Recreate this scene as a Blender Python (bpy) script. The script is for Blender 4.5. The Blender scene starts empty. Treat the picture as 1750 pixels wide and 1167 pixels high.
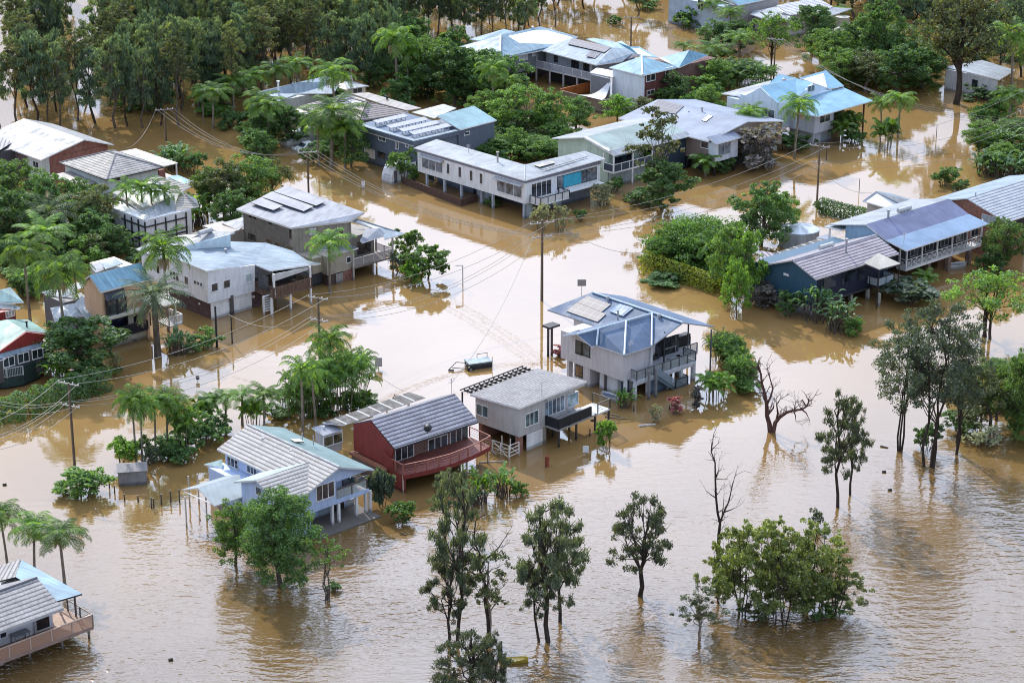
import bpy, math, random
from mathutils import Vector, Matrix
R = math.radians
SC = bpy.context.scene
COL = SC.collection

# ------------------------------------------------------------------ camera
CAM_F, CAM_P, CAM_H = 3800.0, R(20.2), 80.0        # focal length in photo pixels, pitch, height over the water
cam = bpy.data.cameras.new('camera')
cam.sensor_width = 36.0
cam.lens = 36.0 * CAM_F / 1750.0
cam.clip_start = 1.0; cam.clip_end = 6000
co = bpy.data.objects.new('camera', cam); COL.objects.link(co)
co.location = (0, 0, CAM_H); co.rotation_euler = (R(90) - CAM_P, 0, 0)
SC.camera = co

# ------------------------------------------------------------------ sky, sun, exposure
SUN_AZ, SUN_EL = R(-23), R(35)                     # sun stands beyond the town, left of the view
world = bpy.data.worlds.new('World'); SC.world = world; world.use_nodes = True
wt = world.node_tree; wn = wt.nodes; wl = wt.links; wn.clear()
wo = wn.new('ShaderNodeOutputWorld'); bg = wn.new('ShaderNodeBackground')
sky = wn.new('ShaderNodeTexSky'); sky.sky_type = 'NISHITA'; sky.sun_disc = False
sky.sun_elevation = SUN_EL; sky.sun_rotation = SUN_AZ; sky.air_density = 1.0; sky.dust_density = 1.5
tc = wn.new('ShaderNodeTexCoord')
mp = wn.new('ShaderNodeMapping'); mp.inputs['Scale'].default_value = (1.0, 1.0, 2.6)
wl.new(tc.outputs['Generated'], mp.inputs['Vector'])
nz = wn.new('ShaderNodeTexNoise'); nz.inputs['Scale'].default_value = 2.2; nz.inputs['Detail'].default_value = 7
nz.inputs['Roughness'].default_value = 0.55
wl.new(mp.outputs[0], nz.inputs['Vector'])
cr = wn.new('ShaderNodeMapRange'); cr.inputs[1].default_value = 0.30; cr.inputs[2].default_value = 0.52
cr.inputs[3].default_value = 0.45; cr.inputs[4].default_value = 1.0
wl.new(nz.outputs['Fac'], cr.inputs[0])
dp = wn.new('ShaderNodeVectorMath'); dp.operation = 'DOT_PRODUCT'
dp.inputs[1].default_value = (math.sin(-0.03) * math.cos(0.80), math.cos(-0.03) * math.cos(0.80), math.sin(0.80))
wl.new(tc.outputs['Generated'], dp.inputs[0])
gl = wn.new('ShaderNodeMapRange'); gl.interpolation_type = 'SMOOTHSTEP'
gl.inputs[1].default_value = 0.78; gl.inputs[2].default_value = 0.96
gl.inputs[3].default_value = CLOUD_LO = 13.0; gl.inputs[4].default_value = 40.0
wl.new(dp.outputs['Value'], gl.inputs[0])
n2 = wn.new('ShaderNodeTexNoise'); n2.inputs['Scale'].default_value = 5.0; n2.inputs['Detail'].default_value = 6
wl.new(mp.outputs[0], n2.inputs['Vector'])
m2 = wn.new('ShaderNodeMapRange'); m2.inputs[1].default_value = 0.3; m2.inputs[2].default_value = 0.7
m2.inputs[3].default_value = 0.78; m2.inputs[4].default_value = 1.12
wl.new(n2.outputs['Fac'], m2.inputs[0])
mu = wn.new('ShaderNodeMath'); mu.operation = 'MULTIPLY'
wl.new(gl.outputs[0], mu.inputs[0]); wl.new(m2.outputs[0], mu.inputs[1])
cc = wn.new('ShaderNodeVectorMath'); cc.operation = 'SCALE'; cc.inputs[0].default_value = (0.75, 0.865, 1.12)
wl.new(mu.outputs[0], cc.inputs['Scale'])
mx = wn.new('ShaderNodeMix'); mx.data_type = 'RGBA'
wl.new(cr.outputs[0], mx.inputs['Factor']); wl.new(sky.outputs[0], mx.inputs[6]); wl.new(cc.outputs[0], mx.inputs[7])
wl.new(mx.outputs[2], bg.inputs['Color']); bg.inputs['Strength'].default_value = 0.10
wl.new(bg.outputs[0], wo.inputs['Surface'])

sd = bpy.data.lights.new('sun', 'SUN'); sd.energy = 5.0; sd.angle = R(0.6); sd.color = (1.0, 0.93, 0.82)
so = bpy.data.objects.new('sun', sd); COL.objects.link(so)
sdir = Vector((math.sin(SUN_AZ) * math.cos(SUN_EL), math.cos(SUN_AZ) * math.cos(SUN_EL), math.sin(SUN_EL)))
so.rotation_euler = sdir.to_track_quat('Z', 'Y').to_euler(); so.location = sdir * 400

SC.view_settings.view_transform = 'Standard'; SC.view_settings.look = 'None'
SC.view_settings.exposure = 0.08; SC.view_settings.gamma = 1.0
SC.render.engine = 'CYCLES'; SC.cycles.use_denoising = True
SC.cycles.pixel_filter_type = 'BLACKMAN_HARRIS'; SC.cycles.filter_width = 1.05
SC.cycles.max_bounces = 5; SC.cycles.diffuse_bounces = 2; SC.cycles.glossy_bounces = 3; SC.cycles.transmission_bounces = 3
SC.cycles.caustics_reflective = False; SC.cycles.caustics_refractive = False; SC.cycles.sample_clamp_indirect = 4.0

# ------------------------------------------------------------------ where things stand (survey of the photograph)
def ray(x, y):
    a = (x - 875) / CAM_F; b = -(y - 583.5) / CAM_F
    return Vector((a, math.cos(CAM_P) + b * math.sin(CAM_P), -math.sin(CAM_P) + b * math.cos(CAM_P)))
def P(x, y, z=0.0):
    d = ray(x, y); t = (z - CAM_H) / d.z
    return Vector((d.x * t, d.y * t, z))
def sc_at(y):                                       # photo pixels per metre at the water
    return CAM_F * (math.sin(CAM_P) + (y - 583.5) / CAM_F * math.cos(CAM_P)) / CAM_H

# ------------------------------------------------------------------ materials
def nd(t, k, **kw):
    n = t.nodes.new(k)
    for a, b in kw.items(): setattr(n, a, b)
    return n
def base_mat(name, col, rough=0.6, spec=0.4, metal=0.0):
    m = bpy.data.materials.new(name); m.use_nodes = True
    t = m.node_tree; b = t.nodes['Principled BSDF']
    b.inputs['Base Color'].default_value = (*col, 1); b.inputs['Roughness'].default_value = rough
    b.inputs['Specular IOR Level'].default_value = spec; b.inputs['Metallic'].default_value = metal
    return m, t, b
def mathn(t, op, a, b=None, c=None):
    n = nd(t, 'ShaderNodeMath', operation=op)
    for i, v in enumerate((a, b, c)):
        if v is None: continue
        if isinstance(v, (int, float)): n.inputs[i].default_value = v
        else: t.links.new(v, n.inputs[i])
    return n.outputs[0]
def rangen(t, v, a, b, c, d):
    n = nd(t, 'ShaderNodeMapRange'); t.links.new(v, n.inputs[0])
    for i, x in enumerate((a, b, c, d)): n.inputs[i + 1].default_value = x
    return n.outputs[0]
def noisen(t, scale, detail=4, vec=None, rough=0.6):
    n = nd(t, 'ShaderNodeTexNoise'); n.inputs['Scale'].default_value = scale; n.inputs['Detail'].default_value = detail
    n.inputs['Roughness'].default_value = rough
    if vec is None:
        c = nd(t, 'ShaderNodeTexCoord'); vec = c.outputs['Object']
    t.links.new(vec, n.inputs['Vector']); return n.outputs['Fac']
def scalecol(t, col, fac):
    n = nd(t, 'ShaderNodeVectorMath', operation='SCALE')
    if isinstance(col, tuple): n.inputs[0].default_value = col[:3]
    else: t.links.new(col, n.inputs[0])
    t.links.new(fac, n.inputs['Scale']); return n.outputs[0]
def mixn(t, f, a, b):
    n = nd(t, 'ShaderNodeMix', data_type='RGBA')
    if isinstance(f, (int, float)): n.inputs['Factor'].default_value = f
    else: t.links.new(f, n.inputs['Factor'])
    for i, v in ((6, a), (7, b)):
        if isinstance(v, tuple): n.inputs[i].default_value = (*v[:3], 1)
        else: t.links.new(v, n.inputs[i])
    return n.outputs[2]
def bump(t, b, h, strength, dist=0.05):
    n = nd(t, 'ShaderNodeBump'); n.inputs['Strength'].default_value = strength; n.inputs['Distance'].default_value = dist
    t.links.new(h, n.inputs['Height']); t.links.new(n.outputs[0], b.inputs['Normal'])
def uvsep(t):
    u = nd(t, 'ShaderNodeUVMap'); s = nd(t, 'ShaderNodeSeparateXYZ'); t.links.new(u.outputs[0], s.inputs[0])
    return s.outputs[0], s.outputs[1], u.outputs[0]
def tide(t):                                        # mud and damp left by the flood just above the water
    c = nd(t, 'ShaderNodeTexCoord'); s = nd(t, 'ShaderNodeSeparateXYZ'); t.links.new(c.outputs['Object'], s.inputs[0])
    z = mathn(t, 'SUBTRACT', s.outputs[2], mathn(t, 'MULTIPLY', noisen(t, 0.5, 3, c.outputs['Object']), 0.35))
    mpn = nd(t, 'ShaderNodeMapping'); mpn.inputs['Scale'].default_value = (1.6, 1.6, 0.18); t.links.new(c.outputs['Object'], mpn.inputs[0])
    streak = rangen(t, noisen(t, 2.2, 4, mpn.outputs[0]), 0.45, 0.72, 1.0, 0.80)
    return mathn(t, 'MULTIPLY', rangen(t, z, 0.0, 0.22, 0.5, 1.0), streak)
_mc = {}
def paint(col, rough=0.55, var=0.12, spec=0.3, metal=0.0):
    k = ('paint', col, rough, var, spec, metal)
    if k not in _mc:
        m, t, b = base_mat('paint', col, rough, spec, metal)
        f = mathn(t, 'MULTIPLY', tide(t), rangen(t, noisen(t, 0.9, 5), 0.3, 0.7, 1 - var, 1 + var))
        t.links.new(scalecol(t, col, f), b.inputs['Base Color']); _mc[k] = m
    return _mc[k]
def boards(col, pitch=0.22, var=0.1):               # horizontal weatherboards / vertical uses axis in UV
    k = ('boards', col, pitch)
    if k not in _mc:
        m, t, b = base_mat('weatherboard', col, 0.5, 0.35)
        u, v, uv = uvsep(t)
        fr = mathn(t, 'FRACT', mathn(t, 'DIVIDE', v, pitch))
        lap = rangen(t, fr, 0.0, 0.16, 0.78, 1.0)
        f = mathn(t, 'MULTIPLY', mathn(t, 'MULTIPLY', lap, tide(t)), rangen(t, noisen(t, 0.8, 5), 0.3, 0.7, 1 - var, 1 + var))
        t.links.new(scalecol(t, col, f), b.inputs['Base Color']); bump(t, b, fr, 0.5, 0.03); _mc[k] = m
    return _mc[k]
def vboards(col, pitch=0.3):
    k = ('vboards', col, pitch)
    if k not in _mc:
        m, t, b = base_mat('board_cladding', col, 0.5, 0.35)
        u, v, uv = uvsep(t)
        fr = mathn(t, 'FRACT', mathn(t, 'DIVIDE', u, pitch))
        lap = rangen(t, fr, 0.0, 0.15, 0.6, 1.0)
        f = mathn(t, 'MULTIPLY', mathn(t, 'MULTIPLY', lap, tide(t)), rangen(t, noisen(t, 1.5, 5), 0.3, 0.7, 0.8, 1.2))
        t.links.new(scalecol(t, col, f), b.inputs['Base Color']); _mc[k] = m
    return _mc[k]
def metal_roof(col, seam=0.7, rough=0.5, dirt=0.38):
    k = ('mroof', col, seam, rough, dirt)
    if k not in _mc:
        m, t, b = base_mat('metal_roofing', col, rough, 0.2, 0.0)
        u, v, uv = uvsep(t)
        fr = mathn(t, 'FRACT', mathn(t, 'DIVIDE', u, seam))
        rib = rangen(t, fr, 0.0, 0.25, 0.84, 1.0)
        mpn = nd(t, 'ShaderNodeMapping'); mpn.inputs['Scale'].default_value = (1.0, 0.22, 1); t.links.new(uv, mpn.inputs[0])
        st = rangen(t, noisen(t, 1.6, 6, mpn.outputs[0]), 0.35, 0.7, 1.08, 1 - dirt)
        bl = rangen(t, noisen(t, 0.3, 5), 0.35, 0.65, 0.78, 1.12)
        f = mathn(t, 'MULTIPLY', mathn(t, 'MULTIPLY', rib, st), bl)
        t.links.new(scalecol(t, col, f), b.inputs['Base Color'])
        bump(t, b, mathn(t, 'SINE', mathn(t, 'MULTIPLY', u, 2 * math.pi / seam)), 0.05, 0.03)
        t.links.new(rangen(t, noisen(t, 0.7, 4), 0.3, 0.7, rough - 0.08, rough + 0.15), b.inputs['Roughness']); _mc[k] = m
    return _mc[k]
def tile_roof(col, pitch=0.40, dark=0.3, across=0.33, moss=0.2):
    k = ('tile', col, pitch, dark, across)
    if k not in _mc:
        m, t, b = base_mat('roof_tiles', col, 0.65, 0.15)
        u, v, uv = uvsep(t)
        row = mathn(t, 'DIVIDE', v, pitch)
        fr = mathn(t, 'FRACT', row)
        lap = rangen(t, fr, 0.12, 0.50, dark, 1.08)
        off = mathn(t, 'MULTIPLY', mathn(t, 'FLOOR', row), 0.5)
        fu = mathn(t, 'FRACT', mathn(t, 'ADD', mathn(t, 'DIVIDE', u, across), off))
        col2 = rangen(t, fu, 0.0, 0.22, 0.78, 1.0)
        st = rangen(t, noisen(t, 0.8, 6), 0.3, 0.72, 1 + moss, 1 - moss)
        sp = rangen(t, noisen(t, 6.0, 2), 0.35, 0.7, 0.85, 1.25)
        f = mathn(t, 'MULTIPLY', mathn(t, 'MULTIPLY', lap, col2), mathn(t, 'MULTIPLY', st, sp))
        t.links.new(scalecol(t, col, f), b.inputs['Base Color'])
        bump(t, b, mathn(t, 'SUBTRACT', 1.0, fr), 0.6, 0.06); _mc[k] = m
    return _mc[k]
def brick(col, mortar=(0.35, 0.3, 0.27)):
    k = ('brick', col)
    if k not in _mc:
        m, t, b = base_mat('brickwork', col, 0.85, 0.2)
        u, v, uv = uvsep(t)
        n = nd(t, 'ShaderNodeTexBrick'); t.links.new(uv, n.inputs['Vector'])
        n.inputs['Color1'].default_value = (*col, 1); n.inputs['Color2'].default_value = (col[0] * 0.6, col[1] * 0.55, col[2] * 0.6, 1)
        n.inputs['Mortar'].default_value = (*mortar, 1); n.inputs['Scale'].default_value = 1.0
        n.inputs['Brick Width'].default_value = 0.36; n.inputs['Row Height'].default_value = 0.13; n.inputs['Mortar Size'].default_value = 0.012
        t.links.new(scalecol(t, n.outputs['Color'], rangen(t, noisen(t, 0.8, 4), 0.3, 0.7, 0.75, 1.15)), b.inputs['Base Color']); _mc[k] = m
    return _mc[k]
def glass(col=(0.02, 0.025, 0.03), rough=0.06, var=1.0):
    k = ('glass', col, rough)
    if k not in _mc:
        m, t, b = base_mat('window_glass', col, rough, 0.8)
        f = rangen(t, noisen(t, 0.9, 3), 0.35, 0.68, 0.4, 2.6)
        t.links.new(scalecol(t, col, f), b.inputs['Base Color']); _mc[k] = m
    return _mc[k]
def clear_glass(tint=(0.8, 0.88, 0.88), a=0.35):
    k = ('cg', tint, a)
    if k not in _mc:
        m, t, b = base_mat('balustrade_glass', tint, 0.08, 0.6)
        b.inputs['Alpha'].default_value = a; _mc[k] = m
    return _mc[k]
def wood(col, pitch=0.14):
    k = ('wood', col, pitch)
    if k not in _mc:
        m, t, b = base_mat('timber', col, 0.6, 0.3)
        c = nd(t, 'ShaderNodeTexCoord'); s = nd(t, 'ShaderNodeSeparateXYZ'); t.links.new(c.outputs['Object'], s.inputs[0])
        fr = mathn(t, 'FRACT', mathn(t, 'DIVIDE', s.outputs[0], pitch))
        f = mathn(t, 'MULTIPLY', rangen(t, fr, 0.0, 0.2, 0.55, 1.0), rangen(t, noisen(t, 2.5, 5), 0.3, 0.7, 0.7, 1.3))
        t.links.new(scalecol(t, col, f), b.inputs['Base Color']); _mc[k] = m
    return _mc[k]
def solar():
    k = 'solar'
    if k not in _mc:
        m, t, b = base_mat('solar_cells', (0.05, 0.055, 0.08), 0.5, 0.3)
        u, v, uv = uvsep(t)
        a = mathn(t, 'FRACT', mathn(t, 'DIVIDE', u, 1.0)); c = mathn(t, 'FRACT', mathn(t, 'DIVIDE', v, 1.65))
        ln = mathn(t, 'MAXIMUM', mathn(t, 'LESS_THAN', a, 0.07), mathn(t, 'LESS_THAN', c, 0.05))
        t.links.new(mixn(t, ln, (0.085, 0.08, 0.10), (0.19, 0.19, 0.21)), b.inputs['Base Color']); _mc[k] = m
    return _mc[k]
def leafmat(name, c1, c2, trans=0.45, c3=None):
    k = ('leaf', name)
    if k not in _mc:
        m = bpy.data.materials.new(name); m.use_nodes = True; t = m.node_tree; t.nodes.clear()
        o = nd(t, 'ShaderNodeOutputMaterial'); oi = nd(t, 'ShaderNodeObjectInfo')
        c = nd(t, 'ShaderNodeTexCoord')
        n = noisen(t, 1.1, 3, c.outputs['Object'], 0.7)
        f = rangen(t, n, 0.32, 0.68, 0.0, 1.0)
        col = mixn(t, f, c1, c2)
        if c3: col = mixn(t, rangen(t, noisen(t, 0.45, 2, c.outputs['Object']), 0.52, 0.64, 0.0, 0.8), col, c3)
        geo = nd(t, 'ShaderNodeNewGeometry')
        rp = rangen(t, geo.outputs['Random Per Island'], 0, 1, 0.6, 1.45)
        f2 = mathn(t, 'MULTIPLY', rangen(t, oi.outputs['Random'], 0, 1, 0.72, 1.3), rp)
        col = scalecol(t, col, f2)
        d = nd(t, 'ShaderNodeBsdfDiffuse'); tr = nd(t, 'ShaderNodeBsdfTranslucent'); g = nd(t, 'ShaderNodeBsdfGlossy')
        g.inputs['Roughness'].default_value = 0.5; g.inputs['Color'].default_value = (0.8, 0.85, 0.9, 1)
        t.links.new(col, d.inputs[0])
        tcn = nd(t, 'ShaderNodeVectorMath', operation='MULTIPLY'); tcn.inputs[1].default_value = (1.9, 1.7, 0.7); t.links.new(col, tcn.inputs[0])
        t.links.new(tcn.outputs[0], tr.inputs[0])
        s1 = nd(t, 'ShaderNodeMixShader'); s1.inputs[0].default_value = trans
        t.links.new(d.outputs[0], s1.inputs[1]); t.links.new(tr.outputs[0], s1.inputs[2])
        s2 = nd(t, 'ShaderNodeMixShader'); s2.inputs[0].default_value = 0.03
        t.links.new(s1.outputs[0], s2.inputs[1]); t.links.new(g.outputs[0], s2.inputs[2])
        t.links.new(s2.outputs[0], o.inputs[0]); _mc[k] = m
    return _mc[k]
def barkmat(col=(0.10, 0.085, 0.07)):
    k = ('bark', col)
    if k not in _mc:
        m, t, b = base_mat('bark', col, 0.9, 0.15)
        mpn = nd(t, 'ShaderNodeMapping'); mpn.inputs['Scale'].default_value = (1, 1, 0.25)
        c = nd(t, 'ShaderNodeTexCoord'); t.links.new(c.outputs['Object'], mpn.inputs[0])
        t.links.new(scalecol(t, col, rangen(t, noisen(t, 5.0, 5, mpn.outputs[0]), 0.3, 0.7, 0.5, 1.6)), b.inputs['Base Color']); _mc[k] = m
    return _mc[k]

WHITE = paint((0.72, 0.73, 0.74)); DARK = paint((0.03, 0.032, 0.036)); GREYP = paint((0.35, 0.36, 0.38))
CONC = paint((0.36, 0.34, 0.31), 0.9, 0.25)

# ------------------------------------------------------------------ mesh builder
class MB:
    def __init__(s): s.v = []; s.f = []; s.m = []; s.cur = 0
    def mat(s, i): s.cur = i; return s
    def poly(s, pts):
        b = len(s.v); s.v += [tuple(p) for p in pts]; s.f.append(tuple(range(b, b + len(pts)))); s.m.append(s.cur)
    def box(s, x0, x1, y0, y1, z0, z1):
        b = len(s.v)
        s.v += [(x0, y0, z0), (x1, y0, z0), (x1, y1, z0), (x0, y1, z0), (x0, y0, z1), (x1, y0, z1), (x1, y1, z1), (x0, y1, z1)]
        for q in ((3, 2, 1, 0), (4, 5, 6, 7), (0, 1, 5, 4), (1, 2, 6, 5), (2, 3, 7, 6), (3, 0, 4, 7)):
            s.f.append(tuple(b + i for i in q)); s.m.append(s.cur)
    def slab(s, pts, th, side=None):                # polygon (upper face) given thickness straight down
        pts = [Vector(p) for p in pts]
        n = Vector((0, 0, 0))
        for i in range(len(pts)): n += (pts[i] - pts[0]).cross(pts[(i + 1) % len(pts)] - pts[0])
        if n.z < 0: pts.reverse()
        b = len(s.v); k = len(pts)
        s.v += [tuple(p) for p in pts] + [(p.x, p.y, p.z - th) for p in pts]
        s.f.append(tuple(range(b, b + k))); s.m.append(s.cur)
        s.f.append(tuple(range(b + 2 * k - 1, b + k - 1, -1))); s.m.append(side if side is not None else s.cur)
        for i in range(k):
            j = (i + 1) % k
            s.f.append((b + i, b + k + i, b + k + j, b + j)); s.m.append(side if side is not None else s.cur)
    def extr(s, pts, d):                            # any planar polygon pushed along d
        d = Vector(d); pts = [Vector(p) for p in pts]
        n = Vector((0, 0, 0))
        for i in range(len(pts)): n += (pts[i] - pts[0]).cross(pts[(i + 1) % len(pts)] - pts[0])
        if n.dot(d) > 0: pts.reverse()
        b = len(s.v); k = len(pts)
        s.v += [tuple(p) for p in pts] + [tuple(p + d) for p in pts]
        s.f.append(tuple(range(b, b + k))); s.m.append(s.cur)
        s.f.append(tuple(range(b + 2 * k - 1, b + k - 1, -1))); s.m.append(s.cur)
        for i in range(k):
            j = (i + 1) % k
            s.f.append((b + i, b + k + i, b + k + j, b + j)); s.m.append(s.cur)
    def tube(s, p0, p1, r0, r1=None, n=6, cap=True):
        r1 = r0 if r1 is None else r1
        p0 = Vector(p0); p1 = Vector(p1); d = (p1 - p0)
        if d.length < 1e-6: return
        d.normalize(); a = d.orthogonal().normalized(); c = d.cross(a)
        b = len(s.v)
        for p, r in ((p0, r0), (p1, r1)):
            for i in range(n):
                t = 2 * math.pi * i / n; s.v.append(tuple(p + (a * math.cos(t) + c * math.sin(t)) * r))
        for i in range(n):
            j = (i + 1) % n; s.f.append((b + i, b + j, b + n + j, b + n + i)); s.m.append(s.cur)
        if cap:
            s.f.append(tuple(b + n + i for i in range(n))); s.m.append(s.cur)
            s.f.append(tuple(b + n - 1 - i for i in range(n))); s.m.append(s.cur)
    def path(s, pts, radii, n=6):
        pts = [Vector(p) for p in pts]
        b = len(s.v); ref = None
        for i, p in enumerate(pts):
            d = (pts[min(i + 1, len(pts) - 1)] - pts[max(i - 1, 0)]).normalized()
            a = d.orthogonal() if ref is None else (ref - d * ref.dot(d))
            a.normalize(); ref = a; c = d.cross(a); r = radii[i] if not isinstance(radii, (int, float)) else radii
            for k in range(n):
                t = 2 * math.pi * k / n; s.v.append(tuple(p + (a * math.cos(t) + c * math.sin(t)) * r))
        for i in range(len(pts) - 1):
            for k in range(n):
                j = (k + 1) % n
                s.f.append((b + i * n + k, b + i * n + j, b + (i + 1) * n + j, b + (i + 1) * n + k)); s.m.append(s.cur)
        s.f.append(tuple(b + (len(pts) - 1) * n + k for k in range(n))); s.m.append(s.cur)
        s.f.append(tuple(b + n - 1 - k for k in range(n))); s.m.append(s.cur)
    def mesh(s, name, mats):
        me = bpy.data.meshes.new(name); me.from_pydata(s.v, [], s.f)
        for m in (mats if isinstance(mats, (list, tuple)) else [mats]): me.materials.append(m)
        me.polygons.foreach_set('material_index', s.m)
        return me
    def build(s, name, mats, parent=None, loc=None, uv=True, smooth=False):
        me = s.mesh(name, mats)
        if uv:
            ul = me.uv_layers.new(name='UVMap').data
            for p in me.polygons:
                n = p.normal
                al = Vector((1, 0, 0)) if abs(n.z) > 0.999 else Vector((-n.y, n.x, 0)).normalized()
                dn = n.cross(al)
                for li, vi in zip(p.loop_indices, p.vertices):
                    c = me.vertices[vi].co; ul[li].uv = (c.dot(al), c.dot(dn))
        if smooth: me.polygons.foreach_set('use_smooth', [True] * len(me.polygons))
        o = bpy.data.objects.new(name, me); COL.objects.link(o)
        if parent: o.parent = parent
        if loc is not None: o.location = loc
        return o
def tag(o, label, cat, group=None, kind=None):
    o['label'] = label; o['category'] = cat
    if group: o['group'] = group
    if kind: o['kind'] = kind
    return o
def empty(name, loc, rz=0.0):
    o = bpy.data.objects.new(name, None); COL.objects.link(o); o.location = loc; o.rotation_euler = (0, 0, rz); o.empty_display_size = 0.5
    return o

# ------------------------------------------------------------------ flood water
def water():
    m = bpy.data.materials.new('flood_water'); m.use_nodes = True; t = m.node_tree; b = t.nodes['Principled BSDF']
    c = nd(t, 'ShaderNodeTexCoord'); s = nd(t, 'ShaderNodeSeparateXYZ'); t.links.new(c.outputs['Object'], s.inputs[0])
    col = mixn(t, rangen(t, noisen(t, 0.05, 4, c.outputs['Object']), 0.35, 0.65, 0, 1), (0.222, 0.137, 0.052), (0.254, 0.158, 0.062))
    b.inputs['Roughness'].default_value = 0.02; b.inputs['IOR'].default_value = 1.68; b.inputs['Specular IOR Level'].default_value = 0.5
    # long ripples running roughly across the view, open water in the foreground rougher than the street
    mpn = nd(t, 'ShaderNodeMapping'); mpn.inputs['Rotation'].default_value = (0, 0, R(-14)); mpn.inputs['Scale'].default_value = (0.42, 1.0, 1.0)
    t.links.new(c.outputs['Object'], mpn.inputs[0])
    w1 = noisen(t, 1.15, 3, mpn.outputs[0], 0.5)
    mp2 = nd(t, 'ShaderNodeMapping'); mp2.inputs['Rotation'].default_value = (0, 0, R(22)); mp2.inputs['Scale'].default_value = (0.5, 1.0, 1.0)
    t.links.new(c.outputs['Object'], mp2.inputs[0])
    w2 = noisen(t, 3.0, 2, mp2.outputs[0], 0.5)
    h = mathn(t, 'ADD', w1, mathn(t, 'MULTIPLY', w2, 0.4))
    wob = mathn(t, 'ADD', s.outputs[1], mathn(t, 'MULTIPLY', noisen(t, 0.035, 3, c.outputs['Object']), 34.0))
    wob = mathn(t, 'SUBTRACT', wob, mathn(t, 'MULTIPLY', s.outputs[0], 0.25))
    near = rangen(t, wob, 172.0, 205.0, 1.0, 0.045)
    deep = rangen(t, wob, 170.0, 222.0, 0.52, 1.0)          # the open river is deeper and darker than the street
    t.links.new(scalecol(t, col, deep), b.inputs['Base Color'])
    amp = mathn(t, 'MULTIPLY', near, rangen(t, noisen(t, 0.06, 2, c.outputs['Object']), 0.35, 0.65, 0.55, 1.15))
    bn = nd(t, 'ShaderNodeBump'); bn.inputs['Distance'].default_value = WATER_BUMP
    t.links.new(amp, bn.inputs['Strength']); t.links.new(h, bn.inputs['Height']); t.links.new(bn.outputs[0], b.inputs['Normal'])
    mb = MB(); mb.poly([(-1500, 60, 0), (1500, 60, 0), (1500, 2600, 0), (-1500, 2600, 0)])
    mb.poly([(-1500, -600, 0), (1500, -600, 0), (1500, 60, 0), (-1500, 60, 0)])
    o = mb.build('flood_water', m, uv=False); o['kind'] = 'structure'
WATER_BUMP = 0.17
water()
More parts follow.
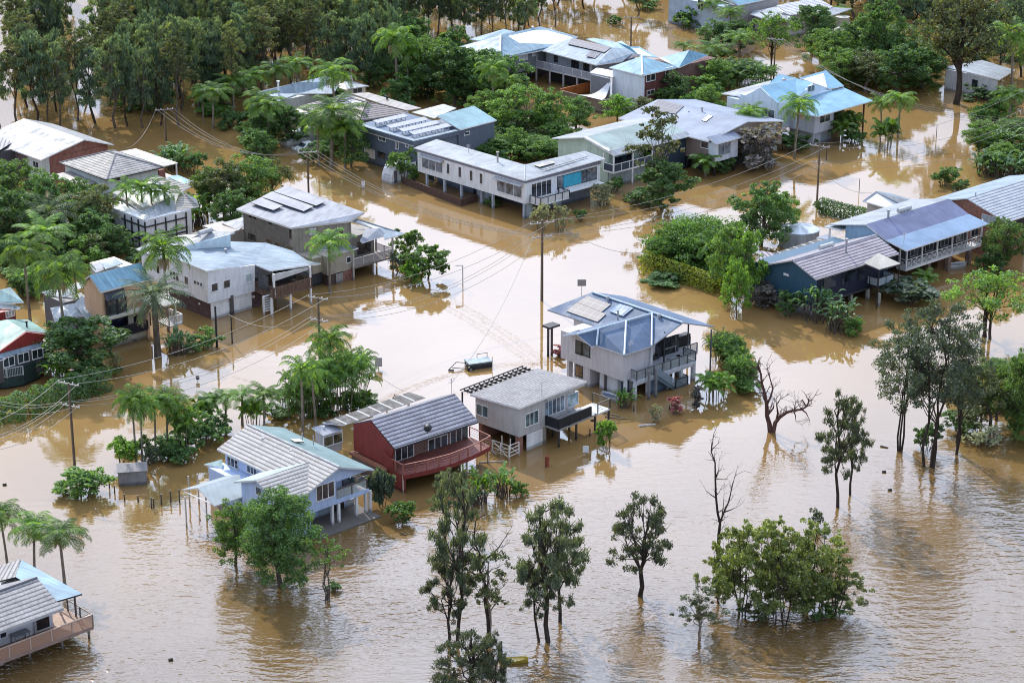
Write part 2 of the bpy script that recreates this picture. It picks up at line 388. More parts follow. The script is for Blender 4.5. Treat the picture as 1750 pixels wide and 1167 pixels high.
# ------------------------------------------------------------------ houses
# A house stands at its own spot, turned by its own angle; inside it u runs to the right and back, v to the left and back.
class House:
    def __init__(s, label, fr, near, z, deg=43.0, name='house', cat='house', group='flooded houses of the town'):
        s.ox, s.oy = fr; s.th = R(deg)
        n = P(fr[0] + near[0] / 5, fr[1] + near[1] / 5, z); s.N = Vector((n.x, n.y, 0))
        s.root = tag(empty(name, s.N, s.th), label, cat, group)
        s.C = s._loc(Vector((0, 0, CAM_H))); s.s = sc_at(fr[1] + near[1] / 5) ; s.walls = {}
    def _loc(s, w):
        d = w - s.N; c, k = math.cos(s.th), math.sin(s.th)
        return Vector((d.x * c + d.y * k, -d.x * k + d.y * c, d.z))
    def _ray(s, x, y):
        d = ray(s.ox + x / 5, s.oy + y / 5); c, k = math.cos(s.th), math.sin(s.th)
        return Vector((d.x * c + d.y * k, -d.x * k + d.y * c, d.z))
    def T(s, x, y, z):                              # survey point at height z
        d = s._ray(x, y); t = (z - s.C.z) / d.z; p = s.C + d * t; return (p.x, p.y, z)
    def Rf(s, x, y, v):                             # survey point on the right-hand face v
        d = s._ray(x, y); t = (v - s.C.y) / d.y; p = s.C + d * t; return (p.x, v, p.z)
    def Lf(s, x, y, u):
        d = s._ray(x, y); t = (u - s.C.x) / d.x; p = s.C + d * t; return (u, p.y, p.z)
    def PL(s, x, y, tri):                           # survey point on the plane through three points
        a, b, c = (Vector(q) for q in tri); n = (b - a).cross(c - a); d = s._ray(x, y); t = (a - s.C).dot(n) / d.dot(n); return tuple(s.C + d * t)
    def part(s, name, mb, mats, parent=None, smooth=False): return mb.build(name, mats, parent or s.root, smooth=smooth)
    def block(s, mat, u0, u1, v0, v1, z0, z1, name='wall'):
        mb = MB(); mb.box(min(u0, u1), max(u0, u1), min(v0, v1), max(v0, v1), z0, z1); s.part(name, mb, mat)
    def wallR(s, mat, v, px, th=0.2, name='wall'):
        s.wallp(mat, [s.Rf(x, y, v) for x, y in px], (0, th, 0), name)
    def wallL(s, mat, u, px, th=0.2, name='wall'):
        s.wallp(mat, [s.Lf(x, y, u) for x, y in px], (th, 0, 0), name)
    def wallp(s, mat, pts, d, name='wall'):
        mb = MB(); mb.extr(pts, d); s.part(name, mb, mat)
    def done(s):
        for (nm, _, _), (mb, mat) in s.walls.items(): s.part(nm, mb, mat)
        return s
    # roofs: slabs traced at eave and ridge height
    def roof(s, polys, mat, fascia=None, th=0.16, name='roof'):
        mb = MB()
        for p in polys: mb.slab([s.T(*q) if len(q) == 3 else q[0] for q in p], th, 1)
        return s.part(name, mb, [mat, fascia or WHITE])
    def rslab(s, polys, mat, fascia=None, th=0.16, name='roof'):
        mb = MB()
        for p in polys: mb.slab(p, th, 1)
        return s.part(name, mb, [mat, fascia or WHITE])
    def gable(s, ax, a0, a1, b0, br, b1, ze, zr, mat, wall=None, fascia=None, ins=0.45, mat2=None, ze1=None, cap=None, th=0.15):
        ze1 = ze if ze1 is None else ze1
        q = (lambda a, b, z: (a, b, z)) if ax == 'u' else (lambda a, b, z: (b, a, z))
        mb = MB(); mb.mat(0); mb.slab([q(a0, b0, ze), q(a1, b0, ze), q(a1, br, zr), q(a0, br, zr)], th, 1)
        mb.mat(2); mb.slab([q(a0, br + 0.02, zr), q(a1, br + 0.02, zr), q(a1, b1, ze1), q(a0, b1, ze1)], th, 1)
        if cap: mb.mat(3); mb.tube(q(a0, br, zr + 0.0), q(a1, br, zr + 0.0), 0.11, n=6)
        s.part('roof', mb, [mat, fascia or WHITE, mat2 or mat, cap or WHITE])
        if wall:
            for a, dr in ((a0 + ins, 1), (a1 - ins, -1)):
                tri = [q(a, b0 + ins, ze + (zr - ze) * ins / abs(br - b0) - th), q(a, b1 - ins, ze1 + (zr - ze1) * ins / abs(b1 - br) - th), q(a, br, zr - th)]
                s.wallp(wall, tri, q(0.15 * dr, 0, 0) if ax == 'u' else (0, 0.15 * dr, 0))
    def hip(s, u0, u1, v0, v1, ze, zr, mat, fascia=None, ax='u', i0=None, i1=None, cap=None, th=0.15):
        w = (v1 - v0) / 2 if ax == 'u' else (u1 - u0) / 2
        i0 = w if i0 is None else i0; i1 = w if i1 is None else i1
        if ax == 'u': r0 = (u0 + i0, (v0 + v1) / 2, zr); r1 = (u1 - i1, (v0 + v1) / 2, zr)
        else: r0 = ((u0 + u1) / 2, v0 + i0, zr); r1 = ((u0 + u1) / 2, v1 - i1, zr)
        c = [(u0, v0, ze), (u1, v0, ze), (u1, v1, ze), (u0, v1, ze)]
        if ax == 'u': faces = [[c[0], c[1], r1, r0], [c[2], c[3], r0, r1], [c[3], c[0], r0], [c[1], c[2], r1]]
        else: faces = [[c[0], c[1], r0], [c[2], c[3], r1], [c[3], c[0], r0, r1], [c[1], c[2], r1, r0]]
        mb = MB()
        for f in faces: mb.slab(f, th, 1)
        if cap:
            mb.mat(2)
            e = [(c[0], r0), (c[1], r1 if ax == 'u' else r0), (c[2], r1), (c[3], r0 if ax == 'u' else r1), (r0, r1)]
            for a, b in e:
                if (Vector(a) - Vector(b)).length > 0.1: mb.tube(a, b, 0.10, n=6)
        s.part('roof', mb, [mat, fascia or WHITE, cap or WHITE])
    def win(s, face, c, cx, cy, w, h, n=2, frame=None, gl=None, name='window', hood=False, bay=0.0):
        frame = frame or WHITE
        if face == 'R':
            p = s.Rf(cx, cy, c); wm = w / (5 * s.s * math.cos(s.th)); ax = (1, 0)
        else:
            p = s.Lf(cx, cy, c); wm = w / (5 * s.s * math.sin(s.th)); ax = (0, 1)
        hm = h / (5 * s.s * 0.94); a = p[0] if face == 'R' else p[1]; z0, z1 = p[2] - hm / 2, p[2] + hm / 2
        a0, a1 = a - wm / 2, a + wm / 2
        mb = MB(); t = 0.07
        def bx(x0, x1, y0, y1, d0=-0.05, d1=0.08, m=mb):
            if face == 'R': m.box(x0, x1, c + d0, c + d1, y0, y1)
            else: m.box(c + d0, c + d1, x0, x1, y0, y1)
        bx(a0 - t, a1 + t, z1, z1 + t); bx(a0 - t, a1 + t, z0 - t, z0, -0.09)
        bx(a0 - t, a0, z0, z1); bx(a1, a1 + t, z0, z1)
        for i in range(1, n):
            x = a0 + wm * i / n; bx(x - 0.035, x + 0.035, z0, z1, -0.04)
        f = s.part(name, mb, frame)
        g = MB(); bx(a0, a1, z0, z1, -0.02, 0.05, g); s.part('pane', g, gl or glass(), f)
        if hood:
            hb = MB()
            if face == 'R': hb.slab([(a0 - 0.3, c - 0.6, z1 + 0.1), (a1 + 0.3, c - 0.6, z1 + 0.1), (a1 + 0.3, c, z1 + 0.3), (a0 - 0.3, c, z1 + 0.3)], 0.06)
            else: hb.slab([(c - 0.6, a0 - 0.3, z1 + 0.1), (c - 0.6, a1 + 0.3, z1 + 0.1), (c, a1 + 0.3, z1 + 0.3), (c, a0 - 0.3, z1 + 0.3)], 0.06)
            s.part('window_hood', hb, GREYP)
        return f
    def panel(s, face, c, cx, cy, w, h, mat, name='door', proud=0.05):
        if face == 'R':
            p = s.Rf(cx, cy, c); wm = w / (5 * s.s * math.cos(s.th)); a = p[0]
        else:
            p = s.Lf(cx, cy, c); wm = w / (5 * s.s * math.sin(s.th)); a = p[1]
        hm = h / (5 * s.s * 0.94); mb = MB(); z0, z1 = p[2] - hm / 2, p[2] + hm / 2
        if face == 'R': mb.box(a - wm / 2, a + wm / 2, c - proud, c + 0.04, z0, z1)
        else: mb.box(c - proud, c + 0.04, a - wm / 2, a + wm / 2, z0, z1)
        return s.part(name, mb, mat)
    def garage(s, face, c, cx, cy, w, mat=None, zt=None):
        if face == 'R': p = s.Rf(cx, cy, c); wm = w / (5 * s.s * math.cos(s.th)); a = p[0]
        else: p = s.Lf(cx, cy, c); wm = w / (5 * s.s * math.sin(s.th)); a = p[1]
        mb = MB(); z = zt; k = 0
        while z > -0.4:
            d = -0.05 - 0.02 * (k % 2); z2 = z - 0.34
            if face == 'R': mb.box(a - wm / 2, a + wm / 2, c + d, c + 0.04, z2 + 0.02, z)
            else: mb.box(c + d, c + 0.04, a - wm / 2, a + wm / 2, z2 + 0.02, z)
            z = z2; k += 1
        return s.part('garage_door', mb, mat or WHITE)
    def posts(s, pts, mat=None, r=0.08, name='post'):
        for (u, v, z0, z1) in pts:
            mb = MB(); mb.box(u - r, u + r, v - r, v + r, z0, z1); s.part(name, mb, mat or WHITE)
    def slabz(s, pts, z, th, mat, name='deck'):
        mb = MB(); mb.slab([(p[0], p[1], z) for p in pts], th); return s.part(name, mb, mat)
    def rail(s, pts, z, h=1.0, style='bal', mat=None, mat2=None, closed=False, sp=1.5):
        mat = mat or WHITE; mb = MB(); g = MB()
        for (a, b) in zip(pts[:-1], pts[1:]):
            a = Vector((a[0], a[1], z)); b = Vector((b[0], b[1], z)); L = (b - a).length
            d = (b - a) / max(L, 1e-6); nrm = Vector((-d.y, d.x, 0))
            def bar(p, q, w, z0, z1, m=mb):
                o = nrm * w / 2; bb = len(m.v)
                for zz in (z0, z1):
                    for r_ in (p - o, q - o, q + o, p + o): m.v.append((r_.x, r_.y, z + zz))
                for f in ((3, 2, 1, 0), (4, 5, 6, 7), (0, 1, 5, 4), (1, 2, 6, 5), (2, 3, 7, 6), (3, 0, 4, 7)):
                    m.f.append(tuple(bb + i for i in f)); m.m.append(m.cur)
            k = max(1, round(L / sp))
            bar(a, b, 0.09, h - 0.07, h)
            for i in range(k + 1):
                p = a + d * (L * i / k); bar(p - d * 0.045, p + d * 0.045, 0.09, 0, h - 0.07)
            if style in ('bal', 'cross', 'cap'): bar(a, b, 0.05, 0.08, 0.14)
            if style == 'bal':
                n = int(L / 0.16)
                for i in range(n): p = a + d * (L * (i + .5) / n); bar(p - d * 0.02, p + d * 0.02, 0.03, 0.14, h - 0.07)
            if style == 'cross':
                n = max(1, int(L / 0.9))
                for i in range(n):
                    p = a + d * (L * i / n); q = a + d * (L * (i + 1) / n)
                    zz = Vector((0, 0, 1)); bar(p - d * .03, p + d * .03, 0.05, 0.14, h - .07)
                    mb.tube(p + zz * 0.14, q + zz * (h - .1), 0.028, n=4); mb.tube(p + zz * (h - .1), q + zz * 0.14, 0.028, n=4)
                    c = (p + q) / 2 + zz * (h / 2)
                    for t0, t1 in ((0, 1), (1, 2), (2, 3), (3, 0)):
                        e = [c + d * .22, c + zz * .22, c - d * .22, c - zz * .22]; mb.tube(e[t0], e[t1], 0.025, n=4)
            if style == 'wire':
                for zz in (0.25, 0.5, 0.75): bar(a, b, 0.02, zz, zz + 0.02)
            if style == 'glass': bar(a + d * .08, b - d * .08, 0.02, 0.08, h - 0.09, g)
            if style == 'solid': bar(a + d * .05, b - d * .05, 0.05, 0.03, h - 0.075, g)
        f = s.part('railing', mb, mat)
        if g.v: s.part('balustrade_panel', g, mat2 or clear_glass(), f)
        return f
    def flue(s, x, y, z, h=0.9, r=0.09, mat=None, name='flue'):
        p = s.T(x, y, z); mb = MB(); mb.tube((p[0], p[1], z - 0.3), (p[0], p[1], z + h), r, n=8); mb.tube((p[0], p[1], z + h), (p[0], p[1], z + h + 0.12), r * 1.7, n=8)
        s.part(name, mb, mat or GREYP)
    def vent(s, x, y, z, r=0.22):
        p = s.T(x, y, z); mb = MB(); mb.tube((p[0], p[1], z - 0.1), (p[0], p[1], z + 0.2), r * .7, n=8); mb.tube((p[0], p[1], z + 0.2), (p[0], p[1], z + 0.42), r, r * .6, n=10)
        s.part('roof_vent', mb, GREYP)
    def onplane(s, polys, tri, mat, up=.1, th=.05, name='solar_panel', fascia=None):
        for p in polys:
            mb = MB(); mb.slab([(a, b, c + up) for a, b, c in (s.PL(x, y, tri) for x, y in p)], th, 1); s.part(name, mb, [mat, fascia or DARK])
    def tankheater(s, a, b, z, r=0.25):
        p = Vector(s.T(a[0], a[1], z)); q = Vector(s.T(b[0], b[1], z)); mb = MB(); mb.tube(p, q, r, n=10)
        mb.tube(p + Vector((0, 0, -.35)), p, 0.04); mb.tube(q + Vector((0, 0, -.35)), q, 0.04); s.part('water_heater', mb, paint((.45, .46, .48), .35))
    def onroof(s, polys, mat, up=0.06, th=0.05, name='solar_panel', fascia=None):
        for p in polys:
            mb = MB(); pts = [s.T(*q) for q in p]; mb.slab([(a, b, c + up) for a, b, c in pts], th, 1)
            s.part(name, mb, [mat, fascia or DARK])
    def antenna(s, x, y, z, h=1.3):
        p = s.T(x, y, z); mb = MB(); mb.tube((p[0], p[1], z - .3), (p[0], p[1], z + h), .025, n=4)
        for i in range(4): mb.tube((p[0] - .35, p[1] + .0, z + h - .12 * i), (p[0] + .35, p[1], z + h - .12 * i), .015, n=4)
        s.part('antenna', mb, GREYP)

CANE = (0.55, 0.72, 0.78)
mt_pale = metal_roof((0.235, 0.305, 0.37)); mt_blue = metal_roof((0.165, 0.27, 0.35)); mt_cyan = metal_roof((0.17, 0.33, 0.44), 0.5)
mt_white = metal_roof((0.27, 0.30, 0.335)); mt_slate = metal_roof((0.085, 0.13, 0.21), 0.6, 0.6, 0.12); mt_teal = metal_roof((0.20, 0.33, 0.34), 0.45)
mt_green = metal_roof((0.22, 0.36, 0.33), 0.7); mt_purple = metal_roof((0.22, 0.23, 0.31), 0.5, 0.5, 0.1); mt_grey = metal_roof((0.22, 0.24, 0.29), 0.6)
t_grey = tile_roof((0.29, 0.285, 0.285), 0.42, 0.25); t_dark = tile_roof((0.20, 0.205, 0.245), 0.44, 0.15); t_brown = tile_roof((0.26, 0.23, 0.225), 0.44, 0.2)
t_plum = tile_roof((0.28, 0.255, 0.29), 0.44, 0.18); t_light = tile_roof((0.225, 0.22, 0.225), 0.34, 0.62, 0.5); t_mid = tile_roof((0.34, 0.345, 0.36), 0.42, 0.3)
def striped(c1, c2, pitch, w):
    m, t, b = base_mat('striped_sheeting', c1, .8, .1); u, v, uv = uvsep(t)
    a = mathn(t, 'LESS_THAN', mathn(t, 'FRACT', mathn(t, 'DIVIDE', u, pitch)), w)
    st = rangen(t, noisen(t, 1.8, 6), .35, .7, .6, 1.5); t.links.new(mixn(t, a, scalecol(t, c1, st), c2), b.inputs['Base Color']); return m
polyc = striped((.12, .115, .11), (.42, .42, .42), 1.35, .14)

# --- grey weatherboard house, centre
f15 = (730, 590)
h = House('grey weatherboard house with pale shingle roof and black deck, right of the red house', f15, (790, 548), 4.6, 47)
W = h.T(325, 430, 4.45); E = h.T(1370, 320, 4.6); u1, v1 = E[0], W[1]
h.rslab([[(0, 0, 4.75), (u1, 0, 4.75), (u1, v1, 4.4), (0, v1, 4.4)]], t_light, WHITE, 0.18)
gw = boards((0.47, 0.475, 0.475), 0.24)
zb = h.Rf(790, 785, .35)[2]
h.block(gw, .35, u1 * .42, .35, v1 - .35, zb, 4.42); h.block(gw, u1 * .42, u1 - .5, 1.0, v1 - .35, zb, 4.42)
h.block(gw, u1 * .42, u1 - .1, .15, .3, 4.25, 4.57, 'beam')
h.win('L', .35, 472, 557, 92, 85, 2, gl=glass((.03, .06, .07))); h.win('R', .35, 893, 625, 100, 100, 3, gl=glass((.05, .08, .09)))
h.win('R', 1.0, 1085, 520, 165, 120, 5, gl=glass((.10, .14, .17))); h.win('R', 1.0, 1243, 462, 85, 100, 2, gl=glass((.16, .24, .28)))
bk = brick((0.30, 0.12, 0.07))
h.block(bk, .4, .9, .4, .9, -1, zb); h.block(bk, .5, u1 - .6, v1 - 1.0, v1 - .6, -1, zb); h.block(paint((.30, .27, .24)), u1 * .42 - .3, u1 * .42 + .2, .4, v1 - .5, -1, zb)
h.garage('R', .42, 917, 800, 130, None, zb - .05)
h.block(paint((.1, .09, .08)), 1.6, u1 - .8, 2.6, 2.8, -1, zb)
d0 = h.T(1000, 690, zb)[0]; dv = -1.3; dz = zb + .15
h.slabz([(u1 * .42, 1.0), (u1 * .42, dv), (u1 + .1, dv), (u1 + .1, 1.0)], dz, .2, paint((.3, .3, .3)))
h.rail([(u1 * .42, .3), (u1 * .42, dv), (u1 - .8, dv)], dz, 1.0, 'solid', paint((.025, .027, .033)), paint((.02, .022, .028)))
h.slabz([(u1 + .12, dv), (u1 + 1.9, dv), (u1 + 1.9, .9), (u1 + .12, .9)], dz - .05, .15, paint((.55, .6, .62)), 'landing')
h.rail([(u1 + .15, dv), (u1 + 1.9, dv), (u1 + 1.9, .9)], dz, 1.0, 'wire', paint((.1, .09, .08)))
h.posts([(u1 * .42 + .15, dv + .1, -1, dz), (u1 * .7, dv + .1, -1, dz), (u1 - .1, dv + .1, -1, dz), (u1 + 1.85, dv + .1, -1, dz), (u1 * .6, 0.9, -1, dz), (u1 * .85, .9, -1, dz)], paint((.06, .055, .05)))
mb = MB()
for i in range(13): mb.box(.3 + i * (u1 - .6) / 13 + .5, .38 + i * (u1 - .6) / 13 + .5, v1 - .1, v1 + 1.6, 4.05, 4.25)
for k in range(4): mb.box(.3, u1 - .3, v1 + .1 + k * .48, v1 + .18 + k * .48, 4.26, 4.36)
h.part('pergola', mb, DARK); h.posts([(.5, v1 + 1.5, -1, 4.1), (3, v1 + 1.5, -1, 4.1)], DARK, .06)
mb = MB(); a = h.Lf(575, 770, -.8); c = h.Lf(720, 860, -.8); zt = 1.35
ys = (h.Lf(575, 800, -.9)[1], h.Lf(720, 860, -.9)[1])
for y in (ys[0], ys[1], (ys[0] + ys[1]) / 2):
    for x in (-1.2, .1): mb.box(x - .04, x + .04, y - .04, y + .04, -1, zt)
for zz in (.25, .6, .95, 1.3):
    mb.box(-1.22, -1.18, ys[1], ys[0], zz, zz + .05); mb.box(-1.2, .1, ys[1] - .03, ys[1] + .03, zz + .02, zz + .07)
mb.tube((-1.2, ys[0], 1.3), (-1.2, ys[1], .1), .04); mb.tube((-1.2, ys[0], .2), (-1.2, ys[1], 1.1), .03); mb.tube((-1.2, ys[1], 1.3), (.1, ys[1], .2), .04)
h.part('stair_frame', mb, paint((.75, .74, .7)))
h.antenna(980, 430, 4.8); h.done()

# --- red house
f14 = (510, 640)
h = House('red timber house with dark tiled roof and curved timber deck', f14, (820, 635), 3.8, 41)
u1 = h.T(1550, 405, 3.8)[0]; vr = h.T(575, 400, 5.5)[1]; ur = h.T(575, 400, 5.5)[0]
vb = vr + 2.6
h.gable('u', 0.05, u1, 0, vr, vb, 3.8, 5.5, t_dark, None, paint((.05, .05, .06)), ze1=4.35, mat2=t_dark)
red = vboards((0.20, 0.032, 0.026), .35); redr = boards((0.21, 0.034, 0.028), .34)
zd = 1.75; rb = brick((0.17, 0.08, 0.06))
h.wallp(redr, [(0.02, .2, 3.72), (0.02, vr, 5.4), (0.02, vb, 4.25), (0.02, vb, zd), (0.02, 1.6, zd), (0.02, .9, zd)], (.2, 0, 0))
h.block(rb, .25, u1 - .4, 1.5, vb - .1, zd, 4.0)
h.wallp(redr, [(u1 - .4, 1.5, 4.3), (u1 - .4, vr, 5.35), (u1 - .4, vb, 4.2), (u1 - .4, vb, zd), (u1 - .4, 1.5, zd)], (.15, 0, 0))
h.block(paint((.13, .09, .07)), .3, u1 - .3, vr - 1.0, vb, -1, zd - .25); h.block(paint((.30, .13, .08)), -.35, .05, .9, vb + .2, zd - .35, zd - .1, 'beam')
h.block(paint((.16, .11, .09)), -.25, -.05, 1.0, vb, -1, zd - .4)
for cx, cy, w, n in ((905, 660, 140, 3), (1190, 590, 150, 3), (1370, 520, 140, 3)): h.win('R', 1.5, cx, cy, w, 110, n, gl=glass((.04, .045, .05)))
dk = [h.T(x, y, zd)[:2] for x, y in ((895, 860), (1100, 818), (1300, 765), (1450, 706), (1560, 655), (1640, 610))]
d_in = [(dk[-1][0], 1.5), (0.0, 1.5)]
h.slabz([(-.02, dk[0][1])] + dk[1:] + d_in, zd, .12, wood((.16, .055, .045)), 'deck')
mb = MB()
for a, b in zip(dk[:-1], dk[1:]):
    mb.slab([(a[0], a[1] - .05, zd + .02), (b[0], b[1] - .05, zd + .02), (b[0], b[1] + .04, zd + .02), (a[0], a[1] + .04, zd + .02)], .42)
h.part('deck_fascia', mb, paint((.20, .04, .035)))
h.rail([(.0, 1.0)] + dk + [(dk[-1][0], 1.6)], zd + .02, 1.0, 'wire', paint((.30, .12, .09)), sp=1.3)
h.wallp(red, [(0, dk[0][1], -1), (0, 1.0, -1), (0, 1.0, zd - .1), (0, dk[0][1], zd - .1)], (.15, 0, 0), 'skirting')
h.posts([(dk[0][0] + .1, dk[0][1] + .1, -1, zd - .1), (dk[2][0], dk[2][1] + .2, -1, zd - .1), (dk[3][0], dk[3][1] + .2, -1, zd - .1), (dk[5][0] - .1, dk[5][1] + .2, -1, zd - .1), (dk[1][0], 1.3, -1, zd), (dk[4][0], 1.3, -1, zd)], paint((.5, .42, .33)), .07)
h.wallp(red, [(0, .1, zd), (0, 1.5, zd), (0, 1.5, zd + 1.5), (0, .1, zd + .9)], (-.12, 0, 0), 'privacy_screen')
zp = 3.95
h.roof([[(200, 410, zp), (945, 150, zp), (1085, 195, zp), (380, 432, zp)]], polyc, WHITE, .08, 'patio_roof')
p0 = h.T(215, 430, zp); p1 = h.T(940, 160, zp); h.posts([(p0[0], p0[1], -1, zp - .1), (p1[0], p1[1], -1, zp - .1), ((p0[0] + p1[0]) / 2, (p0[1] + p1[1]) / 2, -1, zp - .1)])
zo = 3.5; a = h.T(215, 520, zo); b = h.T(105, 475, zo); c = h.T(380, 470, zo)
h.rslab([[(a[0], a[1], zo), (c[0], a[1], zo), (c[0], b[1], zo + .2), (a[0], b[1], zo + .2)]], mt_grey, WHITE, .1)
pw = paint((.42, .43, .42)); h.block(pw, a[0] + .2, c[0], a[1] + .2, b[1] - .2, zd - .3, zo - .12)
h.win('R', a[1] + .2, 295, 555, 140, 75, 2, gl=glass((.10, .10, .06)))
h.antenna(1310, 165, 5.4, 1.5)
mb = MB(); p = h.T(1105, 495, 4.3); mb.tube((p[0], p[1], 4.2), (p[0], p[1], 4.75), .03, n=5); mb.tube((p[0], p[1], 4.75), (p[0] - .15, p[1] - .12, 4.9), .38, .1, n=12); h.part('satellite_dish', mb, DARK)
h.done()

# --- blue-white gabled house with grey tiles
f13 = (310, 710)
h = House('pale blue house with grey tiled gables and upstairs balcony, left of the red house', f13, (1080, 660), 4.15, 43)
u1 = h.T(1650, 460, 4.15)[0]; v1 = h.T(285, 290, 4.15)[1]; ap = h.Rf(1350, 440, 0); ur = ap[0]; zr = ap[2]
pb = paint((.43, .55, .78), .5, .06)
h.gable('v', 0, v1, 0, ur, u1, 4.15, zr, t_grey, None, paint((.55, .6, .62)), mat2=metal_roof((.15, .225, .235), .9, .7, .1), cap=paint((.42, .42, .42), .8, .3))
q = lambda z: (z - 4.15)
h.wallp(pb, [(.5, .45, 2.15), (u1 * .47, .45, 2.15), (u1 * .47, .45, zr - .2), (ur, .45, zr - .15), (.5, .45, 4.2)], (0, .2, 0))
h.wallp(pb, [(u1 * .47, .45, 4.0), (u1 - .4, .45, 4.0), (u1 * .47, .45, zr - .2)], (0, .2, 0)); h.wallp(pb, [(.5, .44, 1.95), (u1 - .3, .44, 1.95), (u1 - .3, .44, 2.3), (.5, .44, 2.3)], (0, .15, 0), 'beam')
h.block(pb, .5, u1 - .6, 2.6, v1 - .5, -1, 4.1); h.block(pb, .5, u1 * .47, .65, 2.7, 2.1, 4.1)
h.slabz([(u1 * .47, .6), (u1 - .35, .6), (u1 - .35, 2.7), (u1 * .47, 2.7)], 2.2, .2, paint((.5, .5, .52)), 'balcony_floor')
h.rail([(u1 * .48, .55), (u1 - .4, .55), (u1 - .4, 2.6)], 2.22, 1.0, 'glass', paint((.12, .09, .07)), clear_glass((.5, .55, .55), .3))
h.panel('R', 2.55, 1430, 590, 100, 110, glass((.03, .035, .045)), 'sliding_door'); h.panel('R', 2.55, 1560, 560, 80, 90, glass((.03, .035, .045)), 'sliding_door')
h.win('R', .45, 1228, 645, 130, 120, 3, gl=glass((.03, .025, .03)))
h.win('L', .5, 440, 400, 100, 70, 3, gl=glass((.02, .03, .04))); h.win('L', .5, 605, 465, 90, 60, 3, gl=glass((.02, .03, .04)))
for x, y in ((1310, 940), (1370, 922), (1528, 870), (1595, 835), (1648, 825)):
    p = h.T(x, y, .1); h.posts([(p[0], .6 if x < 1600 else .65, -1, 2.0)], WHITE, .11, 'column')
h.slabz([(.4, -.9), (u1 - .1, -.9), (u1 - .1, 2.6), (.4, 2.6)], .12, .8, paint((.30, .27, .25), .8), 'patio_slab')
h.panel('R', 2.6, 1235, 830, 110, 120, paint((.35, .42, .5)), 'garage_door'); h.panel('R', 2.6, 1340, 800, 90, 120, glass(), 'sliding_door'); h.panel('R', 2.6, 1440, 770, 60, 110, paint((.4, .46, .52)), 'door')
# wing to the left
wr = h.T(1135, 380, zr - .1); wl = -4.6
wv0 = -.05; zw = 4.05; wp = h.T(740, 640, zw); wr0 = h.T(635, 548, zr - .25)
uL = wr0[0]; vR = wr0[1]
h.rslab([[(uL, 0.0, zw), (0.05, 0.0, 4.12), (ur * .9, vR, zr - .28), (uL, vR, zr - .28)]], t_grey, paint((.55, .6, .62)))
h.rslab([[(uL, vR + .02, zr - .28), (ur * .85, vR + .02, zr - .28), (.3, vR * 2, zw), (uL, vR * 2, zw)]], metal_roof((.27, .33, .35), .9, .6, .1), paint((.55, .6, .62)))
h.wallp(pb, [(uL + .4, .5, -1), (uL + .4, 2 * vR - .5, -1), (uL + .4, 2 * vR - .5, 4.05), (uL + .4, vR, zr - .45), (uL + .4, .5, 4.05)], (.2, 0, 0))
h.block(pb, uL + .5, .6, .5, 2 * vR - .5, -1, 4.0); h.win('L', uL + .4, 662, 645, 45, 60, 1, gl=glass((.02, .03, .04)))
# carport and lean-to
cg = metal_roof((.20, .25, .28), .5, .5, .1)
h.roof([[(140, 618, 3.1), (500, 505, 3.3), (530, 690, 2.7), (282, 770, 2.55)]], cg, WHITE, .1, 'carport_roof')
h.roof([[(0, 632, 2.75), (138, 616, 3.1), (497, 503, 3.3), (380, 515, 2.95)]], cg, WHITE, .1, 'carport_roof')
for x, y in ((45, 945), (218, 890), (72, 765), (150, 745), (485, 800), (560, 810)): p = h.T(x, y, 0); h.posts([(p[0], p[1], -1, 2.75)], paint((.5, .48, .45)), .05)
mb = MB(); p = h.T(25, 650, 2.6); q2 = h.T(280, 765, 2.5); mb.tube(p, q2, .05); h.part('carport_beam', mb, WHITE)
h.roof([[(195, 415, 3.0), (350, 372, 3.2), (350, 440, 3.0), (330, 438, 2.9)]], mt_teal, WHITE, .12)
p = h.T(225, 430, 2.9); h.block(pb, p[0], .4, p[1] - 4.2, p[1] - .1, -1, 2.8)
h.vent(700, 225, 4.9); h.vent(937, 330, 4.9)
h.onroof([[(930, 210, zr - .35), (1005, 208, zr - .42), (1048, 232, zr - .42), (970, 234, zr - .35)]], WHITE, .12, .08, 'skylight')
for x, y in ((1033, 205), (1128, 225)): p = h.T(x, y, zr - .5); mb = MB(); mb.tube((p[0], p[1], zr - .8), (p[0], p[1], zr + .1), .05); h.part('flue', mb, GREYP)
h.done()

# --- house at the bottom left corner
f16 = (0, 920)
h = House('white house with striped grey roof and timber deck on stilts at the bottom left corner', f16, (545, 598), 3.7, 43.5)
vr = h.T(272, 350, 5.0)[1]; uL = -14
h.gable('u', uL, 0, 0, vr, vr * 2, 3.7, 5.0, tile_roof((.25, .245, .25), .42, .3), None, paint((.4, .42, .45)), mat2=metal_roof((.2, .205, .22), .6), cap=paint((.12, .12, .14)))
zd = 1.45; c0 = h.T(455, 750, zd); wv = c0[1]
ww = paint((.55, .58, .62))
h.block(ww, uL, c0[0], wv, 2 * vr - .5, zd, 3.95); h.wallp(ww, [(c0[0], wv, 3.9), (c0[0], 2 * vr - .5, 3.9), (c0[0], vr, 4.8)], (-.15, 0, 0))
h.win('R', wv, 365, 710, 75, 95, 1, DARK, glass((.012, .014, .018)), 'sliding_door'); h.win('R', wv, 25, 805, 40, 70, 1, gl=glass((.012, .014, .018)))
h.posts([(h.T(270, 790, zd)[0], wv - .06, zd, 3.7)], GREYP, .06, 'downpipe')
D = h.T(795, 745, zd); d1 = h.T(0, 1012, zd)
h.slabz([(uL, D[1]), (D[0], D[1]), (D[0], 9), (c0[0] + .02, 9), (c0[0] + .02, wv), (uL, wv)], zd, .14, wood((.27, .16, .11)), 'deck')
mb = MB(); mb.box(uL, D[0], D[1] - .06, D[1] - .005, zd - .25, zd + .02); mb.box(D[0] + .005, D[0] + .06, D[1], 9, zd - .25, zd + .02); h.part('deck_fascia', mb, paint((.28, .2, .17)))
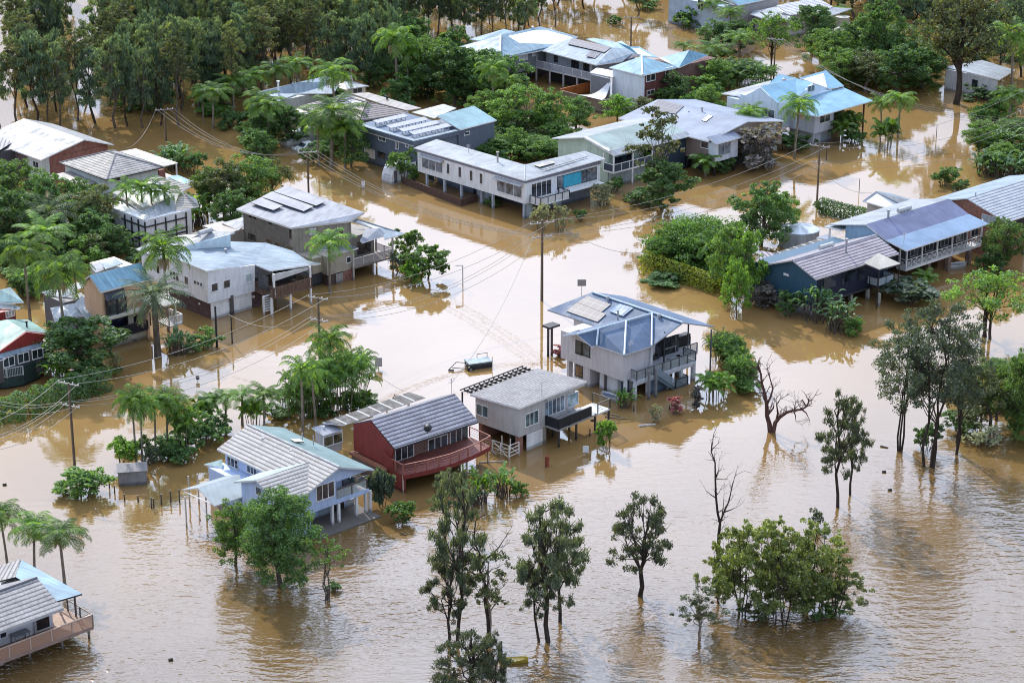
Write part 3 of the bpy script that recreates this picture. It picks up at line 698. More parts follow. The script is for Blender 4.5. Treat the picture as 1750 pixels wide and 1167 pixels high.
h.rail([(uL, D[1]), (D[0], D[1])], zd, 1.0, 'solid', paint((.45, .36, .3)), clear_glass((.45, .28, .2), .55), sp=1.9)
h.rail([(D[0], D[1]), (D[0], 8.5)], zd, 1.0, 'wire', paint((.12, .09, .08)), sp=1.9)
for x, y in ((532, 940), (257, 1035), (762, 850), (185, 990), (460, 900), (40, 1080)): p = h.T(x, y, 0); h.posts([(p[0], p[1], -1, zd - .14)], paint((.22, .2, .18)), .07)
mb = MB(); p = h.T(60, 1105, .1); q2 = h.T(185, 990, 1.2); mb.tube(p, q2, .05); p = h.T(0, 1035, .9); q2 = h.T(160, 1060, .3); mb.tube(p, q2, .05); h.part('bracing', mb, paint((.1, .08, .07)))
h.roof([[(182, 180, 4.6), (702, 470, 3.75), (490, 532, 3.75), (130, 325, 4.6)]], metal_roof((.24, .36, .45), .5, .5), DARK, .12, 'verandah_roof')
h.roof([[(0, 228, 3.9), (178, 178, 4.62), (128, 328, 4.62), (0, 360, 4.3)]], tile_roof((.25, .245, .25), .42, .3), DARK, .12)
a = h.T(650, 660, zd); h.posts([(a[0], a[1], zd, 3.75), (a[0] - .1, a[1] + 2.6, zd, 3.75), (h.T(535, 600, 2.4)[0], a[1] + 2.6, zd, 3.75)], paint((.12, .1, .1)), .06)
mb = MB(); p = h.T(170, 800, zd + .75)
mb.box(p[0] - .7, p[0] + .7, p[1] - .4, p[1] + .4, zd + .7, zd + .74)
for i, j in ((-.6, -.3), (.6, -.3), (-.6, .3), (.6, .3)): mb.box(p[0] + i - .03, p[0] + i + .03, p[1] + j - .03, p[1] + j + .03, zd, zd + .7)
tbl = mb; h.done()
tag(tbl.build('outdoor_table', paint((.2, .21, .23)), None), 'grey outdoor table on the timber deck at the bottom left corner', 'table').matrix_world = Matrix.Translation(h.N) @ Matrix.Rotation(h.th, 4, 'Z')

# --- slate-roofed two-storey house
f12 = (900, 480)
h = House('grey rendered two-storey house with slate blue roof and glass railed balcony', f12, (835, 630), 5.0, 42)
ze = 5.0; zr = 6.9; sf = paint((.42, .47, .53))
mu0 = h.T(1070, 555, ze)[0]; mu1 = h.T(1605, 388, ze)[0]; ap = h.T(1335, 355, zr); A0 = ap[1]; ur = ap[0]
vend = h.T(560, 95, zr)[1]; uw = h.T(175, 245, ze)[0]
vm = h.T(1070, 555, ze)[1]
mb = MB(); e = min(A0, 0)
# main gable, ridge running away
zr = 6.6; tri = [h.T(1335, 355, zr), h.T(562, 95, zr + .1), h.T(1070, 555, ze)]
Wc = h.PL(178, 246, tri)
h.rslab([[tri[0], tri[1], Wc, h.PL(600, 385, tri), h.PL(1040, 300, tri), tri[2]]], mt_slate, paint((.3, .33, .36)), .14)
rb = h.T(1605, 388, ze); bb = Vector(tri[1]) + Vector(rb) - Vector(tri[0])
h.rslab([[tuple(Vector(tri[0]) + Vector((.02, 0, 0))), rb, tuple(bb), tuple(Vector(tri[1]) + Vector((.02, 0, 0)))]], mt_slate, paint((.3, .33, .36)), .14)
# hipped wing with its own small gable
sr = h.T(1070, 275, zr); s0 = h.T(850, 342, 6.55); s1 = h.T(430, 455, 6.0); W1 = h.T(600, 550, ze); W2 = h.T(555, 558, ze)
g0 = (s1[0], s1[1]); wu = W1[0]
h.roof([[(835, 630, ze), (1070, 555, ze), (1072, 278, 6.62), (850, 342, 6.5)], [(835, 630, ze), (850, 342, 6.5), (612, 408, 6.15), (600, 550, ze)],
        [(600, 552, ze), (612, 408, 6.15), (430, 455, 6.0), (555, 558, ze)]], mt_slate, paint((.5, .55, .6)), .12)
h.roof([[(432, 452, 6.02), (850, 338, 6.52), (800, 320, 6.0), (300, 465, ze)]], mt_slate, paint((.5, .55, .6)), .12)
mb = MB()
for a, b in (((835, 630, 5.05), (850, 342, 6.68)), ((1072, 278, 6.72), (1068, 553, 5.1)), ((612, 408, 6.33), (598, 550, 5.08)), ((1335, 355, 6.66), (562, 95, 6.76)), ((430, 455, 6.08), (850, 340, 6.68)), ((850, 340, 6.6), (1072, 277, 6.72))):
    mb.tube(h.T(*a), h.T(*b), .10)
h.part('ridge_cap', mb, paint((.50, .60, .68), .4))
rw = paint((.50, .49, .515), .7, .06)
gx = h.Lf(350, 500, s1[0] + .5)
# wing walls
zf = 2.05
L0 = h.T(345, 480, 4.9); wl_u = h.T(545, 655, zf)[0]
Lb = h.T(540, 750, zf); wv0 = Lb[1]; gu = Lb[0]
Lback = h.Lf(350, 680, gu)[1]
h.block(rw, gu, wu + .5, wv0, Lback, zf, 4.95); h.wallp(rw, [(gu, wv0, 4.9), (gu, Lback, 4.9), (gu, (wv0 + Lback) / 2, 5.7)], (.2, 0, 0))
h.block(rw, wu + .45, mu0 + .2, .45, Lback + 1, zf, 4.95)
nv = .45
h.block(rw, mu0, mu1 - 3.6, 2.8, vend - .5, zf, 4.95)
h.block(rw, uw + .5, mu1 - 2.8, 4.2, vend - .5, -1, 4.95)
h.wallp(DARK, [(mu0 + .6, 2.75, 4.8), (mu1 - .6, 2.75, 4.8), (ur, 2.75, zr - .2)], (0, .15, 0), 'gable_glazing')
h.block(rw, gu + .1, gu + 2.2, wv0 + .1, wv0 + 2.4, -1, zf); h.block(rw, gu, wu + 1, Lback - .2, Lback + .1, -1, zf)
lw = paint((.60, .63, .68))
c1 = h.T(775, 950, .3); cu = c1[0]; cv = c1[1]
h.block(lw, cu, cu + 2.1, cv, cv + 2.5, -1, 2.0); h.panel('R', cv, 840, 890, 65, 130, paint((.10, .15, .22)), 'door')
h.block(lw, wu + .7, wu + .95, .3, .6, -1, zf); h.block(lw, gu + 3.0, gu + 3.3, -.1, .3, -1, zf)
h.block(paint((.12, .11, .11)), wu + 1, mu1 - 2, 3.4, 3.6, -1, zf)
# windows
h.win('L', gu, 450, 570, 50, 100, 1, DARK, glass((.02, .025, .03))); h.win('R', wv0, 560, 600, 30, 95, 1, DARK, glass((.03, .05, .06)))
h.win('L', gu, 505, 590, 60, 90, 1, DARK, glass((.04, .06, .07))); h.win('L', gu + .1, 450, 770, 50, 85, 1, DARK, glass((.12, .07, .03)))
# balcony
B0 = h.T(780, 790, zf); B1 = h.T(945, 855, zf); B2 = h.T(1440, 680, zf); B3 = h.T(1560, 560, zf + .1)
h.slabz([B0[:2], B1[:2], (B2[0], B1[1]), (B2[0], B3[1]), (mu1 - .6, B3[1]), (mu1 - .6, 3.2), (B0[0], 3.2)], zf, .28, paint((.52, .56, .62)), 'balcony_floor')
h.rail([B0[:2], (B1[0] - .02, B1[1] + .06), (B2[0], B1[1] + .06)], zf, 1.0, 'glass', paint((.10, .10, .11)), clear_glass((.30, .34, .34), .42), sp=1.2)
h.rail([(B2[0], B1[1] + .1), (B2[0], B3[1]), (mu1 - .7, B3[1])], zf, 1.0, 'glass', paint((.10, .10, .11)), clear_glass((.30, .34, .34), .42), sp=1.2)
h.posts([(B2[0] - .1, B1[1] + .2, -1, zf), (B2[0] - .2, B1[1] + 1.8, -1, zf), (mu0 + .3, .35, zf, 4.9)], paint((.5, .52, .56)), .14, 'column')
h.posts([(mu1 - .7, A0 + .5, -1, 4.9), (mu1 - .7, 2.6, -1, 4.9)], paint((.12, .12, .14)), .06)
vF = B1[1] + .12
for x in (935, 1050, 1210, 1325, 1425):
    u_ = h.Rf(x, 860, vF)[0]; h.block(lw, u_ - .14, u_ + .14, vF, vF + .3, -1, zf - .28, 'column')
h.block(lw, h.Rf(935, 860, vF)[0], B2[0], vF - .02, vF + .2, zf - .52, zf - .285, 'beam')
a_, b_ = h.Rf(1062, 860, vF)[0], h.Rf(1200, 860, vF)[0]; h.block(paint((.10, .15, .22)), a_, b_, vF + .1, vF + .25, -1, zf - .5, 'garage_door')
h.posts([(mu0 + 2.0, .2, zf, 5.9)], DARK, .06)
h.panel('R', 2.8, 960, 650, 120, 110, glass((.02, .025, .03)), 'sliding_door'); h.panel('R', 2.75, 1200, 560, 200, 150, glass((.012, .014, .018)), 'sliding_door')
dn = paint((.10, .15, .22))
for x, y, w in ((985, 935, 90), (1150, 870, 100)): h.panel('R', cv + 1.2, x, y, w, 150, dn, 'door')
h.block(lw, cu + 2.1, cu + 2.4, cv + 1.2, cv + 3, -1, 2.0); h.block(lw, B2[0] - 1.9, B2[0] - 1.6, 1.6, 1.9, -1, zf); h.block(lw, B2[0] - .5, B2[0], 1.4, 2.0, -1, zf)
h.block(lw, cu + 2.1, B2[0], cv + 1.3, cv + 1.5, 1.65, 2.0, 'beam')
# stairs
s_a = Vector(h.T(1050, 790, zf)); mb = MB(); s_b = Vector((s_a.x + 2.6, s_a.y, .1))
mb.extr([s_a, s_b, s_b + Vector((0, 0, -.3)), s_a + Vector((0, 0, -.35))], (0, -.06, 0)); mb.extr([s_a + Vector((0, -1, 0)), s_b + Vector((0, -1, 0)), s_b + Vector((0, -1, -.3)), s_a + Vector((0, -1, -.35))], (0, -.06, 0))
for i in range(11):
    t = i / 11; p = s_a.lerp(s_b, t); mb.box(p.x, p.x + .28, p.y - 1, p.y, p.z - .05, p.z)
h.part('stairs', mb, paint((.12, .16, .2)))
mb = MB(); mb.extr([s_a + Vector((0, -1.02, .1)), s_b + Vector((0, -1.02, .1)), s_b + Vector((0, -1.02, .95)), s_a + Vector((0, -1.02, .95))], (0, -.03, 0)); h.part('balustrade_panel', mb, clear_glass((.25, .33, .4), .6))
h.slabz([(s_b.x, s_b.y + .1), (s_b.x, s_b.y - 1.1), (s_b.x + 1.7, s_b.y - 1.1), (s_b.x + 1.7, s_b.y + .1)], .15, .2, paint((.2, .22, .25)), 'landing')
h.rail([(s_b.x, s_b.y - 1.1), (s_b.x + 1.7, s_b.y - 1.1), (s_b.x + 1.7, s_b.y + .1)], .15, .9, 'glass', DARK, clear_glass((.2, .25, .3), .6))
h.posts([(s_a.x - .3, s_a.y - 1.2, -1, 3.0), (s_a.x - 1.3, s_a.y - 1.2, -1, 3.0)], paint((.2, .21, .23)), .1)
# porch at the far left
pp = h.T(185, 395, 3.2); h.posts([(pp[0], pp[1], -1, 3.3), (pp[0] + .5, pp[1], -1, 3.3)], paint((.06, .06, .07)), .09); h.slabz([(pp[0] - .4, pp[1] + .5), (pp[0] - .4, pp[1] - .6), (uw + 1, pp[1] - .6), (uw + 1, pp[1] + .5)], 3.4, .2, DARK, 'porch_roof')
# things on the roof
def mz(x, y, k=0): return h.T(x, y, ze + .0)
def onmain(x, y):                                    # height of the main left slope under a survey point
    z = 5.8
    for _ in range(12):
        p = h.T(x, y, z); z = ze + (p[0] - uw) / (ur - uw) * (zr - ze)
    return z
for nm, pan, mt_, up in (('solar_panel', [(340, 265), (430, 192), (680, 290), (605, 358)], solar(), .1), ('solar_panel', [(432, 190), (520, 135), (720, 208), (640, 272)], solar(), .1), ('pool_heater', [(705, 270), (795, 205), (912, 240), (825, 312)], metal_roof((.20, .28, .40), .5, .2), .14)):
    mb = MB(); mb.slab([(a, b, c + up) for a, b, c in (h.PL(x, y, tri) for x, y in pan)], .05); h.part(nm, mb, [mt_, DARK])
h.flue(780, 325, 6.3, .8, .08); h.vent(695, 165, h.PL(695, 165, tri)[2]); h.vent(1132, 315, h.PL(1132, 315, tri)[2])
h.antenna(893, 555, 5.6, .5); h.done()
# loungers, pots and table on the balcony
def on_deck(h, name, x, y, z, mbf, mat, label, cat):
    p = h.T(x, y, z); mb = MB(); mbf(mb); o = mb.build(name, mat, None)
    w = h.N + Vector((p[0] * math.cos(h.th) - p[1] * math.sin(h.th), p[0] * math.sin(h.th) + p[1] * math.cos(h.th), 0)); o.location = (w.x, w.y, z); o.rotation_euler = (0, 0, h.th)
    return tag(o, label, cat)
def sofa(mb): mb.box(-.8, .8, -.35, .35, .12, .4); mb.box(-.8, .8, .25, .4, .4, .8); mb.box(-.85, -.7, -.35, .35, .1, .58); mb.box(.7, .85, -.35, .35, .1, .58)
def table(mb):
    mb.box(-.9, .9, -.45, .45, .7, .75)
    for i in (-.8, .8):
        for j in (-.35, .35): mb.box(i - .04, i + .04, j - .04, j + .04, 0, .7)
def pot(mb): mb.tube((0, 0, 0), (0, 0, .45), .18, .26, 10); [mb.tube((0, 0, .4), (.45 * math.cos(a), .45 * math.sin(a), .9 + .2 * math.sin(3 * a)), .05, .02, 4) for a in [i * .7 for i in range(9)]]
on_deck(h, 'outdoor_sofa', 1060, 680, zf, sofa, paint((.06, .06, .065)), 'dark outdoor sofa on the glass railed balcony', 'sofa')
on_deck(h, 'outdoor_table', 1200, 620, zf, table, paint((.35, .36, .34)), 'long pale table under the gable of the glass railed balcony', 'table')
on_deck(h, 'barbecue', 1330, 560, zf, lambda m: (m.box(-.9, .9, -.3, .3, .1, .95), m.box(-.8, .8, -.35, .35, .95, 1.3)), paint((.03, .03, .035)), 'black covered barbecue at the far end of the glass railed balcony', 'barbecue')
on_deck(h, 'potted_plant', 905, 765, zf, pot, leafmat('pot_leaf', (.05, .14, .03), (.12, .25, .04)), 'green potted plant at the near corner of the glass railed balcony', 'plant')

# --- white flat-roofed L house
f3 = (700, 200)
h = House('long white L-shaped house with flat roof on stilts above the street corner', f3, (985, 540), 5.0, 43)
vl = h.T(60, 265, 5.0)[1]; ue = h.T(1640, 365, 5.1)[0]
vb_ = h.T(330, 205, 5.15); w1 = 5.2; w2 = 5.6
wr_ = mt_white
ub = h.T(985, 405, 5.3); w1 = ub[0]; w2 = ub[1]
h.rslab([[(-.15, -.15, 5.0), (w1, w2, 5.25), (w1, vl + .8, 5.25), (-.15, vl + .3, 5.0)], [(-.12, -.17, 5.0), (ue + .6, -.17, 5.15), (ue + .6, w2 * .8, 5.4), (w1 + .02, w2 - .02, 5.27)]], wr_, paint((.75, .76, .78)), .1)
mb = MB(); mb.tube((-.1, -.1, 5.06), (w1, w2, 5.3), .05); h.part('roof_flashing', mb, GREYP)
fz = paint((.20, .21, .27)); zf = h.Rf(985, 745, .1)[2]
h.block(fz, 0, ue, 0, w2 * .8, 4.55, 4.9, 'fascia'); h.block(fz, .01, w1 - .1, .05, vl, 4.55, 4.88, 'fascia')
wh = paint((.72, .75, .78), .5, .04)
h.block(wh, .1, ue - .05, .1, w2 * .8 - .1, zf, 4.549); h.block(wh, .11, w1 - .2, .2, vl - .1, zf + .002, 4.548)
for cx, cy, w, hh, n in ((195, 408, 175, 88, 3), (853, 610, 200, 95, 3)): h.win('L', .1, cx, cy, w, hh, n, WHITE, glass((.10, .12, .15)), hood=True)
for cx, cy in ((331, 442), (431, 472), (528, 502), (613, 528)): h.win('L', .1, cx, cy, 22, 80, 1, WHITE, glass((.02, .022, .028)))
h.win('R', .1, 1125, 615, 160, 110, 4, WHITE, glass((.015, .017, .022)), 'sliding_door')
h.win('R', .1, 1430, 522, 325, 92, 4, DARK, glass((.10, .11, .14))); h.panel('R', .04, 1390, 535, 148, 92, paint((.05, .38, .55)), 'blue_blind', .04)
zb = zf + .1; a0 = h.Rf(1030, 700, 0)[0]; b1 = h.T(1145, 750, zb)
h.slabz([(a0, .1), (a0, b1[1]), (h.T(1365, 690, zb)[0], b1[1]), (h.T(1365, 690, zb)[0], .1)], zb, .12, WHITE, 'balcony_floor')
h.rail([(a0, 0), (a0, b1[1]), (h.T(1365, 690, zb)[0], b1[1]), (h.T(1365, 690, zb)[0], 0)], zb, .95, 'glass', DARK, paint((.6, .62, .65)), sp=1.1)
h.slabz([(h.T(1365, 690, zb)[0] + .1, .1), (h.T(1365, 690, zb)[0] + .1, -1.0), (ue - .4, -1.0), (ue - .4, .1)], zb + .35, .1, WHITE, 'awning')
lowb = paint((.16, .20, .27)); pale = paint((.42, .50, .58))
h.block(lowb, 4, ue - .6, 1.2, w2 * .8 - .3, -1, zf); h.block(pale, 6.3, 7.3, 1.14, 1.3, -1, zf - .1, 'door')
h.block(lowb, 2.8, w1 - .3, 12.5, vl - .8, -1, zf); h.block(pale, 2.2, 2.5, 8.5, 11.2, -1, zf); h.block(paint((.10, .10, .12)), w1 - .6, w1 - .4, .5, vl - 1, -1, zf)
h.win('L', 2.8, 188, 520, 50, 45, 1)
for y in (105, 235, 372, 790): pass
h.posts([(.35, v, -1, zf) for v in (.35, 6.1, 12.0, 15.2, 18.6)] + [(.35, .35, -1, zf)], paint((.45, .5, .56)), .14)
h.block(pale, .2, 1.6, .3, .6, -1, zf); h.block(paint((.3, .33, .38)), .5, .9, 8.3, 8.7, -1, zf)
h.flue(752, 385, 5.15, 1.2, .12, CONC, 'chimney'); h.antenna(503, 310, 5.1, 1.1)
h.onroof([[(1120, 455, 5.3), (1480, 350, 5.36), (1530, 335, 5.4), (1180, 440, 5.36)], [(1060, 410, 5.36), (1220, 370, 5.38), (1240, 395, 5.36), (1110, 430, 5.34)]], paint((.35, .34, .33), .8, .5), .03, .06, 'roof_frame')
h.done()
# dark timber fence in front of it
fo = lambda a, b: (f3[0] + a / 5, f3[1] + b / 5)
def wallfence(name, pts, z, mat, label, cat='fence', th=.12, z0=-1.0, posts=None, group=None):
    mb = MB(); w = [P(*p) for p in pts]
    for a, b in zip(w[:-1], w[1:]):
        d = (b - a).normalized(); n = Vector((-d.y, d.x, 0)) * th / 2
        mb.slab([(a - n).to_tuple()[:2] + (z,), (b - n).to_tuple()[:2] + (z,), (b + n).to_tuple()[:2] + (z,), (a + n).to_tuple()[:2] + (z,)], z - z0)
    return tag(mb.build(name, mat), label, cat, group)
wallfence('timber_fence', [fo(-60, 570), fo(440, 765), fo(580, 722)], .95, wood((.09, .055, .045), .2), 'dark brown timber fence around the flooded carport of the white L-shaped house')
# --- white weatherboard house with timber deck
f10 = (220, 370)
h = House('white weatherboard house with two garage doors and a brown timber deck, beside the taupe house', f10, (675, 470), 5.6, 44)
fb = (220, 370)
wb = boards((0.70, 0.74, 0.80), .26); zb = h.Rf(683, 745, .1)[2]
lv = h.T(335, 335, 5.9)[1]; vL = h.Lf(118, 430, 0)[1]
h.roof([[(335, 332, 6.0), (665, 466, 5.75), (1070, 405, 4.95), (1180, 226, 5.0), (880, 214, 5.4)], [(1070, 405, 4.94), (1205, 461, 4.7), (1642, 400, 4.35), (1530, 378, 4.4), (1400, 292, 4.6), (1180, 227, 4.99)]], mt_pale, WHITE, .14)
h.wallL(wb, 0, [(672, 472), (335, 340), (118, 345), (118, 470), (330, 590), (683, 745)])
ru = h.Rf(1078, 640, 0)[0]
h.wallR(wb, 0, [(676, 474), (1078, 412), (1078, 640), (683, 745)])
h.block(wb, .2, ru, .2, 12.5, zb + .01, 4.7); h.block(wb, ru, ru + 5.0, 3.2, 9, zb + .01, 4.35)
h.rslab([[(-.4, 9.5, 5.3), (4.5, 9.5, 5.2), (4.5, 14.6, 5.2), (-.4, vL + .4, 5.3)]], mt_white, WHITE, .12)
wz = 6.9
h.roof([[(462, 256, 6.2), (905, 131, 7.0), (690, 122, 7.0), (352, 178, 6.2)]], mt_white, WHITE, .2)
a = Vector(h.T(470, 262, 6.1)); b = Vector(h.T(868, 150, 6.9)); b0 = Vector((b.x, b.y, 5.1)); a0 = Vector((a.x, a.y, 5.4))
h.wallp(paint((.55, .68, .75)), [a0, a, b, b0], (0, .12, 0), 'clerestory_wall')
h.tankheater((600, 145), (705, 112), 7.2, .28); h.onroof([[(515, 155, 6.8), (600, 135, 6.9), (610, 150, 6.9), (590, 160, 6.8)]], DARK, .1, .05, 'solar_panel')
for cx, cy, w, hh, n in ((252, 452, 28, 62, 1), (390, 505, 85, 60, 3), (495, 548, 32, 60, 1), (595, 572, 80, 26, 3)): h.win('L', 0, cx, cy, w, hh, n, gl=glass((.035, .038, .045)))
for cx, cy, w, hh in ((733, 605, 42, 58), (838, 577, 42, 58), (1025, 525, 42, 60)): h.win('R', 0, cx, cy, w, hh, 1, gl=glass((.02, .022, .026)) if cx < 1000 else paint((.4, .48, .5)))
bp = brick((.12, .075, .075), (.13, .1, .1))
h.block(bp, .5, ru + 1, .35, 8, -1, zb - .01); h.panel('L', .5, 605, 745, 14, 14, WHITE, 'wall_lamp')
h.block(WHITE, .3, 5.4, .2, .32, zb - .12, zb - .005, 'beam')
h.garage('R', .3, 788, 815, 140, None, zb - .12); h.garage('R', .3, 968, 755, 140, None, zb - .12)
h.posts([(h.Rf(876, 760, .2)[0], .2, -1, zb + .25)], paint((.1, .09, .09)), .2, 'pier'); h.panel('R', .34, 1065, 685, 18, 18, WHITE, 'meter_box')
zd = zb + .1; c = h.T(1215, 698, zd); e = h.T(1578, 602, zd); e = (e[0], c[1])
h.slabz([(ru + .02, c[1] * .2), (ru + .02, c[1]), (e[0], c[1]), (e[0], 3.1), (ru + .02, 3.1)], zd, .2, wood((.14, .09, .07)), 'deck')
h.rail([(ru + .05, .1), (ru + .05, c[1]), (e[0], c[1]), (e[0], 3)], zd, 1.05, 'bal', wood((.15, .10, .075), .5), sp=2.2)
h.rail([(c[0] + .1, c[1] + .04), (e[0] - .1, c[1] + .04)], zd, .9, 'solid', wood((.15, .10, .075), .5), paint((.13, .085, .065)))
h.posts([(ru + .15, c[1] + .1, zd, 4.65), (e[0] - .1, c[1] + .1, -1, 4.35), (c[0] + 2.8, c[1] + .2, -1, zd), (e[0] - .1, 3.0, -1, 4.35), (c[0] + .1, c[1] + .1, -1, zd)], WHITE, .09)
h.wallp(paint((.5, .53, .55)), [(ru + .1, c[1] + .3, 4.55), (e[0], c[1] + .3, 4.2), (e[0], c[1] + .3, 3.95), (ru + .1, c[1] + .3, 3.7)], (0, .05, 0), 'gable_board')
h.panel('L', ru + .02, 1150, 560, 90, 110, glass((.03, .03, .035)), 'sliding_door'); h.panel('R', 3.2, 1330, 510, 200, 90, paint((.45, .50, .52)), 'wall_panel')
mb = MB(); s0 = Vector((c[0] - .6, c[1] - .7, zd)); x0 = h.T(1190, 770, .8)
for i in range(7):
    z = zd - .05 - i * .27; mb.box(x0[0] - .55, x0[0] + .55, x0[1] - .1 - .02 * i, x0[1] + .2 - .02 * i, z, z + .06)
for k in (-.58, .58): mb.box(x0[0] + k - .04, x0[0] + k + .04, x0[1] - .15, x0[1] + .15, -1, zd)
h.part('stairs', mb, WHITE)
h.antenna(688, 295, 5.6, .7); h.flue(828, 310, 5.4, .35, .1)
h.done()
on_deck(h, 'outdoor_sofa', 1330, 560, zd, lambda m: (m.box(-1.3, 1.3, -.5, .5, .3, 1.0), m.box(-1.0, 1.0, .1, .5, 1.0, 1.45)), paint((.03, .033, .04)), 'dark covered daybed on the brown timber deck of the white weatherboard house', 'daybed')

# --- taupe two-storey house
f9 = (350, 300)
h = House('tall taupe house with solar panels and a low balcony on its right side', f9, (740, 448), 6.4, 43)
tp = vboards((.27, .245, .215), .45)
lt = h.T(270, 288, 6.4)
h.roof([[(740, 446, 6.4), (268, 286, 6.4), (700, 84, 7.2), (1362, 314, 6.7), (1250, 386, 6.3)]], mt_grey, paint((.55, .52, .5)), .2)
uL = .45; vB = h.Lf(330, 400, uL)[1]
E = h.T(1250, 400, 6.1); th = math.atan2(E[1] - .45, E[0] - .45)
f = Vector(h.T(750, 460, 6.15)); g_ = Vector(h.T(1250, 398, 6.05))
h.block(tp, uL, 5.8, 1.0, vB, -1, 6.15)
h.wallp(tp, [(uL, .5, -1), (uL, vB, -1), (uL, vB, 6.2), (uL, .5, 6.2)], (.2, 0, 0))
n_ = Vector((g_.y - f.y, -(g_.x - f.x), 0)).normalized() * -.2
h.wallp(tp, [(f.x, f.y, -1), (g_.x, g_.y, -1), (g_.x, g_.y, 6.1), (f.x, f.y, 6.2)], (n_.x, n_.y, 0))
h.wallp(tp, [(g_.x, g_.y, -1), (g_.x + .3, g_.y + 6, -1), (g_.x + .3, g_.y + 6, 6.2), (g_.x, g_.y, 6.1)], (-.2, 0, 0))
for cx, cy, w, hh, n in ((408, 352, 70, 26, 2), (562, 405, 38, 26, 1), (732, 495, 22, 80, 1), (405, 527, 72, 55, 1), (545, 560, 42, 30, 1), (622, 587, 40, 28, 1), (720, 622, 55, 30, 1)):
    h.win('L', uL, cx, cy, w, hh, n, paint((.2, .18, .16)), glass((.02, .018, .016)))
def skewwin(cx, cy, w, hh, gl):                       # windows in the slanting front wall
    o = h.Rf(cx, cy, 0); dd = (g_ - f).normalized(); 
    # meet the survey ray with the slanting wall
    d = h._ray(cx, cy); nn = Vector((dd.y, -dd.x, 0)); t = (f - h.C).dot(nn) / d.dot(nn); p = h.C + d * t
    mb = MB(); q = nn.normalized(); 
    if q.y > 0: q = -q
    a = p - dd * w / 2; b = p + dd * w / 2
    mb.extr([(a.x, a.y, p.z - hh / 2), (b.x, b.y, p.z - hh / 2), (b.x, b.y, p.z + hh / 2), (a.x, a.y, p.z + hh / 2)], (q.x * .05, q.y * .05, 0)); fr = h.part('window', mb, WHITE)
    mb = MB(); a += q * .03 + dd * .07; b += q * .03 - dd * .07
    mb.extr([(a.x, a.y, p.z - hh / 2 + .07), (b.x, b.y, p.z - hh / 2 + .07), (b.x, b.y, p.z + hh / 2 - .07), (a.x, a.y, p.z + hh / 2 - .07)], (q.x * .05, q.y * .05, 0)); h.part('pane', mb, gl, fr)
skewwin(922, 478, .75, .75, paint((.5, .52, .53))); skewwin(1162, 478, .75, .75, glass((.02, .02, .02)))
# lower front block
lo = paint((.36, .33, .28)); z2 = 3.5
h.roof([[(800, 618, 3.55), (940, 578, 3.9), (1260, 600, 3.9), (1312, 618, 3.5), (1230, 645, 3.4)]], mt_grey, WHITE, .12)
b0 = h.T(1048, 858, 1.2); cu, cv = b0[0], b0[1]; e = h.Rf(1265, 800, cv)
h.block(lo, cu, e[0], cv, cv + 3.5, 1.25, 3.4); h.block(lo, f.x + .3, cu + .1, cv + .8, f.y + 1.5, 1.5, 3.3)
h.block(brick((.10, .065, .06), (.1, .09, .08)), cu + .05, cu + 1.5, cv + .05, cv + 3, -1, 1.25); h.block(brick((.26, .09, .065)), cu + 2.2, e[0] - .05, cv + .05, cv + 3, -1, 1.25)
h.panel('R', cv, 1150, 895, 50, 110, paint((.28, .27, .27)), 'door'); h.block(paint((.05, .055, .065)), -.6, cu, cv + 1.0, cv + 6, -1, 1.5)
h.win('R', cv, 1228, 720, 30, 40, 1, gl=glass())
# right wing with balcony
h.roof([[(1345, 575, 4.1), (1325, 555, 4.2), (1375, 455, 4.6), (1490, 448, 4.65), (1555, 508, 4.1)]], mt_grey, WHITE, .1)
h.roof([[(1250, 388, 4.9), (1290, 366, 5.2), (1705, 495, 4.1), (1535, 545, 4.0), (1520, 480, 4.3)]], mt_pale, WHITE, .12)
fl = h.T(1275, 785, 1.55); fr = h.T(1605, 690, 1.55); v0 = fl[1]
h.slabz([(fl[0], v0), (fr[0], v0), (fr[0], v0 + 3.2), (fl[0], v0 + 3.2)], 1.55, .2, wood((.2, .17, .15)), 'balcony_floor')
h.rail([(fl[0], v0 + .05), (fr[0], v0 + .05), (fr[0], v0 + 3.2)], 1.55, 1.0, 'glass', paint((.5, .48, .46)), clear_glass((.35, .33, .33), .45))
h.block(paint((.20, .185, .17)), e[0], fr[0] - .8, v0 + 2.4, v0 + 7, 1.5, 4.2); h.panel('R', v0 + 2.4, 1360, 610, 100, 100, glass((.015, .015, .018)), 'sliding_door')
h.posts([(fr[0] - .05, v0 + .05, -1, 4.0), (fr[0] - .05, v0 + 3, -1, 4.2), ((fl[0] + fr[0]) / 2, v0 + .1, -1, 1.5), (fl[0], v0 + .1, -1, 3.6)], paint((.45, .42, .4)), .08)
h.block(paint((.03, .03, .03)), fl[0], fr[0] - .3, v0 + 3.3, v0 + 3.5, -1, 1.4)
# annex at the back left
h.roof([[(145, 405, 4.2), (330, 355, 4.6), (330, 430, 4.2), (290, 468, 4.0)]], mt_grey, paint((.6, .5, .47)), .12)
p = h.T(225, 450, 4.0); h.block(tp, -2.3, .5, p[1] - 1.2, p[1] + 3, -1, 4.0)
sl = [[(395, 240, 6.75), (480, 195, 6.85), (668, 268, 6.75), (585, 305, 6.65)], [(485, 190, 6.87), (575, 145, 6.95), (930, 272, 6.8), (845, 314, 6.65)], [(590, 145, 6.97), (690, 95, 7.1), (1030, 232, 6.95), (950, 266, 6.85)]]
h.onroof(sl, metal_roof((.24, .24, .27), 1.0, .35, .2), .12, .06)
h.done()

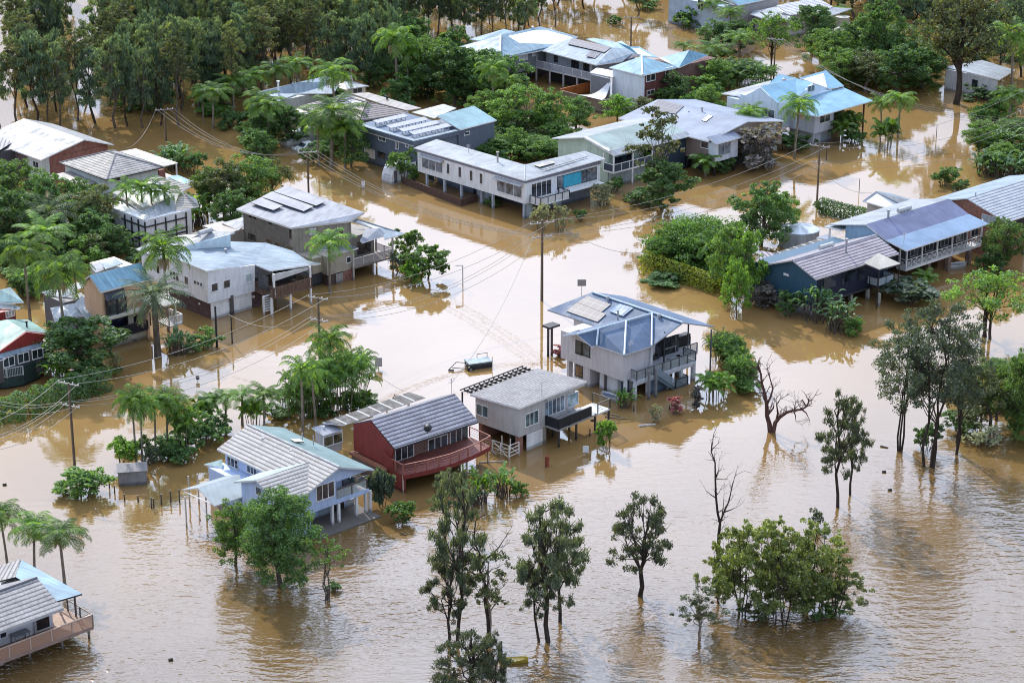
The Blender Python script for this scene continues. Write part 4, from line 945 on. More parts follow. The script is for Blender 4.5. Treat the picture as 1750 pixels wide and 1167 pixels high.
# --- peach house behind the big bush
f11 = (0, 430)
h = House('peach coloured house with steep light blue roof and dark glazed bay', f11, (860, 345), 6.3, 43)
pe = paint((.62, .42, .27), .6, .06)
u1 = h.T(1300, 235, 6.3)[0]; vr = h.T(757, 205, 7.6)[1]
h.gable('u', 0, u1, 0, vr, 2 * vr, 6.3, 7.6, mt_cyan, None, WHITE, mat2=mt_pale)
h.wallp(pe, [(.3, .3, 1.9), (.3, 2 * vr - .3, 3.5), (.3, 2 * vr - .3, 6.2), (.3, vr, 7.4), (.3, .3, 6.2)], (.2, 0, 0))
h.block(pe, .4, u1 - .3, .35, 2 * vr - .4, -1, 6.2)
cr_ = paint((.55, .53, .45))
bz = h.Rf(930, 560, .3); 
# dark bay
b = h.T(915, 415, 5.3); be = h.Rf(1080, 375, b[1])
h.rslab([[(b[0] - .05, b[1] - .05, 5.2), (be[0], b[1] - .05, 5.2), (be[0], .3, 5.95), (b[0] - .05, .3, 5.95)]], metal_roof((.08, .09, .12), .9, .3), DARK, .08)
h.block(glass((.03, .035, .04)), b[0], be[0] - .1, b[1], .3, 3.6, 5.15, 'bay_glazing')
h.posts([(b[0], b[1], 3.4, 5.2), (be[0] - .1, b[1], 3.4, 5.2), ((b[0] + be[0]) / 2, b[1] - .02, 3.4, 5.2)], DARK, .06)
h.slabz([(.1, b[1] - .5), (u1 * .85, b[1] - .5), (u1 * .85, .4), (.1, .4)], 3.5, .22, paint((.6, .6, .52)), 'balcony_floor')
zc = 1.75; q0 = h.T(940, 745, zc - .8)
h.rail([(.1, b[1] - .6), (u1 * .8, b[1] - .6)], zc - .45, 1.0, 'solid', DARK, paint((.012, .014, .024)), sp=2.5); h.slabz([(.1, b[1] - .6), (u1 * .8, b[1] - .6), (u1 * .8, .4), (.1, .4)], zc - .45, .15, DARK, 'deck')
h.panel('R', .3, 1000, 620, 150, 130, glass((.012, .014, .03)), 'sliding_door'); h.panel('R', .3, 1110, 605, 90, 110, paint((.5, .47, .38)), 'curtained_window'); h.panel('R', .3, 1215, 590, 120, 110, glass((.012, .014, .03)), 'sliding_door')
h.posts([(.2, b[1] - .4, -1, 3.4), (u1 * .82, b[1] - .4, -1, 3.4)], pe, .16, 'column'); h.block(cr_, .8, u1 - 1, .1, .3, -1, .9); h.panel('R', .1, 1155, 790, 25, 70, glass(), 'door')
# lower wings of corrugated iron
h.roof([[(700, 375, 4.3), (860, 560, 2.9), (885, 585, 2.7), (765, 615, 2.6), (640, 440, 4.0)]], metal_roof((.30, .35, .40), .45, .5, .4), WHITE, .1)
h.roof([[(345, 345, 3.6), (470, 318, 3.8), (660, 355, 3.8), (520, 390, 3.4)]], mt_blue, WHITE, .1); p = h.T(350, 350, 3.5); 
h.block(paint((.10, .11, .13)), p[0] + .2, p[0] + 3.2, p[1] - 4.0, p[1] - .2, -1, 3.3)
h.roof([[(430, 480, 3.2), (640, 440, 3.6), (740, 530, 3.2), (470, 600, 2.6)]], metal_roof((.29, .34, .39), .45, .5, .4), WHITE, .1)
p = h.T(432, 490, 3.1); h.block(metal_roof((.35, .40, .45), .45), p[0] + .1, p[0] + 3.6, p[1] - 3.2, p[1] - .1, -1, 2.6)
h.roof([[(870, 100, 3.3), (990, 60, 3.5), (1050, 100, 3.3), (900, 150, 3.1)]], mt_blue, GREYP, .1); h.roof([[(760, 120, 3.0), (860, 85, 3.0), (900, 150, 2.9), (820, 180, 2.9)], [(560, 300, 3.3), (720, 240, 3.5), (730, 300, 3.4), (600, 345, 3.3)]], mt_grey, GREYP, .1)
p = h.T(880, 140, 3.0); h.block(cr_, p[0] + .2, p[0] + 3.4, p[1] - 1.5, p[1] + 3.0, -1, 2.85)
# right balcony
p = h.T(1450, 640, 1.7); q_ = h.T(1600, 625, 1.7)
h.slabz([(p[0], p[1]), (q_[0], p[1]), (q_[0], p[1] + 2.5), (p[0], p[1] + 2.5)], 1.7, .15, paint((.35, .33, .33)), 'balcony_floor'); h.rail([(p[0], p[1] + .05), (q_[0], p[1] + .05), (q_[0], p[1] + 2.4)], 1.7, 1.0, 'bal', WHITE)
h.posts([(q_[0] - .5, p[1] + .6, -1, 4.2)], cr_, .12, 'column'); h.rslab([[(p[0] - 1.5, p[1], 4.1), (q_[0] - .2, p[1], 4.1), (q_[0] - .2, p[1] + 3, 4.4), (p[0] - 1.5, p[1] + 3, 4.4)]], cr_, cr_, .15)
h.done()

# --- red house with green roofs at the left edge
h = House('dark red house with pale green roofs and a curved dark verandah at the left edge', f11, (345, 828), 3.2, 43)
rd = boards((.26, .035, .03), .3)
p_ = h.T(225, 672, 4.6); 
h.roof([[(0, 845, 3.9), (222, 675, 5.0), (60, 580, 5.0), (-260, 640, 3.9)], [(222, 672, 5.0), (435, 700, 4.0), (240, 580, 4.0), (60, 578, 5.0)]], mt_green, WHITE, .12)
h.roof([[(345, 828, 3.2), (-120, 960, 3.2), (-120, 870, 3.7), (0, 860, 3.7), (360, 765, 3.7)]], mt_pale, WHITE, .12, 'verandah_roof')
g0 = h.T(20, 838, 3.75)[1] if False else h.T(345, 780, 3.6)[1]
h.wallR(rd, g0, [(0, 852), (225, 688), (405, 710), (345, 775), (0, 870)])
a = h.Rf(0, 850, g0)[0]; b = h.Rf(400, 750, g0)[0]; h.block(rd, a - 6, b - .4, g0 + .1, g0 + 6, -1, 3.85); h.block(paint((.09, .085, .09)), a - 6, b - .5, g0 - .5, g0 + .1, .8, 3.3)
for x in (75, 200, 320): h.win('R', g0 - .5, x, 940 - (x - 75) * .28, 70, 70, 2, WHITE, glass())
dz = 1.2
dk = [h.T(x, y, dz) for x, y in ((-120, 1090), (60, 1080), (200, 1055), (320, 1000), (400, 930), (430, 880))]
h.slabz([p[:2] for p in dk] + [(dk[-1][0], g0), (dk[0][0], g0)], dz, .15, paint((.13, .13, .13)), 'deck')
mb = MB()
for a_, b_ in zip(dk[:-1], dk[1:]): mb.extr([(a_[0], a_[1], .15), (b_[0], b_[1], .15), (b_[0], b_[1], dz + .9), (a_[0], a_[1], dz + .9)], (0, .08, 0))
h.part('verandah_skirt', mb, vboards((.025, .05, .05), .2))
h.rail([p[:2] for p in dk[:3]], dz, 1.0, 'bal', paint((.4, .42, .43))); h.posts([(dk[1][0], dk[1][1] + .3, -1, 3.1), (dk[3][0], dk[3][1] + .3, -1, 3.1), (dk[4][0] - .2, dk[4][1] + .3, -1, 3.2)], DARK, .07)
h.roof([[(0, 430, 6.0), (0, 325, 6.8), (90, 305, 6.8), (202, 430, 6.0), (60, 440, 5.9)]], mt_teal, WHITE, .12); h.roof([[(-150, 470, 5.4), (-20, 405, 5.8), (0, 415, 5.8), (178, 475, 5.3), (165, 490, 5.2)]], mt_pale, WHITE, .1)
q0 = h.T(150, 485, 5.2); h.block(rd, q0[0] - 6, q0[0] - .1, q0[1] + .3, q0[1] + 5, -1, 5.1); h.win('R', q0[1] + .3, 85, 530, 55, 45, 3, WHITE, glass((.2, .15, .12)))
h.flue(230, 650, 4.6, .6, .09, DARK)
h.done()

# --- brick gable house, far left
f1 = (0, 180)
h = House('brick gabled house with long shiny white metal roof at the left edge', f1, (345, 467), 3.3, 43)
ur = h.T(640, 265, 4.8); u1 = h.T(955, 330, 3.3)[0]; vE = h.T(195, 115, 4.8)[1]
h.gable('v', -.1, vE, 0, ur[0], u1, 3.3, 4.8, metal_roof((.18, .21, .25), .7, .5, .4), brick((.27, .085, .06)), WHITE, ins=.5, mat2=metal_roof((.3, .31, .32), .7))
br = brick((.27, .085, .06)); h.block(br, 1.6, u1 - .6, .5, vE - .4, -1, 3.25); h.block(boards((.52, .56, .56), .5), .5, 1.65, .52, vE - .4, -1, 3.25)
h.win('L', .5, 308, 510, 55, 50, 2); h.block(paint((.14, .10, .10)), .44, .5, 4.0, vE - 2, -1, 3.2)
h.onroof([[(370, 300, 3.9), (410, 270, 4.1), (435, 282, 4.1), (398, 308, 3.9)]], WHITE, .1, .12, 'skylight')
h.done()
h = House('striped grey roofed outbuilding at the left edge, next to the brick gabled house', f1, (115, 315), 3.6, 43, 'outbuilding', 'outbuilding')
h.roof([[(115, 312, 3.6), (0, 262, 3.6), (-160, 300, 4.2), (-60, 420, 3.6)]], tile_roof((.3, .3, .31), .5, .4), DARK, .1)
h.block(paint((.08, .08, .09)), -6, -.4, -2.0, 3, -1, 3.3); h.done()

# --- tiled house behind it
h = House('white house with hipped mossy grey tile roof behind the left-hand trees', f1, (910, 637), 4.3, 43)
u1 = h.T(1382, 525, 4.3)[0]; vE = h.T(505, 490, 4.3)[1]
tg = tile_roof((.27, .265, .26), .42, .25, .33, .4)
h.hip(0, u1, 0, vE, 4.3, 6.0, tg, DARK, 'v', u1 / 2, vE - u1 / 2 - 1.6 if vE > u1 else u1 / 2, cap=paint((.2, .2, .2)))
wl_ = boards((.50, .58, .60), .5); h.block(wl_, .5, u1 - .5, .5, vE - .5, 1.6, 4.2); h.block(brick((.26, .08, .06)), .6, u1 - .6, .6, vE - .6, -1, 1.6)
h.win('R', .5, 990, 635, 65, 22, 2)
h.roof([[(425, 600, 3.3), (640, 552, 3.5), (890, 640, 3.3), (700, 692, 3.1)]], metal_roof((.32, .30, .29), .7, .5, .4), GREYP, .12, 'carport_roof')
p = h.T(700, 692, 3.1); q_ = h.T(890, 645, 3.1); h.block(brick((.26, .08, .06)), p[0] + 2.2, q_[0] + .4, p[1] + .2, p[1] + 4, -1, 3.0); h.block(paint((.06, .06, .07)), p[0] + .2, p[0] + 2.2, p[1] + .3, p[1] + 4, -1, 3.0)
h.roof([[(1020, 395, 4.1), (1160, 370, 4.3), (1520, 492, 4.2), (1400, 522, 4.0)]], metal_roof((.30, .30, .29), .8, .5, .4), WHITE, .1, 'patio_roof')
p = h.T(1400, 530, 3.9); h.block(brick((.26, .08, .06)), u1, u1 + .9, p[1] - .2, p[1] + 2, -1, 3.7); q_ = h.T(1515, 500, 4.0); h.posts([(q_[0] - .1, q_[1] + .1, -1, 4.1)]); h.slabz([(u1 + 1, p[1] - .5), (q_[0], p[1] - .5), (q_[0], p[1] + 3), (u1 + 1, p[1] + 3)], 2.2, 3, paint((.45, .45, .45)), 'balcony_floor')
h.done()
# --- lower tiled house with white panelled verandah
h = House('house with cream grey tiled roof and white panelled verandah behind three palms', f1, (1235, 975), 4.0, 43)
u1 = h.T(1660, 870, 4.0)[0]
h.roof([[(1235, 975, 3.9), (1500, 900, 3.9), (1490, 760, 4.9), (1180, 925, 3.9)]], mt_white, WHITE, .1)
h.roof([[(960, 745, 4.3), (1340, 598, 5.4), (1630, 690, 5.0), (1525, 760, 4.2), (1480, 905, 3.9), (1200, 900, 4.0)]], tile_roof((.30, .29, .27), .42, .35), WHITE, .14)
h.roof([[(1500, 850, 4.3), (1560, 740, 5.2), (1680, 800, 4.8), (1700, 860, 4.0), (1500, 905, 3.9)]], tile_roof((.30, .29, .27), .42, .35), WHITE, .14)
h.roof([[(1430, 610, 4.6), (1520, 596, 4.7), (1660, 655, 4.4), (1600, 685, 4.3)]], mt_cyan, WHITE, .12)
wp_ = paint((.62, .64, .67)); v9 = h.T(960, 745, 4.3)[1]
h.block(wp_, .2, u1 - .4, .2, v9 * .8, -1, 3.8)
mb = MB()
for z in (1.2, 1.7, 2.9): mb.box(.05, 6.0, .04, .2, z, z + .14); mb.box(.04, .2, .2, 5, z, z + .14)
for i in range(5): mb.box(.05 + i * 1.45, .15 + i * 1.45, .03, .2, -1, 3.6)
for i in range(4): mb.box(.03, .2, .1 + i * 1.4, .2 + i * 1.4, -1, 3.6)
h.part('verandah_frame', mb, DARK); h.done()

# --- brown tiled house with glare of panels and its low metal-roofed neighbour
f2 = (430, 100)
h = House('brown tiled hip roofed house with bright solar panels behind the tall palm', f2, (920, 532), 4.6, 43)
vE = h.T(395, 412, 4.6)[1]; u1 = h.T(1345, 462, 4.7)[0] 
apx = h.T(985, 367, 6.2)
h.roof([[(920, 532, 4.6), (985, 367, 6.1), (790, 305, 6.1), (395, 412, 4.6)], [(920, 532, 4.6), (1345, 460, 4.7), (985, 367, 6.1)]], t_brown, paint((.35, .33, .32)), .14)
h.rslab([[tuple(Vector(apx) + Vector((0, .05, -.05))), (u1, 0.1, 4.65), (u1, apx[1] * 2, 4.6), (.4, apx[1] * 2 + 3, 4.6), (apx[0], apx[1] + 3.5, 6.05)]], t_brown, paint((.35, .33, .32)), .14)
h.block(paint((.42, .40, .36)), .5, u1 - .6, .5, apx[1] * 2, -1, 4.4); h.block(paint((.42, .40, .36)), .5, 5, .5, vE - .6, -1, 4.4)
mb = MB(); mb.tube(h.T(920, 532, 4.7), h.T(985, 367, 6.2), .12); h.part('ridge_cap', mb, paint((.1, .09, .09)))
panel_glare = metal_roof((.40, .40, .42), 1.0, .2, .1)  # pale sheet colour stands in for the white glare on the solar panels
h.onroof([[(760, 345, 5.65), (800, 308, 6.0), (975, 362, 6.0), (905, 408, 5.6)], [(690, 375, 5.3), (760, 345, 5.6), (955, 425, 5.45), (890, 466, 5.0)]], panel_glare, .1, .05)
h.roof([[(335, 440, 4.0), (385, 425, 4.0), (520, 470, 4.0), (460, 490, 4.0)]], paint((.6, .56, .48)), WHITE, .2)
h.roof([[(850, 300, 4.9), (1000, 292, 5.0), (1450, 425, 4.8), (1330, 445, 4.7), (1100, 385, 4.8)]], metal_roof((.33, .31, .30), .7, .5, .4), GREYP, .1)
mb = MB(); p = h.T(1150, 345, 5.0); mb.tube((p[0], p[1], 4.8), (p[0], p[1], 5.2), .04); mb.tube((p[0], p[1], 5.2), (p[0] + .15, p[1] - .15, 5.35), .42, .1, 12); h.part('satellite_dish', mb, DARK)
h.done()
h = House('low house with pale weathered metal roof half hidden by palms at the forest edge', f2, (215, 370), 4.0, 43)
h.roof([[(215, 370, 4.0), (45, 300, 4.0), (60, 282, 4.3), (400, 205, 5.2), (640, 150, 5.2), (760, 200, 4.6), (700, 300, 4.0), (390, 300, 4.0)]], mt_pale, WHITE, .12)
h.roof([[(820, 262, 4.4), (790, 195, 5.0), (860, 195, 5.0), (1002, 235, 4.4)]], metal_roof((.45, .47, .48), .7), GREYP, .14)
p = h.T(825, 270, 4.2); q_ = h.T(998, 240, 4.2); cw = paint((.62, .56, .42)); h.block(cw, p[0], q_[0] - .2, p[1] + .1, p[1] + 4, -1, 4.15); h.win('R', p[1] + .1, 905, 275, 70, 35, 2); h.block(paint((.4, .42, .42)), .5, p[0] - 2, .8, 5, -1, 3.8)
h.flue(230, 295, 4.3, 1.6, .14, WHITE); h.done()

# --- dark slate flat-roofed house with panel racks
h = House('dark slate flat roofed house with rows of panels on racks, beside the caravan', f2, (1385, 705), 5.1, 43)
vE = h.T(930, 552, 5.1)[1]; u1 = h.T(1786, 590, 5.1)[0]
sw = paint((.10, .125, .17), .6, .08)
h.rslab([[(-.1, -.1, 5.0), (u1, -.1, 5.0), (u1, vE, 5.0), (-.1, vE, 5.0)]], mt_slate, sw, .5)
cpg = paint((.42, .50, .54))
mb = MB(); mb.box(-.15, u1, -.15, .55, 5.0, 5.14); mb.box(-.15, .55, .55, vE, 5.0, 5.14); h.part('roof_edge', mb, mt_pale)
zt = h.Lf(1370, 840, .2)[2]
h.block(sw, .2, u1 - .2, .2, vE - .2, 2.2, 4.6); h.block(WHITE, .05, .12, .1, vE - .1, 4.3, 4.42, 'gutter')
h.block(sw, .6, u1 - .5, 3.5, vE - .3, -1, 2.2); h.posts([(.35, .35, -1, 2.2), (.35, 3.4, -1, 2.2)], WHITE, .15); h.panel('L', .58, 1008, 805, 95, 80, WHITE, 'garage_door'); h.panel('L', .58, 1110, 820, 60, 60, glass(), 'door')
h.win('L', .2, 1115, 680, 55, 40, 2, gl=glass()); h.win('L', .2, 1242, 735, 22, 70, 2, gl=glass()); h.win('L', .2, 1330, 742, 20, 25, 1, gl=glass())
for (a, b, c, d) in (((1035, 530), (1315, 475), (1330, 485), (1060, 540)), ((1150, 572), (1480, 500), (1500, 512), (1175, 582)), ((1255, 602), (1590, 530), (1610, 542), (1275, 612)), ((1345, 628), (1690, 560), (1710, 572), (1370, 640))):
    A = h.T(*a, 5.75); B = h.T(*b, 5.75); mb = MB(); v = A[1]
    mb.slab([(A[0], v, 5.75), (B[0], v, 5.75), (B[0], v - .95, 5.55), (A[0], v - .95, 5.55)], .06)
    h.part('solar_panel', mb, paint((.33, .34, .40), .4)); mb = MB(); n = 6
    for i in range(n): x = A[0] + (B[0] - A[0]) * (i + .5) / n; mb.box(x - .05, x + .05, v - .1, v, 5, 5.7); mb.box(x - .05, x + .05, v - .9, v - .82, 5, 5.55)
    h.part('panel_rack', mb, paint((.6, .62, .66)))
h.roof([[(1370, 460, 4.9), (1640, 390, 4.9), (1750, 425, 4.9), (1560, 512, 4.9)]], metal_roof((.38, .40, .40), .5), WHITE, .08)
h.roof([[(1785, 608, 5.3), (2095, 528, 5.3), (1900, 405, 6.3), (1582, 490, 6.3)]], metal_roof((.18, .31, .35), .42, .5, .15), WHITE, .14)
p = h.T(1785, 608, 5.3); q_ = h.T(2095, 530, 5.3); h.block(sw, p[0], q_[0] - .3, p[1] + .4, p[1] + 6, -1, 5.2); h.win('R', p[1] + .4, 1840, 640, 40, 20, 1)
h.done()

# --- top centre compound
f4 = (780, 20)
h = House('large house with broad pale blue hip roofs and brick wing near the forest', f4, (372, 398), 5.0, 44)
u1 = h.T(716, 334, 5.0)[0]; sg = boards((.19, .21, .24), .25)
h.roof([[(372, 398, 5.0), (378, 202, 6.8), (715, 128, 6.8), (1040, 215, 6.0), (930, 270, 5.4), (716, 334, 5.0)], [(372, 398, 5.0), (0, 310, 5.0), (70, 285, 5.4), (378, 202, 6.8)]], mt_blue, WHITE, .14)
h.roof([[(110, 237, 5.0), (405, 150, 6.0), (500, 172, 5.9), (200, 250, 5.2)]], mt_blue, WHITE, .14)
mb = MB(); mb.tube(h.T(372, 398, 5.1), h.T(378, 200, 6.9), .13); h.part('ridge_cap', mb, WHITE)
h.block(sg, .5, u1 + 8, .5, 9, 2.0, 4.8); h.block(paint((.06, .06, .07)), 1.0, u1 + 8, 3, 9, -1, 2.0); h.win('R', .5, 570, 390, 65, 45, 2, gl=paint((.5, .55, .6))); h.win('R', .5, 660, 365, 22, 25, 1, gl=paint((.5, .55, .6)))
h.block(sg, .6, 1.4, .6, h.T(0, 310, 5)[1] - .5, -1, 4.8); h.posts([(h.Rf(600, 500, .6)[0], .7, -1, 2)], GREYP, .1)
h.flue(650, 160, 6.5, .5, .12, WHITE)
# verandah wing
p = h.T(1190, 456, 5.0); q_ = h.T(712, 328, 5.0); uv = p[0]; 
h.roof([[(1190, 456, 5.0), (712, 328, 5.0), (985, 225, 6.1), (1330, 310, 6.1), (1270, 358, 5.7)], [(1190, 456, 5.0), (1270, 358, 5.7), (1330, 310, 6.2), (1430, 315, 6.1), (1520, 352, 5.7), (1420, 425, 5.0)]], mt_pale, WHITE, .14)
h.roof([[(1330, 312, 6.2), (1110, 235, 5.6), (1170, 225, 5.8), (1370, 262, 5.9), (1410, 250, 6.1), (1480, 300, 6.0), (1560, 300, 5.6), (1720, 390, 5.2), (1560, 380, 5.2)]], mt_cyan, WHITE, .12)
h.roof([[(1730, 400, 4.8), (1760, 390, 5.0), (1990, 330, 6.0), (2150, 370, 4.8), (1900, 480, 4.5)]], mt_cyan, WHITE, .12)
h.block(brick((.14, .05, .045)), h.T(1900, 480, 4.4)[0], h.T(2150, 370, 4.6)[0], h.T(1900, 480, 4.4)[1] + .4, h.T(1900, 480, 4.4)[1] + 6, -1, 4.4)
zf = 2.3; wa = uv + .3; V0 = p[1]; V1 = q_[1]
vw = paint((.32, .35, .40)); h.block(vw, uv + 2.2, uv + 9, V0 + .5, V1 - .2, zf, 4.9)
fa = h.T(1148, 580, zf); fbk = h.T(715, 462, zf); fu = fa[0]
h.slabz([(fu, fa[1]), (uv + 2.3, fa[1]), (uv + 2.3, fbk[1]), (fu, fbk[1])], zf, .25, paint((.55, .57, .6)), 'verandah_floor'); h.rail([(fu + .05, fa[1]), (fu + .05, fbk[1])], zf, 1.0, 'solid', WHITE, paint((.34, .36, .42)), sp=2.0)
h.posts([(fu + .1, fa[1] + (fbk[1] - fa[1]) * i / 4, -1, 4.9 if i in (0, 4) else zf) for i in range(5)], paint((.5, .5, .52)), .1)
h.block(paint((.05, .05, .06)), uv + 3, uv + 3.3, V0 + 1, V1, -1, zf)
for x, y, w in ((1015, 450, 60), (1110, 475, 45), (850, 400, 30)): h.panel('L', uv + 2.2, x, y, w, 60, glass((.02, .02, .025)), 'sliding_door')
h.onroof([[(950, 282, 5.75), (990, 232, 6.1), (1325, 310, 6.1), (1265, 355, 5.75)], [(1105, 385, 5.4), (1150, 340, 5.7), (1240, 360, 5.6), (1185, 405, 5.3)]], solar(), .1, .05)
h.onroof([[(1415, 440, 5.2), (1510, 360, 5.7), (1580, 375, 5.5), (1450, 420, 5.2)]], solar(), .1, .05)
# white and brick wing
p = h.T(1590, 547, 5.6); l = h.T(1305, 478, 5.6); r = h.T(1896, 474, 5.6); a = h.T(1582, 382, 6.9)
h.roof([[(1590, 547, 5.6), (1305, 478, 5.6), (1582, 382, 6.9)], [(1590, 547, 5.6), (1582, 382, 6.9), (1896, 474, 5.6)]], mt_cyan, WHITE, .14)
h.rslab([[l, a, (r[0], l[1], 5.6)], [r, (r[0], l[1], 5.6), a]], mt_cyan, WHITE, .14)
mb = MB(); mb.tube((p[0], p[1], 5.7), (a[0], a[1], 7.0), .13); h.part('ridge_cap', mb, WHITE)
wq = paint((.66, .73, .82), .5, .04); h.block(wq, p[0] + .3, p[0] + .8, p[1] + .3, l[1] - .6, -1, 5.5); h.block(brick((.16, .055, .05), (.1, .07, .06)), p[0] + .8, r[0] - .4, p[1] + .35, l[1] - .6, -1, 5.5)
h.win('R', p[1] + .35, 1660, 560, 70, 55, 2); h.win('R', p[1] + .35, 1820, 515, 60, 60, 2); h.win('R', p[1] + .35, 1660, 690, 60, 30, 2)
h.roof([[(1140, 520, 4.5), (1200, 480, 4.6), (1352, 508, 4.6), (1340, 562, 4.4)]], paint((.65, .66, .67), .5, .2), WHITE, .15)
pp = h.T(1150, 540, 4.3); h.block(paint((.20, .21, .24)), pp[0] + .1, pp[0] + .4, pp[1] - 3.5, pp[1], -1, 4.3)
h.done()
tf = (780, 20); fo4 = lambda a, b, z=0: (tf[0] + a / 5, tf[1] + b / 5, z)
wallfence('courtyard_fence', [fo4(890, 672, 1.4), fo4(1150, 610, 1.4)], 1.6, vboards((.38, .13, .04), .3), 'orange timber courtyard fence below the broad blue roofs', th=.15)
wallfence('courtyard_wall', [fo4(890, 672, 1.9), fo4(1240, 760, 1.9), fo4(1475, 702, 1.9)], 1.9, vboards((.20, .17, .14), .4), 'grey brown boarded courtyard wall around the shade sail', 'wall', .15)
mb = MB(); n = 10; A = P(*fo4(1325, 575, 4.2)); B = P(*fo4(1050, 710, 2.2)); Cc = P(*fo4(1240, 755, 2.0))
for i in range(n):
    for j in range(n - i):
        f_ = lambda i, j: (A * (1 - (i + j) / n) + B * (i / n) + Cc * (j / n) - Vector((0, 0, .9 * math.sin(math.pi * (i + j) / n))))
        mb.poly([f_(i, j), f_(i + 1, j), f_(i, j + 1)])
        if i + j < n - 1: mb.poly([f_(i + 1, j), f_(i + 1, j + 1), f_(i, j + 1)])
o = mb.build('shade_sail', paint((.6, .62, .65))); tag(o, 'white curved shade sail hung over the timber courtyard', 'shade sail')
sm = o.modifiers.new('thick', 'SOLIDIFY'); sm.thickness = .05

# --- green weatherboard house and grey blue roofed house
f5 = (950, 140)
h = House('pale green weatherboard house with ribbed green roof and dark verandah', f5, (495, 628), 4.6, 43)
vr = h.T(265, 467, 5.9)[1]; ue = h.T(1155, 455, 4.6)[0]
h.gable('u', 0, ue, 0, vr, 2 * vr + .5, 4.6, 5.9, metal_roof((.25, .32, .31), .42, .5, .15), None, WHITE, mat2=mt_white)
gb = boards((.42, .54, .46), .3)
h.wallp(gb, [(.7, 1.6, 2.2), (.7, 2 * vr, 2.2), (.7, 2 * vr, 4.6), (.7, vr, 5.75), (.7, 1.6, 5.0)], (.2, 0, 0)); h.block(gb, .9, ue - .6, 1.9, 2 * vr, -1, 4.5)
zf = 2.3; h.slabz([(.1, .1), (ue * .55, .1), (ue * .55, 2), (.1, 2)], zf, .2, WHITE, 'verandah_floor'); h.rail([(.12, 1.9), (.12, .12), (ue * .5, .12)], zf, 1.0, 'solid', WHITE, paint((.04, .06, .09)))
h.posts([(.15, .15, zf, 4.5), (.15, 1.9, zf, 4.5), (ue * .25, .15, -1, 4.5), (ue * .5, .15, -1, 4.5)], WHITE, .08); h.panel('R', 1.88, 580, 660, 160, 60, glass((.015, .02, .03)), 'sliding_door')
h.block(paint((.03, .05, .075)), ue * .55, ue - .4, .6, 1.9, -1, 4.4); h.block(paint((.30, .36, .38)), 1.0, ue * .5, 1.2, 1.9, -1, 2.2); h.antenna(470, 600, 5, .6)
h.rslab([[(-.05, -.1, 4.56), (ue, -.1, 4.56), (ue, .95, 4.95), (-.05, .95, 4.95)]], mt_white, WHITE, .08, 'verandah_roof'); h.rslab([[(-.05, .9, 4.97), (.5, .9, 4.97), (.5, vr, 5.97), (-.05, vr, 5.97)]], paint((.5, .5, .5), .6, .3), WHITE, .06, 'barge_flashing'); h.done()
h = House('house with plain grey blue roof and white bay, right of the green house', f5, (1345, 520), 4.6, 43)
ur = h.T(1500, 305, 5.9); vB = h.T(890, 145, 5.9)[1]; pl = metal_roof((.20, .235, .31), .8, .5, .08)
h.gable('v', .9, vB, 0, ur[0], ur[0] * 2, 4.6, 5.9, pl, paint((.32, .27, .24)), WHITE, ins=.4)
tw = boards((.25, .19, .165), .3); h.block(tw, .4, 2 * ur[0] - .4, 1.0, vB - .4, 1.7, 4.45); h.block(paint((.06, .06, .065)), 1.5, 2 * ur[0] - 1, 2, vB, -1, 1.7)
bx = h.T(1540, 655, 2.0); bu = h.Rf(1545, 560, .1)[0]
h.block(paint((.58, .63, .70)), .35, bu, -.1, 1.1, 1.9, 4.4); h.rslab([[(.0, -.5, 4.5), (bu + .3, -.5, 4.5), (bu + .3, 1.2, 5.1), (.0, 1.2, 5.1)]], pl, WHITE, .12); h.win('R', -.1, 1440, 565, 100, 95, 2, GREYP, glass((.09, .11, .13)))
h.win('L', .4, 1272, 537, 50, 50, 1, WHITE, glass((.06, .045, .04))); h.posts([(bu - .4, .2, -1, 1.9), (.6, .2, -1, 1.9), (.6, 5, -1, 1.8)], DARK, .1)
tri = [(0, 0, 4.6), (0, 5, 4.6), (ur[0], 0, 5.9)]
h.onplane([[(775, 245), (885, 155), (1095, 210), (1020, 280)]], tri, solar(), .1, .05); h.onplane([[(1245, 335), (1305, 290), (1340, 298), (1280, 345)]], tri, WHITE, .1, .08, 'skylight')
h.flue(1248, 275, 5.5, .8, .1, CONC); h.vent(1135, 275, 5.4, .15); h.done()

# --- cyan roofed house
f6 = (1200, 90)
h = House('white house with bright blue crossing gables, right of the top centre', f6, (990, 545), 4.9, 43)
ci = metal_roof((.13, .29, .41), .5, .35, .08)
h.roof([[(990, 545, 4.9), (828, 520, 4.9), (640, 428, 4.95), (805, 385, 5.6), (1210, 300, 5.7), (1458, 411, 4.9)]], ci, WHITE, .14)
h.roof([[(500, 290, 7.3), (640, 430, 5.9), (808, 385, 5.9), (802, 220, 7.3)], [(802, 220, 7.3), (808, 385, 5.95), (945, 258, 7.1)]], ci, WHITE, .12)
h.roof([[(835, 215, 7.2), (1057, 153, 7.3), (1212, 285, 6.0), (1095, 310, 5.95), (945, 256, 7.05)]], ci, WHITE, .12)
h.roof([[(570, 268, 7.0), (655, 185, 7.7), (800, 215, 7.3), (500, 288, 7.25)]], ci, WHITE, .12)
ww = paint((.60, .72, .82), .5, .04); g = h.T(650, 650, 2.4)[0]
um = h.T(640, 430, 5.9)[0] + .3
h.wallL(ww, um, [(500, 300), (640, 440), (655, 690), (320, 560), (310, 395)])
vb1 = h.Lf(320, 400, um)[1]; vf = h.Lf(650, 600, um)[1]
h.block(ww, um + .1, h.T(1100, 310, 5.9)[0], vf + .05, vb1, 2.0, 5.8)
h.wallR(ww, h.T(808, 385, 5.9)[1] + .3, [(815, 385), (945, 268), (1090, 312)]); h.win('R', h.T(808, 385, 5.9)[1] + .3, 930, 308, 62, 42, 2, gl=glass((.05, .07, .08)))
